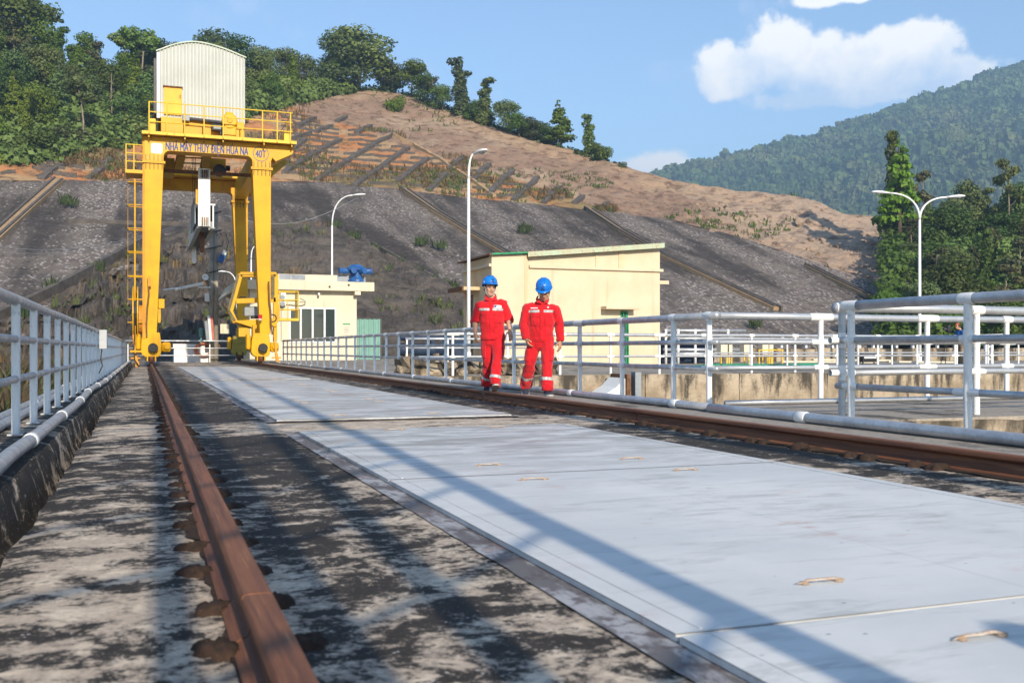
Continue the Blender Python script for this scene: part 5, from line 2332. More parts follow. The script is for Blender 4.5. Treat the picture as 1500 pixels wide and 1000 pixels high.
def text_mesh(body, size, mats, offset=.0, extrude=.004):
    cu = bpy.data.curves.new('lettering', 'FONT')
    cu.body = body
    cu.size = size
    cu.offset = offset
    cu.extrude = extrude
    cu.resolution_u = 3
    cu.align_x = 'LEFT'
    o = bpy.data.objects.new('lettering_tmp', cu)
    COL.objects.link(o)
    bpy.context.view_layer.update()
    me = bpy.data.meshes.new_from_object(o.evaluated_get(bpy.context.evaluated_depsgraph_get()))
    bpy.data.objects.remove(o)
    bpy.data.curves.remove(cu)
    me.materials.clear()
    me.materials.append(mats)
    me.name = 'lettering'
    return me


def place_text(body, p_left, p_right, height, mat, parent, bold=.05):
    """capitals of a given height between two points, strokes thickened sideways"""
    one = text_mesh(body, 1.0, mat, 0, .0004)
    co = np.array([v.co[:] for v in one.vertices])
    fa = [tuple(p.vertices) for p in one.polygons]
    mb = MB()
    for i, t in enumerate((-1, -.5, 0, .5, 1)):
        mb.add([(x + t * bold, y, z + .0012 * i) for x, y, z in co], fa)
    bpy.data.meshes.remove(one)
    x0, x1 = co[:, 0].min() - bold, co[:, 0].max() + bold
    o = mb.build('lettering', mat)
    o['kind'] = 'stuff'
    o.parent = parent
    w = p_right.x - p_left.x
    sx, sy = w / (x1 - x0), height / .73
    o.scale = (sx, sy, 1)
    o.rotation_euler = (R(90), 0, 0)
    base = world_loc(parent)
    o.location = (p_left.x - x0 * sx - base.x, LETTER_Y - base.y, p_left.z - base.z)
    return o


pL, pR = on_y(242.5, 221.5, LETTER_Y), on_y(364, 226, LETTER_Y)
zbase = (pL.z + pR.z) / 2
pL.z = zbase
place_text('NHÀ MÁY THỦY ĐIỆN HỦA NA', pL, pR, .36, M['navy'], crane, .045)
pc = on_y(382.2, 225.5, LETTER_Y)
rg_out, rg_in = .335, .312
vs, fs = [], []
for i in range(40):
    a = 2 * math.pi * i / 40
    for r in (rg_out, rg_in):
        vs.append((pc.x + math.cos(a) * r, LETTER_Y, pc.z + math.sin(a) * r))
for i in range(40):
    a, b = 2 * i, 2 * ((i + 1) % 40)
    fs.append((a, b, b + 1, a + 1))
MB().add(vs, fs).build('load_ring', M['navy'], crane)
place_text('40T', Vector((pc.x - .235, 0, pc.z - .165)), Vector((pc.x + .225, 0, 0)), .34, M['navy'], crane, .03)
s0, s1 = on_y(221.5, 209.5, LETTER_Y), on_y(238, 225.5, LETTER_Y)
cr_ = .07
Pp = []
for cx, cz, a0 in ((s1.x - cr_, s0.z - cr_, 0), (s0.x + cr_, s0.z - cr_, 90), (s0.x + cr_, s1.z + cr_, 180), (s1.x - cr_, s1.z + cr_, 270)):
    Pp += [(cx + cr_ * math.cos(R(a0 + t)), cz + cr_ * math.sin(R(a0 + t))) for t in (0, 30, 60, 90)]
MB().prism(Pp, LETTER_Y - .004, LETTER_Y + .003).build('logo_plate', M['white_clean'], crane)

# ---- bogies, wheels, buffers
def bogie(yc, xc, front, right):
    d_ = 1 if right else 1
    m = MB()
    # rounded saddle the leg stands on
    P = [(-.42, .62), (-.36, .50), (-.24, .42), (.30, .42), (.38, .55), (.40, .95), (.33, 1.45), (-.33, 1.45), (-.40, 1.1)]
    P = [(xc + a, b) for a, b in P]
    m.prism(P, yc - .34, yc + .34)
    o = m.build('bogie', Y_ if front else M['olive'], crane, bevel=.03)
    s = 1 if right else 1
    MB().box((xc - .62, yc - .28, .72), (xc - .425, yc + .28, 1.40)).build('motor_cover', Y_, o, bevel=.08)
    MB().lathe((xc + .62, yc - .3, .85), (0, 1, 0), [(0, .10), (.06, .16), (.5, .16), (.56, .10)], 12).build('drive_motor', Y_, o, smooth=False)
    MB().box((xc + .405, yc - .22, .62), (xc + .78, yc + .22, 1.05)).build('gear_case', Y_, o, bevel=.1)
    if front:
        MB().lathe((xc + .06, yc - .62, .80), (0, 1, 0), [(0, .17), (.03, .20), (.12, .20), (.14, .13), (.30, .13)], 18).build('buffer', M['black'], o)
    m = MB()
    m.lathe((xc - .075, yc, RTOP + .315), (1, 0, 0), [(0, .20), (0, .34), (.028, .34), (.03, .315), (.12, .315), (.122, .34), (.15, .34), (.15, .20)], 22)
    m.build('wheel', M['rail'], o)
    for sx in (-.19, .13):
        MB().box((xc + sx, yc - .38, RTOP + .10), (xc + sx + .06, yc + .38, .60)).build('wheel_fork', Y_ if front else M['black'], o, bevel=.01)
    return o


bogie(CY0, RL, True, False)
bogie(CY0, RR, True, True)
bogie(CY1, RL, False, False)
bogie(CY1, RR, False, True)
# rail clamps hanging beside the front bogies
for xc, sg in ((RL - .66, 1), (RR + .62, 1)):
    m = MB()
    m.beam((xc - .05, CY0 - .35, 1.35), (xc + .02, CY0 - .4, .50), .09, .09)
    m.beam((xc + .02, CY0 - .4, .55), (xc + .10, CY0 - .4, .06), .12, .14)
    m.box((xc - .16, CY0 - .46, .34), (xc + .22, CY0 - .34, .40))
    m.box((xc + .02, CY0 - .48, .0), (xc + .18, CY0 - .32, .22))
    m.build('rail_clamp', YO, crane, bevel=.01)

# ---- ladder with safety hoops up the left leg, landing, cable reel
lx = cf(210.8, 400, CY0 - .3)[0]
ly_ = CY0 - .35
lad = MB()
lad.beam((lx, ly_, 1.2), (cf(210.8, 200, ly_)[0], ly_, ZD), .11, .05, (0, 1, 0))
lo = lad.build('ladder', YO, crane)
lx2 = cf(197.8, 400, ly_)[0]
MB().tube([(lx2, ly_, 1.0), (lx2, ly_, cf(198, 262, ly_)[1])], .034, 6).build('ladder_rail', Y_, lo)
lx3 = cf(187.2, 400, ly_)[0]
MB().tube([(lx3, ly_ + .35, 2.6), (lx3, ly_ + .35, cf(187, 268, ly_)[1])], .010, 5).build('cage_bar', YO, lo)
for py in (266.5, 300, 334.5, 368.5, 404, 438, 472):
    z = cf(200, py, ly_)[1]
    MB().tube([(lx, ly_, z), (lx2, ly_ - .03, z), (lx3, ly_ + .1, z), (lx3, ly_ + .55, z), (lx2, ly_ + .75, z), (lx, ly_ + .7, z)], .022, 5).build('cage_hoop', Y_, lo)
z = 1.5
while z < ZD - .3:
    MB().tube([(lx + .05, ly_ + .05, z), (lx + .05, ly_ + .48, z)], .014, 5).build('rung', YO, lo)
    z += .32
# landing platform left of the beam
q0, q1 = cf(184, 254, CY0), cf(209, 257, CY0)
lp = MB().box((q0[0], CY0 - .6, q1[1] - .02), (q1[0], CY0 + .8, q1[1] + .12)).build('landing', Y_, crane)
hz_ = cf(184, 215, CY0)[1] - q1[1] - .12
thin_rail(lp, [(q0[0] + .03, CY0 - .57, q1[1] + .12), (q1[0], CY0 - .57, q1[1] + .12)], hz_, [(q0[0] + .03, CY0 - .57, q1[1] + .12), ((q0[0] + q1[0]) / 2, CY0 - .57, q1[1] + .12)], (1, .66, .33), .022, YP, 'landing_rail')
thin_rail(lp, [(q0[0] + .03, CY0 - .57, q1[1] + .12), (q0[0] + .03, CY0 + .77, q1[1] + .12)], hz_, [(q0[0] + .03, CY0 + .77, q1[1] + .12)], (1, .66, .33), .022, YP, 'landing_rail')
# cable reel seen edge on
rx = cf(198.5, 440, CY0)[0]
rzc = cf(198, 459, CY0)[1]
reel = MB()
for dx in (-.09, .09):
    reel.lathe((rx + dx, CY0 + .35, rzc), (1, 0, 0), [(-.022, .5), (-.022, 1.16), (.022, 1.16), (.022, .5)], 28)
ro = reel.build('cable_reel', Y_, crane)
MB().lathe((rx - .06, CY0 + .35, rzc), (1, 0, 0), [(0, .15), (0, .9), (.12, .9), (.12, .15)], 24).build('cable_coil', M['black'], ro)
MB().lathe((rx + .13, CY0 + .35, rzc - .25), (1, 0, 0), [(0, .62), (.16, .62), (.2, .3)], 20).build('reel_gear', YO, ro)
MB().lathe((rx + .05, CY0 + .35, rzc), (1, 0, 0), [(0, .09), (.55, .09)], 10).build('reel_axle', M['dark'], ro)
MB().tube([(rx - .05, CY0 - .8, rzc), (rx - .03, CY0 - .78, 1.4), (rx - .06, CY0 - .7, .75), (rx - .02, CY0 - .7, .3), (rx + .15, CY0 - .6, .03), (rx + .1, CY0 + 2, .02)], .022, 6).build('cable', M['black'], ro)
MB().box((rx - .2, CY0 - .8, .62), (RL - .4, CY0 - .68, .70)).build('cable_guide', Y_, ro)
# boxes on the inner face of the left leg, cable up the leg
e0, e1 = on_y(232, 438, CY0), on_y(241, 452, CY0)
eb = MB().box((e0.x, CY0 - .25, e1.z), (e1.x, CY0 + .2, e0.z)).build('control_box', Y_, crane, bevel=.02)
e0, e1 = on_y(231, 452, CY0), on_y(236, 473, CY0)
MB().box((e0.x, CY0 - .2, e1.z), (e1.x, CY0 + .15, e0.z - .01)).build('control_box', YD, crane, bevel=.02)
MB().tube([on_y(236.5, 453, CY0 - .2), on_y(237.5, 466, CY0 - .25), on_y(235, 476, CY0 - .22), on_y(230, 480, CY0 - .3)], .02, 6).build('cable', M['black'], eb)
yc_ = CY0 - TD - .10
pts = [on_y(217, 408, yc_), on_y(218, 430, yc_), on_y(215.5, 452, yc_), on_y(214.5, 476, yc_), on_y(215, 492, yc_)]
MB().tube(pts, .035, 6).build('cable', M['rust'], fl)
pp = on_y(219, 412, yc_)
MB().cbox(pp, (.12, .12, .42)).build('shackle', YO, fl)
pts = [on_y(393.5, 412, yc_), on_y(394.5, 440, yc_), on_y(396.5, 455, yc_), on_y(397, 475, yc_), on_y(399, 490, yc_)]
MB().tube(pts, .035, 6).build('cable', M['rust'], fr)
MB().tube([on_y(399.5, 466, CY0 + .1) + Vector((.16 * math.cos(a), 0, .16 * math.sin(a))) for a in np.linspace(0, 6.28, 14)], .03, 6, cap=False).build('cable_loop', M['black'], fr)
bp = on_y(381, 463, yc_)
bc = MB().lathe((bp.x, yc_ - .02, bp.z - .10), (0, 0, 1), [(0, .09), (.14, .09), (.16, .085), (.17, 0)], 12).build('beacon', M['red_lamp'], fr)
MB().lathe((bp.x, yc_ - .02, bp.z - .20), (0, 0, 1), [(0, .05), (.04, .085), (.095, .085)], 12).build('beacon_base', M['cream'], bc)

# ---- driver's cab behind the right front leg
CB = CY0 + 1.2
CBK = CB + 1.9
cab = MB()


def cz(x, y, Y=CB):
    return cf(x, y, Y)


Fp = [cz(352, 401), cz(337, 455), cz(346, 474), cz(367, 481), cz(405, 481), cz(405, 400)]
frame_r = .055
outer = [(352, 400), (336.5, 456), (345, 472), (404, 466), (404, 400)]
co = MB()


def bar(a, b, Y, wdt=.22, dep=.14):
    p, q_ = on_y(*a, Y), on_y(*b, Y)
    co.beam(p, q_, wdt, dep, (0, 1, 0))


for Yc in (CB, CBK):
    for a, b in (((352, 402), (337.5, 456)), ((337.5, 456), (345, 472)), ((352, 402), (404, 402)), ((346, 441), (404, 439)), ((404, 402), (404, 472))):
        bar(a, b, Yc)
for a in ((352, 402), (404, 402), (337.5, 456), (404, 472)):
    p = on_y(*a, CB)
    co.beam(p, (p.x, CBK, p.z), .12, .12)
cabo = co.build('cab', Y_, crane, bevel=.01)
# slanted windscreen pillar trim, floor pan, belly, roof, rear wall
p, q_ = on_y(349, 402, CB - .07), on_y(334.8, 455, CB - .07)
MB().beam(p, q_, .12, .10, (0, 1, 0)).build('windscreen_trim', M['rubber_seal'], cabo)
p, q_ = on_y(335.5, 456, CB - .07), on_y(344, 470, CB - .07)
MB().beam(p, q_, .12, .10, (0, 1, 0)).build('windscreen_trim', M['rubber_seal'], cabo)
P = [cz(341, 470), cz(405, 466), cz(405, 478), cz(372, 480), cz(365, 478)]
MB().prism(P, CB - .1, CBK + .1).build('cab_floor', Y_, cabo)
P = [cz(350, 480), cz(366, 480), cz(366, 493), cz(350, 493)]
MB().prism(P, CB + .1, CBK - .3).build('belly_box', YD, cabo, bevel=.01)
P = [cz(369, 476), cz(379, 476), cz(379, 493), cz(369, 493)]
MB().prism(P, CB - .4, CB + .2).build('belly_box', Y_, cabo, bevel=.01)
P = [cz(351, 399.5), cz(405, 399.5), cz(405, 402.5), cz(351, 402.5)]
MB().prism(P, CB - .12, CBK + .12).build('cab_roof', YD, cabo)
P = [cz(396.5, 404), cz(402, 404), cz(402, 432), cz(400, 438), cz(396.5, 438)]
MB().prism(P, CB - .095, CB - .065).build('side_window', M['rubber_seal'], cabo)
MB().prism([cz(401, 440), cz(406, 440), cz(406, 500), cz(401, 500)], CB - .02, CB + .3).build('cab_post', Y_, cabo)
seat0, seat1 = cz(359, 448), cz(379, 463)
m = MB().box((seat0[0], CB + .3, seat1[1]), (seat1[0], CB + .9, seat0[1]))
m.build('control_desk', M['grey'], cabo, bevel=.05)
m = MB().box((cz(370, 466)[0], CB + .2, cz(370, 466)[1]), (cz(381, 466)[0], CB + .9, cz(370, 462)[1]))
m.build('seat_base', M['black'], cabo)
MB().tube([on_y(350, 437, CB + .2), on_y(353, 435, CB + .2), on_y(361, 435.5, CB + .2)], .035, 6).build('armrest', M['black'], cabo)
# glazing
for (a, b, c_, d_) in (((353, 406), (375, 406), (375, 436), (346, 436)), ((346, 443), (378, 443), (378, 464), (350, 464))):
    pass
# side balcony
b0, b1 = on_y(407, 466, CB), on_y(437.5, 470, CB)
bl = MB().box((b0.x, CB - .1, b1.z), (b1.x, CB + .8, b0.z)).build('balcony', YP, cabo)
bh = on_y(410, 426.5, CB).z - b0.z
for Yb in (CB - .08, CB + .78):
    thin_rail(bl, [(b0.x + .02, Yb, b0.z), (b1.x - .02, Yb, b0.z)], bh, [(b1.x - .03, Yb, b0.z), (b0.x + .06, Yb, b0.z)], (1.0, .68, .33), .022, YP, 'balcony_rail')
thin_rail(bl, [(b1.x - .03, CB - .08, b0.z), (b1.x - .03, CB + .78, b0.z)], bh, [(b1.x - .03, CB + .35, b0.z)], (1.0, .68, .33), .022, YP, 'balcony_rail')
MB().tube([(b0.x + .03, CB - .16, b0.z), (b0.x + .03, CB - .16, b0.z + .62), (b0.x + .1, CB - .16, b0.z + .78), (b0.x + .22, CB - .16, b0.z + .84), (b0.x + .36, CB - .16, b0.z + .80), (b0.x + .43, CB - .16, b0.z + .62), (b0.x + .43, CB - .16, b0.z)], .02, 6).build('balcony_gate', YP, bl)

# ---- lifting beam hanging inside the portal: a thing of its own
LY0, LY1 = CY0 + 1.6, CY0 + 12.2
s0, s1 = on_y(291, 300, LY0), on_y(313.5, 333, LY0)
spx0, spx1 = s0.x, s1.x
zb, zt = s1.z, s0.z
sp = empty('lifting_beam', ((spx0 + spx1) / 2, LY0, zb), 'white lifting beam with rusty hooks hanging inside the yellow crane', 'lifting beam')
WC = M['white_clean']
for x in (spx0, spx1 - .06):
    MB().box((x, LY0 + .05, zb), (x + .06, LY1, zt)).build('side_plate', WC, sp)
MB().box((spx0 - .05, LY0 + .02, zb - .06), (spx0 + .12, LY1, zb - .003)).build('bottom_flange', M['grey'], sp)
MB().box((spx1 - .12, LY0 + .02, zb - .06), (spx1 + .05, LY1, zb - .003)).build('bottom_flange', M['grey'], sp)
MB().box((spx0 - .04, LY0 + .02, zt + .003), (spx1 + .06, LY1, zt + .07)).build('top_flange', WC, sp)
n = 12
for i in range(n):
    y = lerp(LY0 + .4, LY1 - .3, i / (n - 1))
    MB().box((spx0 + .062, y, zb + .02), (spx1 - .062, y + .08, zb + .30)).build('cross_tie', M['grey'], sp)
h0, h1 = on_y(290.5, 246.5, LY0 - .12), on_y(308, 332, LY0 - .12)
hg = MB().box((h0.x, LY0 - .16, h1.z), (h1.x, LY0 + .015, h0.z)).build('hanger_plate', WC, sp, bevel=.01)
for py in (255, 324):
    c = on_y(300, py, LY0 - .2)
    for dx in (-.09, 0, .09):
        MB().lathe((c.x + dx - .02, LY0 - .2, c.z), (1, 0, 0), [(0, .19), (.04, .19)], 14).build('sheave', M['rust'], hg)
    MB().box((c.x - .17, LY0 - .30, c.z - .18), (c.x - .14, LY0 - .162, c.z + .2)).build('sheave_bracket', M['grey'], hg)
    MB().box((c.x + .14, LY0 - .30, c.z - .18), (c.x + .17, LY0 - .162, c.z + .2)).build('sheave_bracket', M['grey'], hg)
for (px, y0_, y1_, Yh, mt) in ((284.5, 365, 386, LY1 - .9, M['white']), (296, 345, 370, LY0 + 3.0, M['rust'])):
    a, b = on_y(px, y0_, Yh), on_y(px, y1_, Yh)
    hk = MB()
    hk.box((a.x - .11, Yh - .06, b.z + .15), (a.x + .11, Yh + .06, a.z + .35))
    hk.lathe((a.x, Yh, b.z + .12), (0, 1, 0), [(-.05, .12), (.05, .12)], 12)
    hk.build('hook', mt, sp, bevel=.01)
g = MB()
a = on_y(277, 306, LY1 - 2.5)
g.box((spx0 - .12, LY0 + 1.0, zb + .25), (spx0 - .08, LY0 + 5.0, zt + .5))
g.build('guide_frame', M['grey'], sp)
MB().box((spx0 - .10, LY0 + .4, zt + .08), (spx0 + .02, LY0 + .62, zt + .75)).build('guide_post', Y_, sp)
for px in (281.5, 284, 286.5):
    a, b = on_y(px, 230, LY0 + .8), on_y(px + 1.5, 300, LY0 + .8)
    MB().tube([a, b], .014, 5).build('hoist_rope', M['black'], sp)
a, b = on_y(295, 228, LY0 - .1), on_y(295, 252, LY0 - .1)
MB().tube([a, b], .014, 5).build('hoist_rope', M['black'], sp)
# ------------------------------------------------------------------ gate house behind the crane
HYF = 57.6
X_ = lambda px, Y=HYF: on_y(px, 500, Y).x
Z_ = lambda py, Y=HYF, px=440: on_y(px, py, Y).z
hs = empty('gate_house', (X_(440), HYF, .0), 'small cream flat-roofed building with a wide glazed front behind the crane', 'building')
GX0, GX1 = X_(366), X_(522.5)
SX0, SX1 = X_(346.5), X_(545.5)
ZS0, ZS1 = Z_(425.5), Z_(412)
CW = M['cream_clean']
WXA, WXB = X_(423.5), X_(492.5)            # glazed opening
wz0, wz1 = Z_(502), Z_(450)
w = MB()
w.box((GX0, HYF, -.3), (WXA, HYF + .25, ZS0 - .003))
w.box((WXB, HYF, -.3), (GX1, HYF + .25, ZS0 - .003))
w.box((WXA + .001, HYF + .002, wz1), (WXB - .001, HYF + .248, ZS0 - .004))
w.box((WXA + .001, HYF + .002, -.3), (WXB - .001, HYF + .248, wz0))
w.box((GX0 + .001, HYF + .252, -.3), (GX0 + .25, HYF + 8, ZS0 - .003))
w.box((GX1 - .25, HYF + .252, -.3), (GX1 - .001, HYF + 8, ZS0 - .003))
w.box((GX0 + .252, HYF + 7.75, -.3), (GX1 - .252, HYF + 8, ZS0 - .004))
w.build('wall', CW, hs)
MB().box((GX0 + .26, HYF + 3.6, -.2), (GX1 - .26, HYF + 3.7, ZS0 - .1)).build('inner_wall', M['cream_clean'], hs)
MB().box((GX0 + .26, HYF + .26, -.35), (GX1 - .26, HYF + 7.7, wz0 - .6)).build('floor', M['walk'], hs)
# window: frame, mullions, panes
wf = MB()
fw = .09
wf.box((WXA, HYF - .03, wz0), (WXA + fw, HYF + .09, wz1))
wf.box((WXB - fw, HYF - .03, wz0), (WXB, HYF + .09, wz1))
wf.box((WXA + fw + .001, HYF - .03, wz1 - fw), (WXB - fw - .001, HYF + .09, wz1))
wf.box((WXA + fw + .001, HYF - .03, wz0), (WXB - fw - .001, HYF + .09, wz0 + fw))
win = wf.build('window', M['alu'], hs)
muls = [X_(440.5), X_(458), X_(475.5)]
edges = [WXA + fw] + [x for mx in muls for x in (mx - .055, mx + .055)] + [WXB - fw]
for mx in muls:
    MB().box((mx - .055, HYF - .028, wz0 + fw + .001), (mx + .055, HYF + .088, wz1 - fw - .001)).build('mullion', M['alu'], win)


def mat_clear():
    m = Mat('clear_pane', .03, 0, .5)
    m.color((.55, .60, .60))
    m.b.inputs['Transmission Weight'].default_value = .85
    m.b.inputs['IOR'].default_value = 1.05
    return m.m


M['clear'] = mat_clear()
for i in range(0, len(edges), 2):
    MB().box((edges[i] + .002, HYF + .02, wz0 + fw + .002), (edges[i + 1] - .002, HYF + .03, wz1 - fw - .002)).build('pane', M['glass'], win)
# furniture glimpsed inside
MB().box((X_(434), HYF + .12, wz0 + .2), (X_(447), HYF + .2, Z_(476))).build('louvre_panel', M['grey'], hs)
MB().box((X_(453), HYF + .12, Z_(490)), (X_(459), HYF + .2, Z_(476))).build('notice', M['red_pipe'], hs)
# roof slab and parapets
rf = MB().box((SX0, HYF - .55, ZS0), (SX1, HYF + 9, ZS1)).build('roof', CW, hs, bevel=.02)
pz = Z_(402.5)
MB().box((X_(406), HYF - .35, ZS1 + .002), (X_(492), HYF - .10, pz)).build('parapet', CW, rf)
MB().box((X_(408), HYF - .36, ZS1 + .06), (X_(425), HYF - .352, pz - .02)).build('parapet_panel', M['roof_conc'], rf)
MB().box((X_(425.5), HYF - .37, ZS1 + .06), (X_(446), HYF - .353, pz - .02)).build('parapet_panel', M['roof_conc'], rf)
MB().box((X_(492) + .003, HYF + .1, ZS1 + .002), (X_(536), HYF + .4, Z_(401.5))).build('parapet', M['roof_conc'], rf)
# beams under the left eaves
zc = ZS0
for k in range(4):
    y = HYF + .2 + k * 2.1
    MB().add([(SX0 + .05, y, zc - .002), (GX0 - .002, y, zc - .002), (GX0 - .002, y, zc - .55), (SX0 + .05, y, zc - .15), (SX0 + .05, y + .22, zc - .002), (GX0 - .002, y + .22, zc - .002), (GX0 - .002, y + .22, zc - .55), (SX0 + .05, y + .22, zc - .15)],
             [(0, 1, 2, 3), (7, 6, 5, 4), (0, 3, 7, 4), (2, 6, 7, 3), (1, 5, 6, 2), (0, 4, 5, 1)]).build('eaves_bracket', CW, hs)
MB().add([(SX0 - .02, HYF - .3, zc - .02), (SX0 - .02, HYF + 8.8, zc - .02), (SX0 - .02, HYF + 8.8, zc + .42), (SX0 - .02, HYF - .3, zc + .42), (SX0 - .45, HYF - .3, zc - .30), (SX0 - .45, HYF + 8.8, zc - .30), (SX0 - .45, HYF + 8.8, zc - .22), (SX0 - .45, HYF - .3, zc - .22)],
         [(3, 2, 1, 0), (4, 5, 6, 7), (0, 1, 5, 4), (2, 3, 7, 6), (1, 2, 6, 5), (3, 0, 4, 7)]).build('canopy', M['cream'], hs)
MB().box((X_(517.5), HYF - .5, Z_(431)), (X_(526), HYF - .002, ZS0 - .003)).build('corner_bracket', CW, hs)
# air conditioners, conduit, camera, wall notice
for py0, py1 in ((429.5, 441), (442, 448)):
    ac = MB().box((X_(410), HYF - .32, Z_(py1)), (X_(418), HYF - .004, Z_(py0))).build('air_conditioner', M['white_clean'], hs, bevel=.03)
    c = on_y(414, (py0 + py1) / 2, HYF - .325)
    MB().lathe((c.x, HYF - .335, c.z), (0, 1, 0), [(0, .12), (.014, .14)], 14).build('fan_grille', M['grey'], ac)
MB().tube([on_y(412, 448, HYF - .03), on_y(412, 500, HYF - .03)], .02, 5).build('conduit', M['grey'], hs)
MB().tube([on_y(418, 446, HYF - .05), on_y(440, 448, HYF - .05), on_y(447, 446, HYF - .05), on_y(447, 441, HYF - .15), on_y(440, 437, HYF - .4)], .02, 5).build('lamp_arm', M['dark'], hs)
c = on_y(467, 430.5, HYF - .3)
cm = MB().box((c.x - .06, HYF - .42, c.z - .07), (c.x + .06, HYF - .12, c.z + .06)).build('security_camera', M['white_clean'], hs, bevel=.02)
MB().box((c.x - .03, HYF - .12, c.z - .04), (c.x + .03, HYF - .003, c.z + .02)).build('camera_bracket', M['dark'], cm)
sg = MB().box((X_(501.5), HYF - .025, Z_(490)), (X_(513.5), HYF - .003, Z_(472.5))).build('notice_board', M['cream_clean'], hs)
MB().box((X_(502), HYF - .030, Z_(475)), (X_(513), HYF - .026, Z_(473))).build('notice_heading', M['green_paint'], sg)
for k in range(5):
    MB().box((X_(503.5), HYF - .029, Z_(479.2 + 2 * k)), (X_(503.5 + (9, 7, 8, 9, 6)[k]), HYF - .026, Z_(478.4 + 2 * k))).build('notice_line', M['grey'], sg)
for px, py in ((483, 420), (511, 417.5)):
    c = on_y(px, py, HYF - .56)
    MB().lathe((c.x, HYF - .6, c.z), (0, 1, 0), [(0, .05), (.05, .07)], 8).build('spout', M['dark'], hs)

# blue siren / ventilator turret on its roof
TUY = HYF - .12
bc = on_y(521.5, 411.5, TUY)
bt = empty('roof_turret', (bc.x, TUY, ZS1 - .01), 'blue turret with horn tubes standing on the small building roof', 'turret')
zt0 = ZS1 + .002
m = MB()
m.lathe((bc.x, TUY, zt0), (0, 0, 1), [(0, .42), (.12, .40), (.2, .30), (.5, .30), (.55, .50), (.66, .52), (.7, .40), (.80, .30), (.84, .08), (.84, 0)], 14)
m.build('housing', M['blue'], bt)
for ang, ln in ((186, .78), (-8, .72), (250, .5), (300, .55), (95, .6)):
    dx, dy = math.cos(R(ang)), math.sin(R(ang))
    p = Vector((bc.x, TUY, zt0 + .50))
    q_ = p + Vector((dx * ln, dy * ln, .02))
    MB().tube([p, p.lerp(q_, .55), p.lerp(q_, .56), q_, q_ + (q_ - p).normalized() * .12], [.10, .10, .13, .13, .15], 10).build('horn', M['blue'], bt)
for k in range(4):
    a = R(45 + 90 * k)
    MB().beam((bc.x + .34 * math.cos(a), TUY + .34 * math.sin(a), zt0 - .02), (bc.x + .22 * math.cos(a), TUY + .22 * math.sin(a), zt0 + .55), .06, .06).build('leg', M['blue'], bt)

bt.scale = (1.12, 1.12, 1.25)
# teal sheet fence beside the house
tx0, tx1 = X_(523, 60), X_(552, 60)
tf = empty('sheet_fence', ((tx0 + tx1) / 2, 60, 0), 'pale teal sheet metal fence beside the small cream building', 'fence')
x = tx0
while x < tx1 - .05:
    MB().add([(x, 60, 0), (x + .13, 60, 0), (x + .16, 59.96, 0), (x + .26, 59.96, 0), (x + .29, 60, 0)] + [(x, 60, Z_(465.5, 60)), (x + .13, 60, Z_(465.5, 60)), (x + .16, 59.96, Z_(465.5, 60)), (x + .26, 59.96, Z_(465.5, 60)), (x + .29, 60, Z_(465.5, 60))],
             [(i, i + 1, i + 6, i + 5) for i in range(4)]).build('sheet_panel', M['teal'], tf)
    x += .29
MB().box((tx0, 59.93, Z_(465.8, 60)), (x + .05, 60.03, Z_(464.6, 60))).build('top_rail', M['dark'], tf)
MB().box((x - .02, 59.95, 0), (x + .06, 60.05, Z_(465, 60))).build('post', M['dark'], tf)

# ------------------------------------------------------------------ large cream building beyond the pit
BY = 37.8
bx = lambda px: on_y(px, 500, BY).x
bz = lambda py, px=800: on_y(px, py, BY).z
BX0, BXM, BX1 = bx(718.5), bx(771), bx(966.5)
bd = empty('pump_house', ((BX0 + BX1) / 2, BY, WZ), 'large windowless cream building with a sloping roof behind the two men', 'building')
zl_, zr_ = bz(373.5, 718), bz(358.5, 966)
zm_ = lerp(zl_, zr_, (BXM - BX0) / (BX1 - BX0)) - .05
D2 = 3.6
m = MB()
# front: left bay stands 12 cm proud of the long bay
m.prism([(BX0, WZ - .1), (BXM, WZ - .1), (BXM, zm_ - .02), (BX0, zl_ - .02)], BY - .14, BY + .2)
m.prism([(BXM + .001, WZ - .1), (BX1, WZ - .1), (BX1, zr_ - .03), (BXM + .001, zm_ - .03)], BY, BY + .2)
m.prism([(BX1 - .25, WZ - .1), (BX1 - .003, WZ - .1), (BX1 - .003, zr_ - .04), (BX1 - .25, zr_ - .05)], BY + .202, BY + D2)
m.prism([(BX0 + .003, WZ - .1), (BX1 - .26, WZ - .1), (BX1 - .26, zr_ - .05), (BX0 + .003, zl_ - .05)], BY + D2 - .2, BY + D2 - .001)
m.build('wall', M['cream'], bd)
# left side wall with door opening
dy0, dy1 = BY + 2.25, BY + 3.15
zd = on_x(694, 431, BX0).z
m = MB()
m.box((BX0, BY + .202, WZ - .1), (BX0 + .22, dy0, zl_ - .06))
m.box((BX0, dy1, WZ - .1), (BX0 + .22, BY + D2 - .202, zl_ - .06))
m.box((BX0, dy0 + .001, zd), (BX0 + .22, dy1 - .001, zl_ - .06))
m.build('side_wall', M['cream_dirty'], bd)
dd = MB().box((BX0 + .08, dy0 + .02, WZ), (BX0 + .12, dy1 - .02, zd - .02)).build('door', M['dark'], bd)
cn = MB().box((BX0 - .75, dy0 - .9, zd + .12), (BX0 - .002, dy1 + .3, zd + .27)).build('door_canopy', M['cream_dirty'], bd, bevel=.02)
MB().box((BX0 - .76, dy0 - .905, zd + .10), (BX0 - .70, dy1 + .305, zd + .28)).build('canopy_edge', M['rust'], cn)
# ledge course
zlg = bz(393, 870)
MB().box((BXM + .1, BY - .11, zlg - .07), (BX1 + .12, BY - .002, zlg + .05)).build('ledge', M['cream'], bd, bevel=.01)
MB().box((BX0 - .11, BY - .14, zlg - .07), (BX0 - .002, BY + D2, zlg + .05)).build('ledge', M['cream'], bd, bevel=.01)
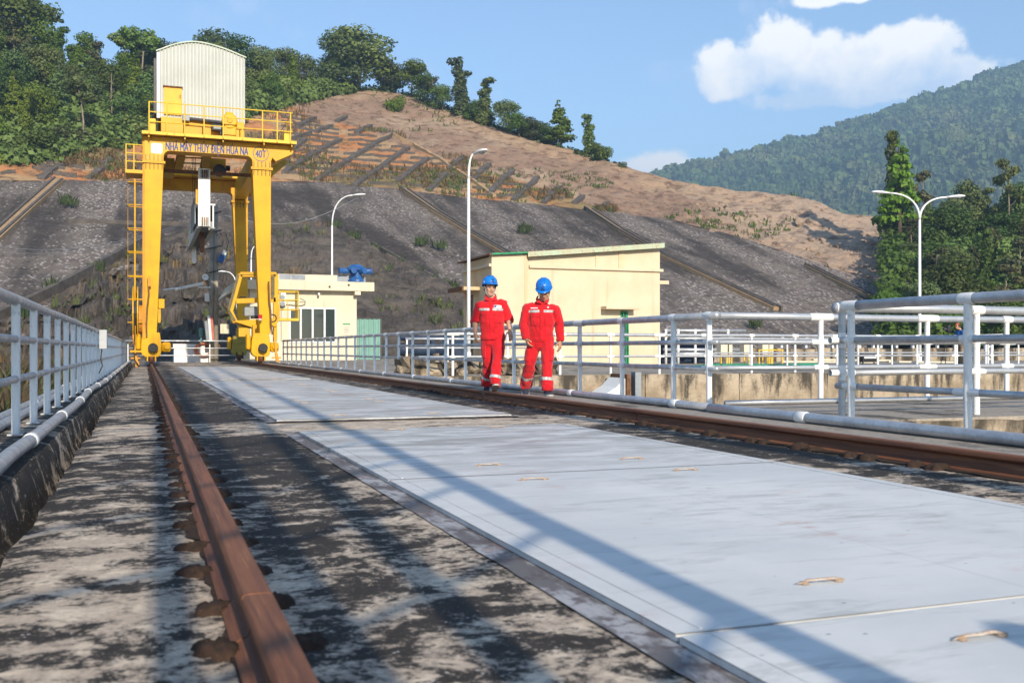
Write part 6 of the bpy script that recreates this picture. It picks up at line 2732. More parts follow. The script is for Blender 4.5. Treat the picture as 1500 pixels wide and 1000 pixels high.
# pilaster joint, ribs under the eaves, door hoods, beam stub
MB().box((BXM - .14, BY - .155, WZ), (BXM - .02, BY - .142, zm_ - .1)).build('pilaster', M['cream_dirty'], bd)
MB().box((bx(872), BY - .035, zlg + .06), (bx(875), BY - .002, bz(366))).build('eaves_rib', M['cream_dirty'], bd)
MB().box((bx(906), BY - .035, zlg + .06), (bx(915), BY - .002, bz(364))).build('eaves_rib', M['cream_dirty'], bd)
MB().box((bx(880), BY - .55, bz(453.5, 900)), (bx(928), BY - .003, bz(449, 900))).build('door_hood', M['cream'], bd, bevel=.01)
MB().box((bx(763), BY - .45, bz(452.8)), (bx(771), BY - .143, bz(449))).build('door_hood', M['cream'], bd)
MB().box((BX1 + .002, BY + .3, bz(411)), (bx(985), BY + .6, bz(405.5))).build('beam_stub', M['cream'], bd)
gd = MB().box((bx(909), BY - .05, WZ), (bx(919), BY - .003, bz(454))).build('door', M['green_paint'], bd)
MB().box((bx(911), BY - .056, WZ + .1), (bx(915.5), BY - .051, bz(456))).build('door_opening', M['black'], gd)
MB().tube([on_y(913, 456, BY - .12), on_y(914, 470, BY - .12), on_y(920, 474, BY - .12), on_y(920.5, 535, BY - .12)], .035, 6).build('drain_pipe', M['green_paint'], bd)
# roof sheets along the slope, with a rusty fascia
rf = MB()
ov = .04
rf.prism([(BX0 - ov - .1, zl_ - .03), (BX1 + ov, zr_ - .01), (BX1 + ov, zr_ + .05), (BX0 - ov - .1, zl_ + .03)], BY - .3, BY + D2 + .5)
ro = rf.build('roof', M['rust'], bd)
MB().prism([(BXM - .05, zm_ - .14), (BX1 + ov + .01, zr_ - .16), (BX1 + ov + .01, zr_ + .05), (BXM - .05, zm_ + .06)], BY - .335, BY - .302).build('fascia', M['roof_edge'], ro)
MB().prism([(BX0 - .05, zl_ - .02), (BXM - .06, zm_ + .0), (BXM - .06, zm_ + .07), (BX0 - .05, zl_ + .05)], BY - .33, BY - .302).build('fascia', M['green_paint'], ro)

# ------------------------------------------------------------------ street lamps
WP = M['white_clean']


def lamp_head(parent, p, d, L=.72):
    """cobra head: p = end of the arm, d = horizontal direction"""
    d = Vector(d).normalized()
    s = Vector((-d.y, d.x, 0))
    rings_ = []
    for t, w_, h_ in ((0, .05, .05), (.15, .07, .06), (.35, .14, .085), (.7, .16, .09), (.92, .10, .06), (1, .02, .02)):
        c = p + d * (t * L) + Vector((0, 0, .05 * t))
        rings_.append([c + s * (w_ * math.cos(a)) + Vector((0, 0, h_ * math.sin(a) * (1 if math.sin(a) > 0 else .55))) for a in np.linspace(0, 2 * math.pi, 13)[:-1]])
    o = MB().rings(rings_).build('lamp_head', WP, parent, smooth=True)
    c = p + d * (.62 * L) + Vector((0, 0, -.005))
    MB().lathe(c, (0, 0, -1), [(0, .12), (.03, .11), (.06, .06), (.065, 0)], 10).build('lens', M['grey'], o)


def street_lamp(px, base_y, top_y, D, arms, label, group='white street lamps', straight=.86):
    b = at(px, HZ, D)
    zt = at(px, top_y, D).z
    r = empty('street_lamp', (b.x, b.y, WZ), label, 'street lamp', group)
    zs = zt
    MB().tube([(b.x, b.y, WZ - .3), (b.x, b.y, zs)], [.085, .055], 10).build('pole', WP, r, smooth=True)
    MB().lathe((b.x, b.y, WZ), (0, 0, 1), [(0, .18), (.03, .18), (.05, .10), (.5, .10), (.52, .08)], 10).build('base', WP, r)
    for (tx, ty, bow, *hd) in arms:
        e = at(tx, ty, D)
        pts = []
        for t in np.linspace(0, 1, 10):
            # rises steeply then bends over to the horizontal
            x = lerp(b.x, e.x, t ** 1.9 if bow else t)
            y = lerp(b.y, e.y, t ** 1.9 if bow else t)
            z = zs + (e.z - zs) * (1 - (1 - t) ** 1.9)
            pts.append(Vector((x, y, z)))
        MB().tube(pts, [.05] * 4 + [.04] * 6, 8).build('arm', WP, r, smooth=True)
        d = (pts[-1] - pts[-2])
        lamp_head(r, pts[-1], hd[0] if hd else (e.x - b.x, e.y - b.y, 0), .85)
    return r


street_lamp(1347, 486, 322, 46, [(1303, 283, True), (1387, 289, True)], 'white double-armed street lamp in front of the wooded slope')
street_lamp(686.5, 486, 262, 39.6, [(694, 226, True, (.35, -1, 0))], 'white street lamp rising at the left corner of the large cream building')
street_lamp(486.5, 420, 330, 66, [(517, 286, True)], 'white street lamp curving over the roof of the small cream building')
street_lamp(368, 420, 380, 80, [(374, 361, True)], 'distant lamp half hidden behind the right front crane leg')
street_lamp(347, 420, 425, 76, [(331, 398, True)], 'short lamp pointing left beside the driver cab of the crane')

# ------------------------------------------------------------------ twin utility pole with dish and antenna
TPY = 60.5
a, b = on_y(310, 511, TPY), on_y(316.5, 511, TPY)
tp = empty('twin_pole', ((a.x + b.x) / 2, TPY, 0), 'twin concrete poles with dish and wires between crane and small building', 'pole')
for p, py in ((a, 330), (b, 300)):
    MB().tube([(p.x, TPY, -.2), (p.x, TPY, on_y(312, py, TPY).z)], [.16, .11], 9).build('pole', M['pole'], tp, smooth=True)
for py in (313, 340, 363, 398):
    z = on_y(312, py, TPY).z
    MB().beam((a.x - .35, TPY - .15, z - .12), (b.x + .3, TPY - .15, z + .12), .07, .07).build('cross_arm', M['dark'], tp)
tz = on_y(325, 378, TPY - .3)
MB().cbox((tz.x, TPY - .3, tz.z), (.34, .34, .60), Matrix.Rotation(R(25), 3, 'Y')).build('transformer', M['blue'], tp, bevel=.05)
MB().cbox((tz.x + .13, TPY - .35, tz.z + .30), (.26, .34, .28), Matrix.Rotation(R(25), 3, 'Y')).build('insulator_box', M['white_clean'], tp, bevel=.04)
MB().tube([on_y(317, 345, TPY - .2), on_y(330, 340, TPY - .2), on_y(335, 355, TPY - .2), on_y(330, 372, TPY - .25)], .02, 5).build('jumper_cable', M['black'], tp)
dc = on_y(300.5, 406, TPY - .6)
ds = MB()
ds.lathe((dc.x, TPY - .6, dc.z), (.25, -1, .1), [(0, 0), (.02, .10), (.06, .18), (.06, .19), (.02, .12), (-.01, 0.02)], 16)
ds.build('dish', M['white_clean'], tp, smooth=True)
MB().tube([(dc.x, TPY - .55, dc.z), (a.x, TPY - .1, dc.z - .3)], .03, 6).build('dish_arm', M['grey'], tp)
MB().box((a.x - .75, TPY - .7, dc.z - .62), (a.x - .1, TPY - .1, dc.z - .55)).build('dish_shelf', M['white_clean'], tp)
MB().box((a.x - .40, TPY - .5, on_y(305, 437, TPY).z - .2), (a.x - .15, TPY - .2, on_y(305, 437, TPY).z + .25)).build('meter_box', M['white_clean'], tp)
for (p0, p1) in (((239, 424.5), (268, 421)), ((256, 424.5), (298, 416)), ((268, 420.5), (298, 414))):
    MB().tube([on_y(*p0, TPY - 1), on_y(*p1, TPY - 1)], .05, 7).build('antenna_bar', M['white_clean'], tp)
for (px, m_) in ((301.5, M['grey']), (306, M['white_clean']), (309.5, M['red_pipe'])):
    MB().tube([on_y(px, 462 if px > 303 else 470, TPY - .9), on_y(px + 3, 500, TPY - .9)], .09, 8).build('riser_pipe', m_, tp)
MB().box((on_y(321, 480, TPY).x, TPY - 1.0, on_y(321, 489, TPY).z), (on_y(334, 480, TPY).x, TPY - .6, on_y(321, 475, TPY).z)).build('switch_box', M['cream_clean'], tp, bevel=.02)
# overhead wires
for (p0, p1, Yb) in (((310, 318), (-30, 365), 92), ((310, 316), (-30, 358), 92), ((316, 312), (520, 292), 66)):
    A_, B_ = on_y(*p0, TPY), on_y(*p1, Yb)
    o = MB().tube([A_.lerp(B_, t) - Vector((0, 0, 1.1 * math.sin(math.pi * t))) for t in np.linspace(0, 1, 14)], .014, 4).build('overhead_wire', M['grey'], tp)

# ------------------------------------------------------------------ white block with rusty lid behind the end railing
EY = 61.0
e0, e1 = on_y(255, 527, EY), on_y(320, 503, EY)
eb = empty('equipment_block', ((e0.x + e1.x) / 2, EY, -.02), 'low white rust-streaked block behind the railing at the far deck end', 'box')
MB().box((e0.x, EY, -.05), (e1.x, EY + 2, e1.z - .28)).build('body', M['white'], eb, bevel=.03)
MB().box((e0.x - .1, EY - .1, e1.z - .277), (e1.x + .1, EY + 2.1, e1.z)).build('lid', M['rust'], eb, bevel=.04)
MB().box((e0.x - .05, EY - .108, e1.z - .24), (lerp(e0.x, e1.x, .7), EY - .102, e1.z - .03)).build('lid_paint', M['white'], eb)
rc = on_y(299, 512, EY - .3)
lr = empty('hose_coil', (rc.x, EY - .3, .1), 'coiled orange hose hung against the low white rust-streaked block', 'hose')
for k in range(3):
    MB().tube([(rc.x + (.42 + .05 * k) * math.cos(t) , EY - .3 + .06 * k, rc.z + .36 * math.sin(t)) for t in np.linspace(0, 6.1, 22)], .055, 6).build('coil', M['orange'], lr)
gp = on_y(294.5, 497, EY + 1)
gv = MB()
gv.tube([(gp.x, EY + 1, e1.z), (gp.x, EY + 1, gp.z + .15)], .05, 8)
gv.lathe((gp.x, EY + 1, gp.z + .12), (0, 0, 1), [(0, .07), (.05, .12), (.5, .12), (.56, .05)], 10)
tag(gv.build('vent_pipe', M['teal']), 'dark green capped vent pipe standing on the low white block', 'pipe')

# small box on the left railing
M['box_grey'] = simple('pale_grey_box', (.46, .48, .49), (.40, .42, .43), 6, .5)
q0, q1 = on_x(146, 511, LX + .06), on_x(159.5, 487, LX + .06)
jb = MB().box((LX + .05, q0.y, q0.z), (LX + .20, q0.y + .38, q1.z - .03)).build('railing_box', M['box_grey'], None, bevel=.012)
tag(jb, 'white electrical box fixed to the left railing', 'electrical box')
o = MB().tube([(LX + .1, q0.y + .15, q0.z), (LX + .08, q0.y + .05, q0.z - .2), (LX + .12, q0.y - .1, q0.z - .35), (LX + .05, q0.y - .05, .25)], .012, 5).build('cable', M['black'])
o.parent = jb
# ------------------------------------------------------------------ yard behind the pit
YW = 43.0
pw0, pw1 = on_y(985, 530, YW).x, on_y(1640, 530, YW).x
ztp = on_y(1300, 509.5, YW).z
pw = empty('parapet_wall', ((pw0 + pw1) / 2, YW, WZ), 'long low stained concrete wall across the yard behind the far railings', 'wall')
x = pw0
k = 0
while x < pw1:
    L = 2.1
    vs, fs = [], []
    m = MB()
    m.box((x + .008, YW, WZ - .05), (x + L - .008, YW + .35, ztp - .06 * (k % 3 == 0)))
    m.build('wall_panel', M['pit'], pw, bevel=.015)
    x += L
    k += 1
# pipe run with brackets on top of it
zt = on_y(1200, 497.5, YW).z
pr = empty('pipe_run', (on_y(1200, 500, YW).x, YW + .2, ztp), 'long grey pipe on white bracket stands along the low concrete wall', 'pipe')
MB().tube([(on_y(1145, 497, YW).x, YW + .17, zt), (on_y(1480, 497, YW).x, YW + .17, zt)], .10, 10).build('pipe', M['galv'], pr, smooth=True)
for px in (1147, 1183, 1222, 1262, 1282, 1293, 1316, 1340, 1376, 1412, 1450):
    c = on_y(px, 505, YW)
    b = MB()
    b.box((c.x - .06, YW + .10, ztp), (c.x + .06, YW + .24, zt - .102))
    b.add([(c.x - .16, YW - .06, zt - .22), (c.x + .14, YW - .06, zt - .22), (c.x + .02, YW - .06, zt + .14), (c.x - .16, YW - .06, zt + .16), (c.x - .16, YW - .03, zt - .22), (c.x + .14, YW - .03, zt - .22), (c.x + .02, YW - .03, zt + .14), (c.x - .16, YW - .03, zt + .16)],
          [(0, 1, 2, 3), (7, 6, 5, 4), (0, 4, 5, 1), (1, 5, 6, 2), (2, 6, 7, 3), (3, 7, 4, 0)])
    b.build('bracket', M['white_clean'], pr)
# second, thinner railing behind the pit railing
xs6 = [on_y(985, 530, 30.0).x + 1.55 * i for i in range(0, 12)]
fence('thin railing in the middle of the yard, second row beyond the big pit', G_R, (18, 30.0), [(x, 30.0) for x in xs6], ((xs6[0], 30.0), (xs6[-1], 30.0)), heights=(1.0, .5), foot=False, collars=False)
xs7 = [on_y(596, 530, 34.0).x + 1.5 * i for i in range(0, 4)]
fence('thin railing beside the dark blue tanks left of the large cream building', G_R, (11, 34.0), [(x, 34.0) for x in xs7], ((xs7[0], 34.0), (xs7[-1], 34.0)), heights=(1.0, .68, .34), foot=False, collars=False)

# cream control cabinets with number, yellow stands
CYY = 33.5
for px0, px1, py0, lab in ((1056, 1066, 495, 'left one of the slim cream control cabinets in the yard'), (1068, 1073, 494, 'narrow cream cabinet marked 52 in the yard'), (1090, 1098, 496, 'middle slim cream control cabinet in the yard'), (1117, 1126, 496, 'right cream control cabinet on yellow legs in the yard'), (1127, 1133, 496, 'rightmost slim cream control cabinet in the yard')):
    q0, q1 = on_y(px0, 540, CYY), on_y(px1, py0, CYY)
    c = empty('control_cabinet', ((q0.x + q1.x) / 2, CYY, WZ), lab, 'cabinet', 'cream control cabinets standing in the yard')
    MB().box((q0.x, CYY, WZ + .42), (q1.x, CYY + .32, q1.z)).build('body', M['cream_clean'], c, bevel=.012)
    MB().box((q0.x - .02, CYY - .02, q1.z + .002), (q1.x + .02, CYY + .34, q1.z + .03)).build('lid', M['white_clean'], c)
    for lx_ in (q0.x + .025, q1.x - .025):
        MB().box((lx_ - .02, CYY + .02, WZ - .01), (lx_ + .02, CYY + .06, WZ + .418)).build('leg', M['yellow_pale'], c)
q = on_y(1062, 500, CYY)
LETTER_Y = CYY - .004
o = place_text('52', Vector((q.x - .08, 0, q.z - .05)), Vector((q.x + .09, 0, 0)), .13, M['dark'], [c_ for c_ in bpy.data.objects if c_.get('label', '').startswith('left one of the slim')][0], .02)
for px, lab in ((1116, 'left'), (1140, 'right')):
    pass
st = on_y(1112, 540, CYY - 1)
s_ = empty('yellow_stand', (st.x + .4, CYY - 1, WZ), 'low yellow pipe stand in front of the cream cabinets', 'stand')
for dx in (0, .55, 1.05):
    MB().tube([(st.x + dx, CYY - 1, WZ), (st.x + dx, CYY - 1, WZ + .62)], .028, 6).build('leg', M['yellow_pale'], s_)
for h in (.35, .60):
    MB().tube([(st.x, CYY - 1, WZ + h), (st.x + 1.05, CYY - 1, WZ + h)], .028, 6).build('bar', M['yellow_pale'], s_)

# green hoses across the yard floor
for k, (x0, x1, Y, lab) in enumerate(((1012, 1130, 29.0, 'green hose lying on the yard floor beside the cream cabinets'), (1040, 1210, 31.5, 'second green hose lying farther back on the yard floor'))):
    a, b = on_y(x0, 540, Y), on_y(x1, 540, Y)
    pts = [(lerp(a.x, b.x, t), Y + .5 * math.sin(t * 7 + k), WZ + .04) for t in np.linspace(0, 1, 26)]
    tag(MB().tube(pts, .055, 7).build('hose', M['green'], None, smooth=True), lab, 'hose')
# along the wall of the passage at the right edge: thin green cable pipe
a, b = on_y(1253, 585, 10.9), on_y(1330, 580, 22)
yp = 22.1
pts = [on_y(1253, 590, yp), on_y(1253, 586, yp), on_y(1257, 584, yp), on_y(1500, 580, yp), on_y(1640, 577, yp)]
tag(MB().tube([p + Vector((0, -.06, 0)) for p in pts], .018, 6).build('cable_pipe', M['green'], None, smooth=True), 'thin green pipe fixed along the pit wall at the right', 'pipe')
ypo = 24.3
tag(MB().tube([on_y(1410, 555, ypo), on_y(1500, 553.5, ypo), on_y(1640, 551, ypo)], .05, 7).build('hose', M['green'], None, smooth=True), 'green hose lying behind the nearest railings at the right edge', 'hose')

# black work light in the middle of the yard
WY = 34.5
c = on_y(1272, 524, WY)
wl = empty('work_light', (c.x, WY, WZ), 'black work light standing in the yard before the concrete wall', 'lamp')
MB().box((c.x - .38, WY - .12, c.z - .18), (c.x + .36, WY + .14, c.z + .20)).build('housing', M['black'], wl, bevel=.04)
MB().box((c.x - .32, WY - .135, c.z - .02), (c.x + .30, WY - .122, c.z + .05)).build('lens', M['white_clean'], wl)
for dx in (-.28, .26):
    MB().beam((c.x + dx, WY, c.z - .2), (c.x + dx * 1.3, WY - .05, WZ), .05, .05).build('leg', M['black'], wl)
# long timber boards lying on the floor
for k, (x0, y0_, x1, y1_) in enumerate(((1145, 531, 1268, 536), (1190, 528, 1290, 533), (1300, 538, 1405, 536))):
    Y = 36.0 - k * .8
    a, b = on_y(x0, 536, Y), on_y(x1, 536, Y)
    tag(MB().beam((a.x, Y, WZ + .10 + .09 * (k == 1)), (b.x, Y - .6, WZ + .06 + .09 * (k == 1)), .22, .07).build('timber_board', M['cream_clean']), ('long pale board on the yard floor left of the work light', 'upper pale board stacked behind the long one', 'pale board on the yard floor right of the work light')[k], 'board', 'pale boards lying in the yard')
# tall frame / ladder posts at the right
for px in (1443.5, 1452.5):
    pass
c0, c1 = on_y(1443.5, 540, 33), on_y(1452.5, 540, 33)
lf_ = empty('gate_post', ((c0.x + c1.x) / 2, 33, WZ), 'white ladder-like post in the yard at the right edge', 'post')
zt_ = on_y(1448, 492, 33).z
for c in (c0, c1):
    MB().box((c.x - .05, 32.95, WZ), (c.x + .05, 33.05, zt_)).build('upright', M['white_clean'], lf_)
for t in (.15, .38, .6, .82):
    MB().box((c0.x + .051, 32.97, lerp(WZ, zt_, t)), (c1.x - .051, 33.03, lerp(WZ, zt_, t) + .06)).build('rung', M['white_clean'], lf_)
hh = on_y(1480, 494, 33)
MB().tube([(c0.x - .2, 33.1, zt_), (c1.x + .7, 33.1, zt_ + .04)], .06, 8).build('top_bar', M['white_clean'], lf_)

# grey valve manifolds left part of the yard behind the cream building's corner
mv = empty('valve_manifold', (on_y(1010, 500, 38).x, 38, WZ), 'grey pipe manifold with several valves right of the large cream building', 'pipework')
for py in (484, 493, 502, 512, 519):
    a, b = on_y(972, py, 38), on_y(1092, py + .5, 38)
    MB().tube([a, b], .07, 8).build('pipe', M['galv'], mv, smooth=True)
for px in (975, 993, 1018, 1040, 1066):
    a = on_y(px, 511, 38)
    MB().tube([(a.x, 37.98, WZ), (a.x, 37.98, on_y(px, 482, 38).z)], .06, 8).build('riser', M['white'], mv, smooth=True)
for px in (985, 1005, 1030, 1052):
    a = on_y(px, 497, 37.7)
    MB().lathe((a.x, 37.7, a.z), (0, 1, 0), [(0, .17), (.05, .19), (.10, .17)], 12).build('valve_wheel', M['dark'], mv)
zb0 = on_y(980, 520, 39.5)
for k, (x0, x1) in enumerate(((968, 990), (992, 1048))):
    a, b = on_y(x0, 500, 39.5), on_y(x1, 500, 39.5)
    tag(MB().box((a.x, 39.5, WZ), (b.x, 41.5, on_y(1000, 489 if k == 0 else 497, 39.5).z)).build('equipment_cover', M['blue_dark'], None, bevel=.12), ('dark blue covered machine at the right corner of the large cream building', 'low dark blue covered machine behind the grey manifold')[k], 'machine', 'dark blue covered machines')

# dark blue tanks between the two buildings
TYY = 36.5
for (x0, x1, py0, py1, lab, mt) in ((585, 646, 489, 499, 'upper dark blue drum lying between the two buildings', 'blue_dark'), (583, 650, 503, 521, 'lower dark blue tank on saddles between the two buildings', 'blue_dark')):
    a, b = on_y(x0, (py0 + py1) / 2, TYY), on_y(x1, (py0 + py1) / 2, TYY)
    r = (py1 - py0) / 2 / F * (TYY * CT + a.x * ST)
    tk = empty('storage_tank', ((a.x + b.x) / 2, TYY, WZ), lab, 'tank', 'dark blue tanks in the yard')
    rr_ = [(0, .3 * r), (.04, .8 * r), (.12, r)]
    L = b.x - a.x
    MB().lathe((a.x, TYY, a.z), (1, 0, 0), rr_ + [(L * .3, r), (L * .3 + .01, r * 1.04), (L * .3 + .06, r * 1.04), (L * .3 + .07, r), (L * .65, r), (L * .65 + .01, r * 1.04), (L * .65 + .06, r * 1.04), (L * .65 + .07, r), (L - .12, r), (L - .04, .8 * r), (L, .3 * r)], 20).build('shell', M[mt], tk, auto=35)
    for t in (.2, .8):
        xx = lerp(a.x, b.x, t)
        if py1 > 510:
            MB().box((xx - .12, TYY - r * .8, WZ - .01), (xx + .12, TYY + r * .8, a.z - r * .55)).build('saddle', M['pit'], tk)
        else:
            MB().box((xx - .08, TYY - r * .7, WZ), (xx + .08, TYY + r * .7, a.z - r * .6)).build('support', M['blue_dark'], tk)
# row of dark drums right of tanks
a, b = on_y(664, 505, 36), on_y(684, 515, 36)
tag(MB().box((a.x, 36, WZ), (b.x, 37, on_y(670, 503, 36).z)).build('equipment_cover', M['blue_dark'], None, bevel=.1), 'dark blue covered machine at the left foot of the large cream building', 'machine', 'dark blue covered machines')
# shed wall behind tanks
a, b = on_y(655, 490, 48), on_y(690, 515, 48)
tag(MB().box((a.x, 48, WZ), (b.x + 2, 49, on_y(670, 488, 48).z)).build('yard_wall', M['roof_conc']), 'low grey wall behind the dark blue tanks', 'wall')

# broken masonry, rusty stop and frame at the pit's left end
rs_ = np.random.default_rng(21)
rub = []
for s in range(4):
    b = bmesh.new()
    bmesh.ops.create_cube(b, size=1)
    bmesh.ops.subdivide_edges(b, edges=b.edges[:], cuts=2, use_grid_fill=True)
    for v in b.verts:
        v.co += Vector((fbm(tuple(v.co * 2 + Vector((s, 0, 0))), 3), fbm(tuple(v.co * 2 + Vector((0, s, 5))), 3), fbm(tuple(v.co * 2 + Vector((3, 0, s))), 3))) * .28
    me = bpy.data.meshes.new('broken_block')
    b.to_mesh(me)
    b.free()
    me.materials.append(M['pit'])
    rub.append(me)
pb = empty('rubble_pile', (on_y(650, 550, 23.2).x, 23.2, WZ), 'broken pale concrete blocks along the left rim of the big pit', 'rubble')
for k in range(26):
    px = rs_.uniform(600, 800)
    p = on_z(px, rs_.uniform(546, 551), WZ)
    if p.y < 22.9:
        p.y = 23.0 + rs_.uniform(.2, 1.5)
        p.x = on_y(px, 550, p.y).x
    s = rs_.uniform(.25, .7)
    link_copy('broken_block', rub[k % 4], pb, Vector((p.x, p.y, WZ + s * .22)) - Vector(pb.location), (rs_.uniform(-.3, .3), rs_.uniform(-.3, .3), rs_.uniform(0, 6)), (s, s * .8, s * .6))
YS = 21.2
a0, a1 = on_y(886, 578, YS), on_y(918, 551, YS)
zl2 = -1.6
wb = MB()
wb.add([(a0.x, YS, zl2), (a1.x, YS, zl2), (a1.x, YS, a1.z), (lerp(a0.x, a1.x, .55), YS, a1.z - .25), (a0.x, YS, a0.z),
        (a0.x, YS + .9, zl2), (a1.x, YS + .9, zl2), (a1.x, YS + .9, a1.z), (lerp(a0.x, a1.x, .55), YS + .9, a1.z - .25), (a0.x, YS + .9, a0.z)],
       [(0, 1, 2, 3, 4), (9, 8, 7, 6, 5), (0, 5, 6, 1), (1, 6, 7, 2), (2, 7, 8, 3), (3, 8, 9, 4), (4, 9, 5, 0)])
tag(wb.build('concrete_buttress', M['white'], None, bevel=.03), 'white sloping concrete buttress against the wall of the big pit', 'buttress')
b0, b1 = on_y(918, 578, YS - .1), on_y(930, 551, YS - .1)
rg_ = empty('gate_guide', (b1.x, YS, zl2), 'rusty steel gate guide standing beside the white buttress', 'gate guide')
MB().box((b0.x + .01, YS - .1, zl2), (b0.x + .10, YS + .8, b1.z + .05)).build('flange', M['rust'], rg_)
MB().box((b0.x + .101, YS + .2, zl2), (b1.x, YS + .32, b1.z - .02)).build('web', M['rust'], rg_)
MB().box((b1.x + .002, YS - .12, lerp(zl2, b1.z, .72)), (b1.x + .16, YS + .1, b1.z + .10)).build('junction_box', M['grey'], rg_)
MB().box((b1.x + .002, YS - .05, zl2), (b1.x + .12, YS + .1, lerp(zl2, b1.z, .72) - .01)).build('post', M['black'], rg_)
oc = on_y(694.5, 532.5, 26)
tag(MB().lathe((oc.x - .2, 26, oc.z - .12), (1, 0, 0), [(0, .10), (.05, .17), (.35, .17), (.4, .10)], 12).build('float_buoy', M['orange'], None, smooth=True), 'small orange float lying by the left foot of the left man', 'float')

# the near pit at the right edge
NP = on_y(1440, 640, 7.28)
pit_wall(6.3, 20, 7.05 + .2, -3.9, WZ - .02, 2.75)
# tripod-and-cameraman group comes with the people below

# ------------------------------------------------------------------ unseen portal behind the camera, posts fitted to the long shadows they throw
bp_ = empty('unseen_portal', (.6, -3, 0), 'unseen portal of slender posts behind the camera, fitted to the long shadows', 'portal')
for X, w_, Yp, hgt, lean in ((.05, .11, -3.0, 22.5, 0), (.43, .20, -2.6, 22.0, 0), (.66, .13, -3.2, 22.5, .06), (1.37, .15, -2.9, 22.5, .05), (4.4, .24, -3.0, 10.0, 0)):
    xo = X - (0 - Yp) * math.tan(SUN_AZ)
    MB().beam((xo, Yp, -.1), (xo + lean * hgt, Yp, hgt), w_, w_, (0, 1, 0)).build('post', M['yellow_old'], bp_)
for k in range(9):
    zc = 2.09 + .58 * k
    a_, b_ = Vector((-.62, -2.85, zc - .57)), Vector((1.48, -2.85, zc + .28))
    MB().tube([a_.lerp(b_, t) - Vector((0, 0, .09 * math.sin(math.pi * t))) for t in np.linspace(0, 1, 7)], .022, 6).build('stay_cable', M['black'], bp_)

# ------------------------------------------------------------------ air: thin haze round the whole place
def build_haze():
    mt = bpy.data.materials.new('haze_air')
    mt.use_nodes = True
    nt = mt.node_tree
    nt.nodes.clear()
    out = nt.nodes.new('ShaderNodeOutputMaterial')
    pv = nt.nodes.new('ShaderNodeVolumePrincipled')
    pv.inputs['Color'].default_value = (.46, .71, 1.0, 1)
    pv.inputs['Density'].default_value = HAZE
    pv.inputs['Anisotropy'].default_value = .1
    nt.links.new(pv.outputs[0], out.inputs['Volume'])
    o = MB().box((-3000, -1000, -6.5), (4000, 4500, 430)).build('haze', mt)
    tag(o, kind='stuff')


HAZE = .00048
build_haze()
# ------------------------------------------------------------------ people
def remesh(mb, mats, voxel, smooth=4, name='body'):
    me = mb.mesh(name, mats)
    o = bpy.data.objects.new('tmp', me)
    COL.objects.link(o)
    r = o.modifiers.new('r', 'REMESH')
    r.mode = 'VOXEL'
    r.voxel_size = voxel
    r.use_smooth_shade = True
    if smooth:
        s = o.modifiers.new('s', 'SMOOTH')
        s.iterations = smooth
        s.factor = .5
    bpy.context.view_layer.update()
    out = bpy.data.meshes.new_from_object(o.evaluated_get(bpy.context.evaluated_depsgraph_get()))
    bpy.data.objects.remove(o)
    bpy.data.meshes.remove(me)
    out.name = name
    out.materials.clear()
    for m in (mats if isinstance(mats, (list, tuple)) else [mats]):
        out.materials.append(m)
    return out


def put(name, me, parent, smooth=True):
    if smooth:
        me.polygons.foreach_set('use_smooth', [True] * len(me.polygons))
    o = bpy.data.objects.new(name, me)
    COL.objects.link(o)
    o.parent = parent
    return o


def wrinkle(me, amp, sc, seed=0, stretch=(1, 1, .6), gate=None):
    """cloth folds: push the surface along its normals"""
    n = len(me.vertices)
    co = np.empty(n * 3)
    no = np.empty(n * 3)
    me.vertices.foreach_get('co', co)
    me.vertex_normals.foreach_get('vector', no) if hasattr(me, 'vertex_normals') else me.vertices.foreach_get('normal', no)
    co, no = co.reshape(-1, 3), no.reshape(-1, 3)
    P = co * np.array(stretch) * sc + seed
    warp = np.stack([vfbm(P * .5 + 3, 2), vfbm(P * .5 + 9, 2), vfbm(P * .5 + 14, 2)], 1) * 1.6
    f = 1 - np.abs(vfbm(P + warp, 3, .5)) * 4
    d = amp * (f - .45)
    if gate is not None:
        d = d * gate(co)
    co = co + no * d[:, None]
    me.vertices.foreach_set('co', co.ravel())
    me.update()


def slab_patch(me, name, mat, parent, planes, lift=.004, keep=None):
    """cut a band or patch out of a garment along planes and lift it off the cloth"""
    b = bmesh.new()
    b.from_mesh(me)
    for (pco, pno) in planes:
        g = b.verts[:] + b.edges[:] + b.faces[:]
        bmesh.ops.bisect_plane(b, geom=g, plane_co=Vector(pco), plane_no=Vector(pno), clear_outer=True)
    if keep:
        bmesh.ops.delete(b, geom=[f for f in b.faces if not keep(f.calc_center_median(), f.normal)], context='FACES')
    b.normal_update()
    off = {v: v.normal.copy() for v in b.verts}
    ext = bmesh.ops.extrude_face_region(b, geom=b.faces[:])
    for v in [e for e in ext['geom'] if isinstance(e, bmesh.types.BMVert)]:
        v.co += v.normal * lift
    m2 = bpy.data.meshes.new(name)
    b.to_mesh(m2)
    b.free()
    m2.materials.clear()
    m2.materials.append(mat)
    return put(name, m2, parent, smooth=False)


def ell(c, rx, ry, n=14, tilt=0, yaw=0):
    out = []
    for j in range(n):
        a = 2 * math.pi * j / n
        x, y = rx * math.cos(a), ry * math.sin(a)
        out.append((c[0] + x * math.cos(yaw) - y * math.sin(yaw), c[1] + x * math.sin(yaw) + y * math.cos(yaw), c[2] + tilt * y))
    return out


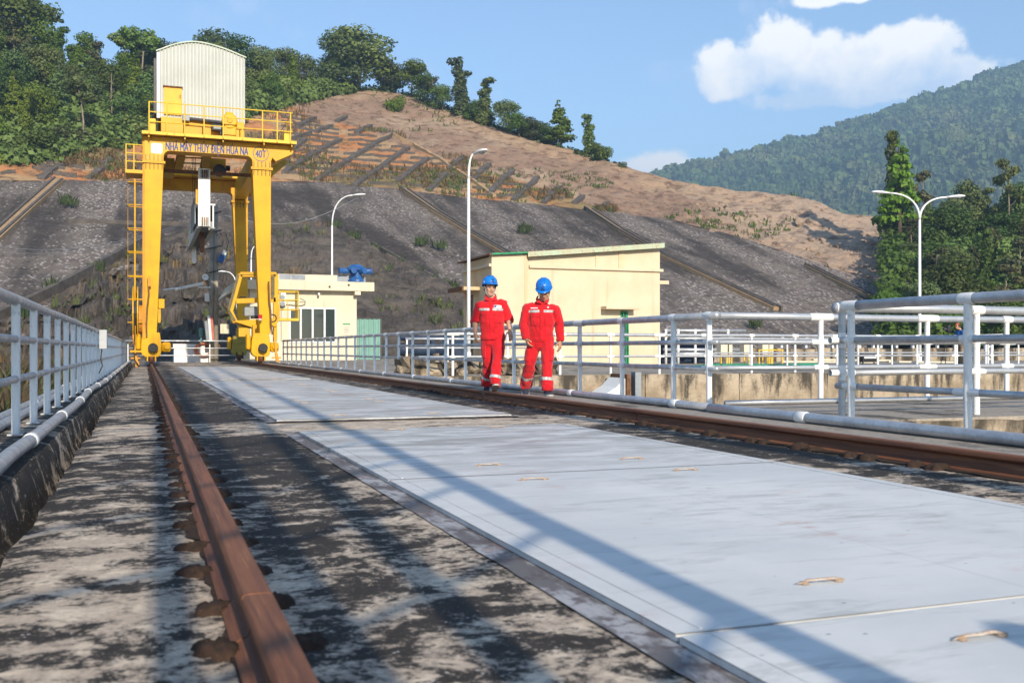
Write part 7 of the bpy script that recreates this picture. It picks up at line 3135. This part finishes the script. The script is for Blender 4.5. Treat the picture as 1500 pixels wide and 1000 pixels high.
def head_rings(m, c, rot):
    prof = [(-.120, .020, .022, -.052), (-.110, .038, .040, -.046), (-.090, .050, .060, -.032), (-.055, .062, .082, -.012), (-.02, .069, .093, -.002), (.02, .073, .098, .002), (.06, .071, .094, .005), (.09, .058, .077, .006), (.11, .036, .05, .006), (.12, .01, .012, .006)]
    rs = []
    for z, rx, ry, yo in prof:
        rs.append([c + rot @ Vector((rx * math.cos(2 * math.pi * j / 16), yo + ry * math.sin(2 * math.pi * j / 16), z)) for j in range(16)])
    m.rings(rs)
    q = lambda x, y, z: c + rot @ Vector((x, y, z))
    m.tube([q(0, -.090, .018), q(0, -.106, -.012), q(0, -.116, -.036)], [.009, .012, .016], 8)            # nose
    m.tube([q(-.020, -.098, -.040), q(0, -.104, -.040), q(.020, -.098, -.040)], [.009, .012, .009], 8)
    m.tube([q(-.05, -.076, .026), q(-.02, -.092, .030), q(.02, -.092, .030), q(.05, -.076, .026)], [.010, .013, .013, .010], 8)   # brow
    for s in (-1, 1):
        m.tube([q(s * .046, -.066, -.022), q(s * .040, -.076, -.040)], [.018, .016], 8)                # cheek
        m.tube([q(s * .070, .010, .022), q(s * .078, .016, .004), q(s * .071, .006, -.030)], [.014, .017, .010], 8)   # ear
    m.tube([q(-.02, -.086, -.066), q(0, -.092, -.064), q(.02, -.086, -.066)], [.008, .011, .008], 8)    # lips
    m.tube([q(0, -.074, -.104), q(0, -.078, -.098)], [.020, .020], 8)                                   # chin


def hand(m, w, d, palm, side, curl=.5, sc=1.0):
    """w wrist, d direction of the fingers, palm = direction the palm faces, side = towards the thumb"""
    d, palm, side = Vector(d).normalized(), Vector(palm).normalized(), Vector(side).normalized()
    rs = []
    for t, a, b in ((-.02, .026, .021), (.02, .034, .019), (.055, .041, .017), (.088, .039, .015)):
        c = w + d * t * sc
        rs.append([c + side * (a * sc * math.cos(2 * math.pi * j / 10)) + palm * (b * sc * math.sin(2 * math.pi * j / 10)) for j in range(10)])
    m.rings(rs)
    for i, (off, ln) in enumerate(((.029, .072), (.010, .080), (-.010, .074), (-.028, .058))):
        p = w + d * .080 * sc + side * off * sc
        pts = [p - d * .02 * sc, p]
        a = curl * (.55 + .12 * i)
        for s in (.42, .32, .26):
            dd = d * math.cos(a) + palm * math.sin(a)
            p = p + dd * ln * s * sc
            pts.append(p)
            a += curl * .55
        m.tube(pts, [.0105 * sc, .0105 * sc, .0098 * sc, .009 * sc, .0075 * sc], 7)
    p = w + d * .018 * sc + side * .028 * sc
    t1 = p + (d * .55 + side * .75 + palm * .25).normalized() * .042 * sc
    t2 = t1 + (d * .85 + side * .30 + palm * .35).normalized() * .032 * sc
    t3 = t2 + (d * .92 + palm * .4).normalized() * .026 * sc
    m.tube([p - side * .012 * sc, p, t1, t2, t3], [.015 * sc, .0145 * sc, .0125 * sc, .0105 * sc, .008 * sc], 7)


def helmet(root, c, rot, mat, emblem=True):
    q = lambda x, y, z: c + rot @ Vector((x, y, z))
    m = MB()
    rs = []
    for z, s in ((.022, 1.0), (.045, 1.0), (.075, .965), (.105, .87), (.130, .70), (.147, .46), (.155, .20), (.1565, .02)):
        rs.append([q(.112 * s * math.cos(2 * math.pi * j / 28), .004 + .138 * s * math.sin(2 * math.pi * j / 28), z) for j in range(28)])
    inner = []
    m.rings(rs, cap=False)
    m.add([p for p in rs[-1]], [tuple(range(28))])
    sh = m.build('helmet', mat, root, smooth=True, origin=Vector((0, 0, 0)))
    b = MB()
    lo, hi = [], []
    ring = []
    for k in range(28):
        a = 2 * math.pi * k / 28
        front = max(0, -math.sin(a)) ** 2.2
        ext = .010 + .034 * front
        r0 = (math.cos(a) * .1125, .004 + math.sin(a) * .1385)
        r1 = (math.cos(a) * (.1125 + ext * .65), .004 + math.sin(a) * (.1385 + ext))
        ring.append((r0, r1, front))
    vs, fs = [], []
    for (r0, r1, f) in ring:
        vs += [q(*r0, .030), q(*r1, .018 - .012 * f), q(*r1, .010 - .012 * f), q(*r0, .016)]
    for k in range(28):
        a, bb = 4 * k, 4 * ((k + 1) % 28)
        for i in range(4):
            j = (i + 1) % 4
            fs.append((a + i, bb + i, bb + j, a + j))
    b.add(vs, fs)
    b.build('brim', mat, sh, smooth=True, origin=Vector((0, 0, 0)))
    r = MB()
    for dx in (-.028, 0, .028):
        pts = [q(dx, .004 - .138 * math.cos(t) * (1 if t < 1.57 else 1), .045 + .115 * math.sin(t)) for t in np.linspace(.55, 2.5, 9)]
        r.tube(pts, .006, 6)
    rr = r.build('crown_ridge', mat, sh, smooth=True, origin=Vector((0, 0, 0)))
    rr['kind'] = 'stuff'
    if emblem:
        e = MB()
        e.lathe(q(0, -.132, .074), rot @ Vector((0, -1, .45)), [(0, .019), (.006, .019)], 10)
        e.build('emblem', M['navy'], sh, origin=Vector((0, 0, 0)))
        e = MB()
        e.cbox(q(0, -.1395, .043), (.056, .006, .013), rot)
        e.build('lettering_strip', M['navy'], sh, origin=Vector((0, 0, 0)))
        e = MB()
        e.cbox(q(-.1075, -.045, .046), (.006, .035, .020), rot @ Matrix.Rotation(R(-14), 3, 'Z'))
        e.build('side_sticker', M['badge'], sh, origin=Vector((0, 0, 0)))
    return sh


def shoe(root, ankle, d, pitch, name='shoe', mat='shoe'):
    d = Vector((d[0], d[1], 0)).normalized()
    s = Vector((-d.y, d.x, 0))
    up = Vector((0, 0, 1))
    cp, sp_ = math.cos(pitch), math.sin(pitch)
    f = d * cp + up * sp_
    u = up * cp - d * sp_
    heel = ankle - u * .085 - f * .06
    P = lambda a, b, c: heel + f * a + s * b + u * c
    m = MB()
    rs = []
    for t, w_, h in ((-.012, .030, .070), (.02, .037, .085), (.07, .038, .088), (.12, .043, .068), (.18, .050, .050), (.235, .045, .040), (.265, .024, .030)):
        rs.append([P(t, w_ * x, z * h if z > .3 else .018 + z * .02) for x, z in ((-1, 0), (-1.02, .35), (-.82, .72), (-.4, .97), (0, 1.0), (.4, .97), (.82, .72), (1.02, .35), (1, 0), (.5, -.1), (-.5, -.1))])
    m.rings(rs)
    o = m.build(name, M[mat], root, smooth=True, origin=Vector((0, 0, 0)))
    m = MB()
    rs = []
    for t, w_ in ((-.022, .026), (.0, .036), (.07, .040), (.12, .045), (.18, .053), (.238, .048), (.274, .026)):
        rs.append([P(t, w_ * x, z) for x, z in ((-1, .0), (-1, .022), (1, .022), (1, .0))])
    m.rings(rs)
    m.build('sole', M['sole'], o, origin=Vector((0, 0, 0)))
    return o


def make_person(root, J, cfg):
    V = {k: Vector(v) for k, v in J.items()}
    z_axis = Vector((0, 0, 1))
    hrot = Matrix.Rotation(cfg.get('turn', 0), 3, 'Z') @ Matrix.Rotation(cfg.get('nod', 0), 3, 'X') @ Matrix.Rotation(cfg.get('roll', 0), 3, 'Y')
    # ---- body: one continuous skin from crown to ankles
    m = MB()
    head_rings(m, V['head'], hrot)
    neck_top = V['head'] + hrot @ Vector((0, .018, -.075))
    m.tube([V['neck'] + Vector((0, .01, -.06)), V['neck'], neck_top], [.062, .055, .055], 12)
    pel, ch = V['pelvis'], (V['shR'] + V['shL']) / 2
    yaw = cfg.get('yaw', 0)
    m.rings([ell(pel.lerp(ch, t) + Vector((0, .01, 0)), rx, ry, 14, 0, yaw) for t, rx, ry in ((-.12, .13, .09), (.05, .135, .092), (.4, .125, .088), (.75, .125, .085), (.96, .085, .06), (1.08, .05, .045))])
    for s in ('R', 'L'):
        sh, el, wr, hf = V['sh' + s], V['el' + s], V['wr' + s], V['ha' + s]
        shb = sh.lerp(el, .14)
        m.tube([shb.lerp(ch, .5), shb, sh.lerp(el, .5), el, el.lerp(wr, .35), wr], [.045, .046, .044, .039, .041, .028], 10)
        dd = (hf - wr).normalized()
        palm = Vector(cfg['palm' + s])
        palm = (palm - dd * palm.dot(dd)).normalized()
        side = dd.cross(palm) * (1 if s == 'R' else -1)
        if side.dot(Vector(cfg['thumb' + s])) < 0:
            side = -side
        hand(m, wr, dd, palm, side, cfg.get('curl' + s, .5), 1.02)
        hp_, kn, an = V['hi' + s], V['kn' + s], V['an' + s]
        m.tube([hp_ + Vector((0, 0, .06)), hp_.lerp(kn, .3), kn, kn.lerp(an, .35), an], [.066, .062, .050, .048, .036], 10)
    body = remesh(m, [M[cfg['skin']]], .0075, 3)
    put('body', body, root)
    hp = lambda x, y, z: V['head'] + hrot @ Vector((x, y, z))
    bo = bpy.data.objects[root.name]
    # face
    for sx in (-1, 1):
        e = MB()
        e.tube([hp(sx * .019, -.0925, .006), hp(sx * .030, -.0935, .008), hp(sx * .042, -.086, .005)], [.003, .0062, .003], 6)
        e.build('eye', M['eye'], root, smooth=True, origin=Vector((0, 0, 0)))
        e = MB()
        e.tube([hp(sx * .014, -.103, .026), hp(sx * .032, -.101, .031), hp(sx * .050, -.086, .025)], [.003, .005, .003], 6)
        e.build('eyebrow', M['hair'], root, smooth=True, origin=Vector((0, 0, 0)))
    e = MB()
    w_ = .024 if cfg.get('smile') else .019
    up_ = .005 if cfg.get('smile') else -.001
    e.tube([hp(-w_, -.086, -.064 + up_), hp(-.008, -.1005, -.0665), hp(.008, -.1005, -.0665), hp(w_, -.086, -.064 + up_)], [.003, .006, .006, .003], 6)
    e.build('mouth', M['lips'], root, smooth=True, origin=Vector((0, 0, 0)))
    # hair round the back and sides
    hm = MB()
    rs = []
    for z, s in ((-.045, .96), (-.02, 1.03), (.02, 1.05), (.06, 1.05), (.09, .9)):
        rs.append([hp(.0745 * s * math.cos(a), .006 + .1005 * s * math.sin(a), z) for a in np.linspace(R(-22), R(202), 15)])
    vs = [p for r_ in rs for p in r_]
    n = 15
    hm.add(vs, [(i * n + j, i * n + j + 1, (i + 1) * n + j + 1, (i + 1) * n + j) for i in range(4) for j in range(n - 1)])
    ho = hm.build('hair', M['hair'], root, smooth=True, origin=Vector((0, 0, 0)))
    sol = ho.modifiers.new('thick', 'SOLIDIFY')
    sol.thickness = .008
    sol.offset = 1
    if cfg.get('helmet'):
        helmet(root, V['head'] + hrot @ Vector((0, .008, .026)), hrot @ Matrix.Rotation(R(-9), 3, 'X'), M['helmet'])
        st = MB()
        for sx in (-1, 1):
            st.tube([hp(sx * .090, -.020, .03), hp(sx * .078, -.030, -.03), hp(sx * .060, -.038, -.085), hp(sx * .022, -.052, -.122), hp(0, -.056, -.127)], .0055, 6)
        st.build('chin_strap', M['strap'], root, smooth=True, origin=Vector((0, 0, 0)))
    # ---- jacket
    j = MB()
    hem = cfg['hem']
    top = ch.z + .045
    sx = (V['shL'].x - V['shR'].x) / 2
    rs = []
    for t, rx, ry, yo in ((0, .172, .122, 0), (.08, .180, .130, 0), (.13, .174, .124, 0), (.30, .177, .130, -.004), (.55, .186, .136, -.006), (.74, sx - .012, .128, .0), (.86, sx - .030, .108, .008), (.95, sx - .072, .088, .012), (1.03, .074, .070, .008)):
        z = lerp(hem, top, t)
        cxy = pel.lerp(ch, max(0, min(1, (z - pel.z) / (ch.z - pel.z))))
        rs.append(ell((cxy.x, cxy.y + .008 + yo, z), rx, ry, 18, 0, yaw))
    j.rings(rs)
    for s in ('R', 'L'):
        sh, el, wr = V['sh' + s], V['el' + s], V['wr' + s]
        inn = sh.lerp(ch, .45) + Vector((0, 0, -.012))
        shd = sh + Vector((0, 0, -.036))
        if cfg.get('rolled'):
            cf_ = el.lerp(wr, .10)
            j.tube([inn, shd, sh.lerp(el, .45), el.lerp(sh, .08), cf_], [.058, .070, .068, .068, .066], 12)
            j.tube([el.lerp(wr, -.02), el.lerp(wr, .15)], [.072, .070], 12)
        else:
            cf_ = el.lerp(wr, .93)
            j.tube([inn, shd, sh.lerp(el, .45), el, el.lerp(wr, .45), cf_], [.058, .070, .063, .057, .054, .047], 12)
            j.tube([el.lerp(wr, .82), el.lerp(wr, .97)], [.050, .048], 12)
    jk = remesh(j, [M[cfg['top']]], .0095, 3, 'jacket')
    wrinkle(jk, .020, 7.5, cfg['seed'], (1, 1, .55))
    wrinkle(jk, .006, 17, cfg['seed'] + 5)
    jo = put('jacket', jk, root)
    if cfg.get('uniform'):
        zc = cfg['stripe_z']
        cx = ch.x
        hw = .215 if not cfg.get('split') else .2
        keep = lambda c, n: n.y < .25 and abs(c.x - cx) < sx + .0
        if cfg.get('split'):
            for a, b in ((cx - .175, cx - .028), (cx + .03, cx + .165)):
                slab_patch(jk, 'reflective_stripe', M['reflect'], jo, [((0, 0, zc + .016), (0, 0, 1)), ((0, 0, zc - .020), (0, 0, -1)), ((a, 0, 0), (-1, 0, 0)), ((b, 0, 0), (1, 0, 0))], .005, keep)
        else:
            for a, b in ((cx - .178, cx - .006), (cx + .006, cx + .178)):
                slab_patch(jk, 'reflective_stripe', M['reflect'], jo, [((0, 0, zc + .016), (0, 0, 1)), ((0, 0, zc - .020), (0, 0, -1)), ((a, 0, 0), (-1, 0, 0)), ((b, 0, 0), (1, 0, 0))], .005, keep)
        for a in (-.145, .035):
            slab_patch(jk, 'pocket_flap', M[cfg['top']], jo, [((0, 0, zc - .035), (0, 0, 1)), ((0, 0, zc - .085), (0, 0, -1)), ((cx + a, 0, 0), (-1, 0, 0)), ((cx + a + .115, 0, 0), (1, 0, 0))], .010, keep)
            slab_patch(jk, 'chest_pocket', M[cfg['top']], jo, [((0, 0, zc - .086), (0, 0, 1)), ((0, 0, zc - .20), (0, 0, -1)), ((cx + a + .005, 0, 0), (-1, 0, 0)), ((cx + a + .11, 0, 0), (1, 0, 0))], .006, keep)
        slab_patch(jk, 'placket', M[cfg['top']], jo, [((0, 0, top - .05), (0, 0, 1)), ((0, 0, hem + .01), (0, 0, -1)), ((cx - .020, 0, 0), (-1, 0, 0)), ((cx + .020, 0, 0), (1, 0, 0))], .007, keep)
        slab_patch(jk, 'waistband', M[cfg['top']], jo, [((0, 0, hem + .055), (0, 0, 1)), ((0, 0, hem + .004), (0, 0, -1))], .006, lambda c, n: abs(c.x - pel.x) < .24 and abs(n.z) < .6)
        if cfg.get('badge'):
            slab_patch(jk, 'badge', M['badge'], jo, [((0, 0, zc + .062), (0, 0, 1)), ((0, 0, zc + .0165), (0, 0, -1)), ((cx + .04, 0, 0), (-1, 0, 0)), ((cx + .155, 0, 0), (1, 0, 0))], .009, keep)
            slab_patch(jk, 'badge_emblem', M['navy'], jo, [((0, 0, zc + .056), (0, 0, 1)), ((0, 0, zc + .026), (0, 0, -1)), ((cx + .045, 0, 0), (-1, 0, 0)), ((cx + .075, 0, 0), (1, 0, 0))], .012, keep)
            for q_ in (0, 1):
                slab_patch(jk, 'badge_print', M['strap'], jo, [((0, 0, zc + .050 - q_ * .016), (0, 0, 1)), ((0, 0, zc + .043 - q_ * .016), (0, 0, -1)), ((cx + .084, 0, 0), (-1, 0, 0)), ((cx + .146, 0, 0), (1, 0, 0))], .012, keep)
        else:
            slab_patch(jk, 'name_print', M['badge'], jo, [((0, 0, zc + .050), (0, 0, 1)), ((0, 0, zc + .037), (0, 0, -1)), ((cx - .150, 0, 0), (-1, 0, 0)), ((cx - .050, 0, 0), (1, 0, 0))], .004, keep)
            slab_patch(jk, 'chest_emblem', M['badge'], jo, [((0, 0, zc + .062), (0, 0, 1)), ((0, 0, zc + .044), (0, 0, -1)), ((cx + .080, 0, 0), (-1, 0, 0)), ((cx + .105, 0, 0), (1, 0, 0))], .004, keep)
        # collar, two wings
        for sg in (-1, 1):
            c = MB()
            nk = V['neck'] + Vector((0, .0, .0))
            P = [(sg * .010, -.088, -.058), (sg * .070, -.074, -.044), (sg * .086, -.006, .000), (sg * .060, .060, .026), (sg * .052, .052, .060), (sg * .072, -.004, .042), (sg * .050, -.052, .010)]
            pts = [nk + Vector(p) for p in P]
            out = [p + Vector((sg * .010, -.012, .004)) for p in pts]
            c.add(pts + out, [(0, 1, 6), (1, 2, 5, 6), (2, 3, 4, 5), (13, 8, 7), (13, 12, 9, 8), (12, 11, 10, 9), (0, 7, 8, 1), (1, 8, 9, 2), (2, 9, 10, 3), (3, 10, 11, 4), (4, 11, 12, 5), (5, 12, 13, 6), (6, 13, 7, 0)])
            c.build('collar', M[cfg['top']], jo, origin=Vector((0, 0, 0)))
    # ---- trousers
    t_ = MB()
    zt = hem + .07
    t_.rings([ell((pel.x, pel.y + .012, z), rx, ry, 16, 0, yaw) for z, rx, ry in ((zt, .158, .112), (zt - .08, .168, .118), (V['hiR'].z - .02, .172, .120), (V['hiR'].z - .11, .150, .110), (V['hiR'].z - .15, .10, .08))])
    for s in ('R', 'L'):
        hp_, kn, an = V['hi' + s], V['kn' + s], V['an' + s]
        lo = an + (an - kn).normalized() * .02
        t_.tube([hp_ + Vector((0, 0, .05)), hp_ + Vector((0, 0, -.04)), hp_.lerp(kn, .45), kn, kn.lerp(an, .45), kn.lerp(an, .85), lo], [.088, .098, .088, .076, .075, .078, .080], 14)
    tr = remesh(t_, [M[cfg['leg']]], .0095, 3, 'trousers')
    gate = lambda co: .55 + .9 * np.exp(-((co[:, 2] - .16) / .13) ** 2) + .5 * np.exp(-((co[:, 2] - V['knR'].z) / .10) ** 2)
    wrinkle(tr, .022, 6.0, cfg['seed'] + 11, (1, 1, .8), gate)
    wrinkle(tr, .007, 15, cfg['seed'] + 17)
    to = put('trousers', tr, root)
    if cfg.get('uniform'):
        for s in ('R', 'L'):
            kn, an = V['kn' + s], V['an' + s]
            c = kn.lerp(an, cfg.get('band_t', .62))
            ax = (an - kn).normalized()
            mid = (V['knR'].x + V['knL'].x) / 2
            slab_patch(tr, 'reflective_band', M['reflect'], to, [(c + ax * .022, ax), (c - ax * .022, -ax)], .005, lambda q, n, c=c: (q - c).length < .14)
        for sg, s in ((-1, 'R'), (1, 'L')):
            c = V['hi' + s].lerp(V['kn' + s], .62)
            slab_patch(tr, 'leg_pocket', M[cfg['leg']], to, [((0, 0, c.z + .085), (0, 0, 1)), ((0, 0, c.z - .085), (0, 0, -1)), ((c.x + sg * .035, 0, 0), (-sg, 0, 0))], .012, lambda q, n, c=c: (q - c).length < .2)
    shoe(root, V['anR'], cfg['footR'][:2], cfg['footR'][2], mat=cfg.get('shoe', 'shoe'))
    shoe(root, V['anL'], cfg['footL'][:2], cfg['footL'][2], mat=cfg.get('shoe', 'shoe'))


# left man: sleeves rolled, looking ahead, right foot of the picture heel-first
pm = on_z(722, 574, WZ)
man1 = empty('person', (pm.x, pm.y, WZ), 'person in red coverall with rolled sleeves and blue hard hat, left of the two walking', 'person', 'two walking workers in red', -TH)
make_person(man1, dict(head=(-.045, -.035, 1.545), neck=(-.035, .0, 1.405), pelvis=(.0, .0, .86), shR=(-.205, -.03, 1.310), shL=(.155, .03, 1.345), elR=(-.268, .035, 1.065), elL=(.232, .03, 1.075), wrR=(-.262, -.03, .865), wrL=(.255, -.10, .905),
                       haR=(-.245, -.06, .76), haL=(.270, -.14, .80), hiR=(-.085, .01, .82), hiL=(.085, -.01, .82), knR=(-.065, .02, .46), knL=(.065, -.15, .47), anR=(-.095, .22, .125), anL=(.030, -.27, .125)),
            dict(skin='skin', top='fabric', leg='fabric', helmet=True, uniform=True, rolled=True, badge=True, smile=True, hem=.775, stripe_z=1.225, turn=R(20), nod=R(3), roll=R(4), seed=3.0, yaw=R(14),
                 palmR=(.8, .5, 0), palmL=(-.5, .8, 0), thumbR=(.2, -1, 0), thumbL=(-.6, -.8, 0), curlR=.5, curlL=.32, footR=(-.12, -1, R(-24)), footL=(.12, -1, R(20)), band_t=.72))
# right man: head bowed, jacket buttoned, stepping forward
pm = on_z(792, 578, WZ)
man2 = empty('person', (pm.x, pm.y, WZ), 'person in red long-sleeved coverall and blue hard hat looking down, right of the two walking', 'person', 'two walking workers in red', -TH)
make_person(man2, dict(head=(.045, -.095, 1.445), neck=(.025, -.005, 1.325), pelvis=(.0, .0, .80), shR=(-.185, .03, 1.245), shL=(.200, -.03, 1.225), elR=(-.240, .02, .985), elL=(.262, .05, .985), wrR=(-.205, -.075, .775), wrL=(.275, .035, .745),
                       haR=(-.165, -.11, .675), haL=(.270, .02, .64), hiR=(-.090, .02, .765), hiL=(.09, -.02, .765), knR=(-.145, .0, .425), knL=(.085, -.15, .435), anR=(-.205, .27, .130), anL=(.080, -.20, .085)),
            dict(skin='skin_dark', top='fabric', leg='fabric', helmet=True, uniform=True, split=True, hem=.735, stripe_z=1.165, turn=R(-6), nod=R(32), roll=R(-3), seed=8.0, yaw=R(-11),
                 palmR=(.9, .2, 0), palmL=(-.8, .5, 0), thumbR=(.5, -.8, 0), thumbL=(-.2, -1, 0), curlR=.75, curlL=.5, footR=(-.05, -1, R(-26)), footL=(.22, -1, R(0)), band_t=.60))

# cameraman in the yard with a camera on a tripod
pm = on_y(1407, 540, 31.5)
man3 = empty('person', (pm.x, pm.y, WZ), 'person in blue shirt and orange cap standing behind a camera tripod in the yard', 'person', None, -TH - R(75))
make_person(man3, dict(head=(.0, -.12, 1.56), neck=(.0, -.02, 1.42), pelvis=(.0, .02, .90), shR=(-.19, -.02, 1.35), shL=(.19, -.02, 1.35), elR=(-.24, -.06, 1.08), elL=(.24, -.08, 1.08), wrR=(-.12, -.28, 1.12), wrL=(.12, -.30, 1.12),
                       haR=(-.06, -.36, 1.14), haL=(.06, -.38, 1.14), hiR=(-.09, .02, .86), hiL=(.09, .02, .86), knR=(-.11, .0, .47), knL=(.12, -.03, .47), anR=(-.12, .04, .09), anL=(.14, .0, .09)),
            dict(skin='skin', top='blue_cloth', leg='khaki', rolled=True, hem=.80, nod=R(14), seed=12.0, palmR=(.5, 0, -.8), palmL=(-.5, 0, -.8), thumbR=(0, -.5, 1), thumbL=(0, -.5, 1), footR=(-.1, -1, 0), footL=(.1, -1, 0)))
cp = MB()
hc = Vector((0, -.12, 1.56)) + Vector((0, .0, .03))
cp.rings([ell((hc.x, hc.y, hc.z + z), .082 * s, .105 * s, 14) for z, s in ((0, 1), (.05, .97), (.085, .7), (.10, .1))])
cp.box((-.06, hc.y - .19, hc.z + .0), (.06, hc.y - .09, hc.z + .012))
cp.build('cap', M['orange'], man3, smooth=False, origin=Vector((0, 0, 0)))
tpp = on_y(1389, 540, 31.3)
tr = empty('camera_tripod', (tpp.x, tpp.y, WZ), 'black video camera on a tripod beside the person in blue', 'camera')
zt_ = 1.22
for a in (90, 210, 330):
    MB().tube([(tpp.x, tpp.y, WZ + zt_), (tpp.x + .42 * math.cos(R(a)), tpp.y + .42 * math.sin(R(a)), WZ)], .016, 6).build('leg', M['black'], tr)
MB().tube([(tpp.x, tpp.y, WZ + zt_ - .3), (tpp.x, tpp.y, WZ + zt_ + .12)], .024, 6).build('column', M['black'], tr)
cm = MB().box((tpp.x - .10, tpp.y - .08, WZ + zt_ + .12), (tpp.x + .12, tpp.y + .08, WZ + zt_ + .30)).build('camera_body', M['black'], tr, bevel=.015)
MB().lathe((tpp.x - .10, tpp.y, WZ + zt_ + .21), (-1, 0, 0), [(0, .05), (.14, .055), (.15, .045)], 10).build('lens', M['dark'], cm)
MB().box((tpp.x - .02, tpp.y - .03, WZ + zt_ + .301), (tpp.x + .08, tpp.y + .03, WZ + zt_ + .37)).build('viewfinder', M['dark'], cm)
bag = on_y(1384, 540, 31.2)

# unseen copy of the right man, added to cast a rounded corner shadow
copy_tree(man2, (2.12, -1.69, 0), R(180), None, 'unseen copy of a worker added behind the camera to cast a corner shadow', 'added shadow caster behind the camera')
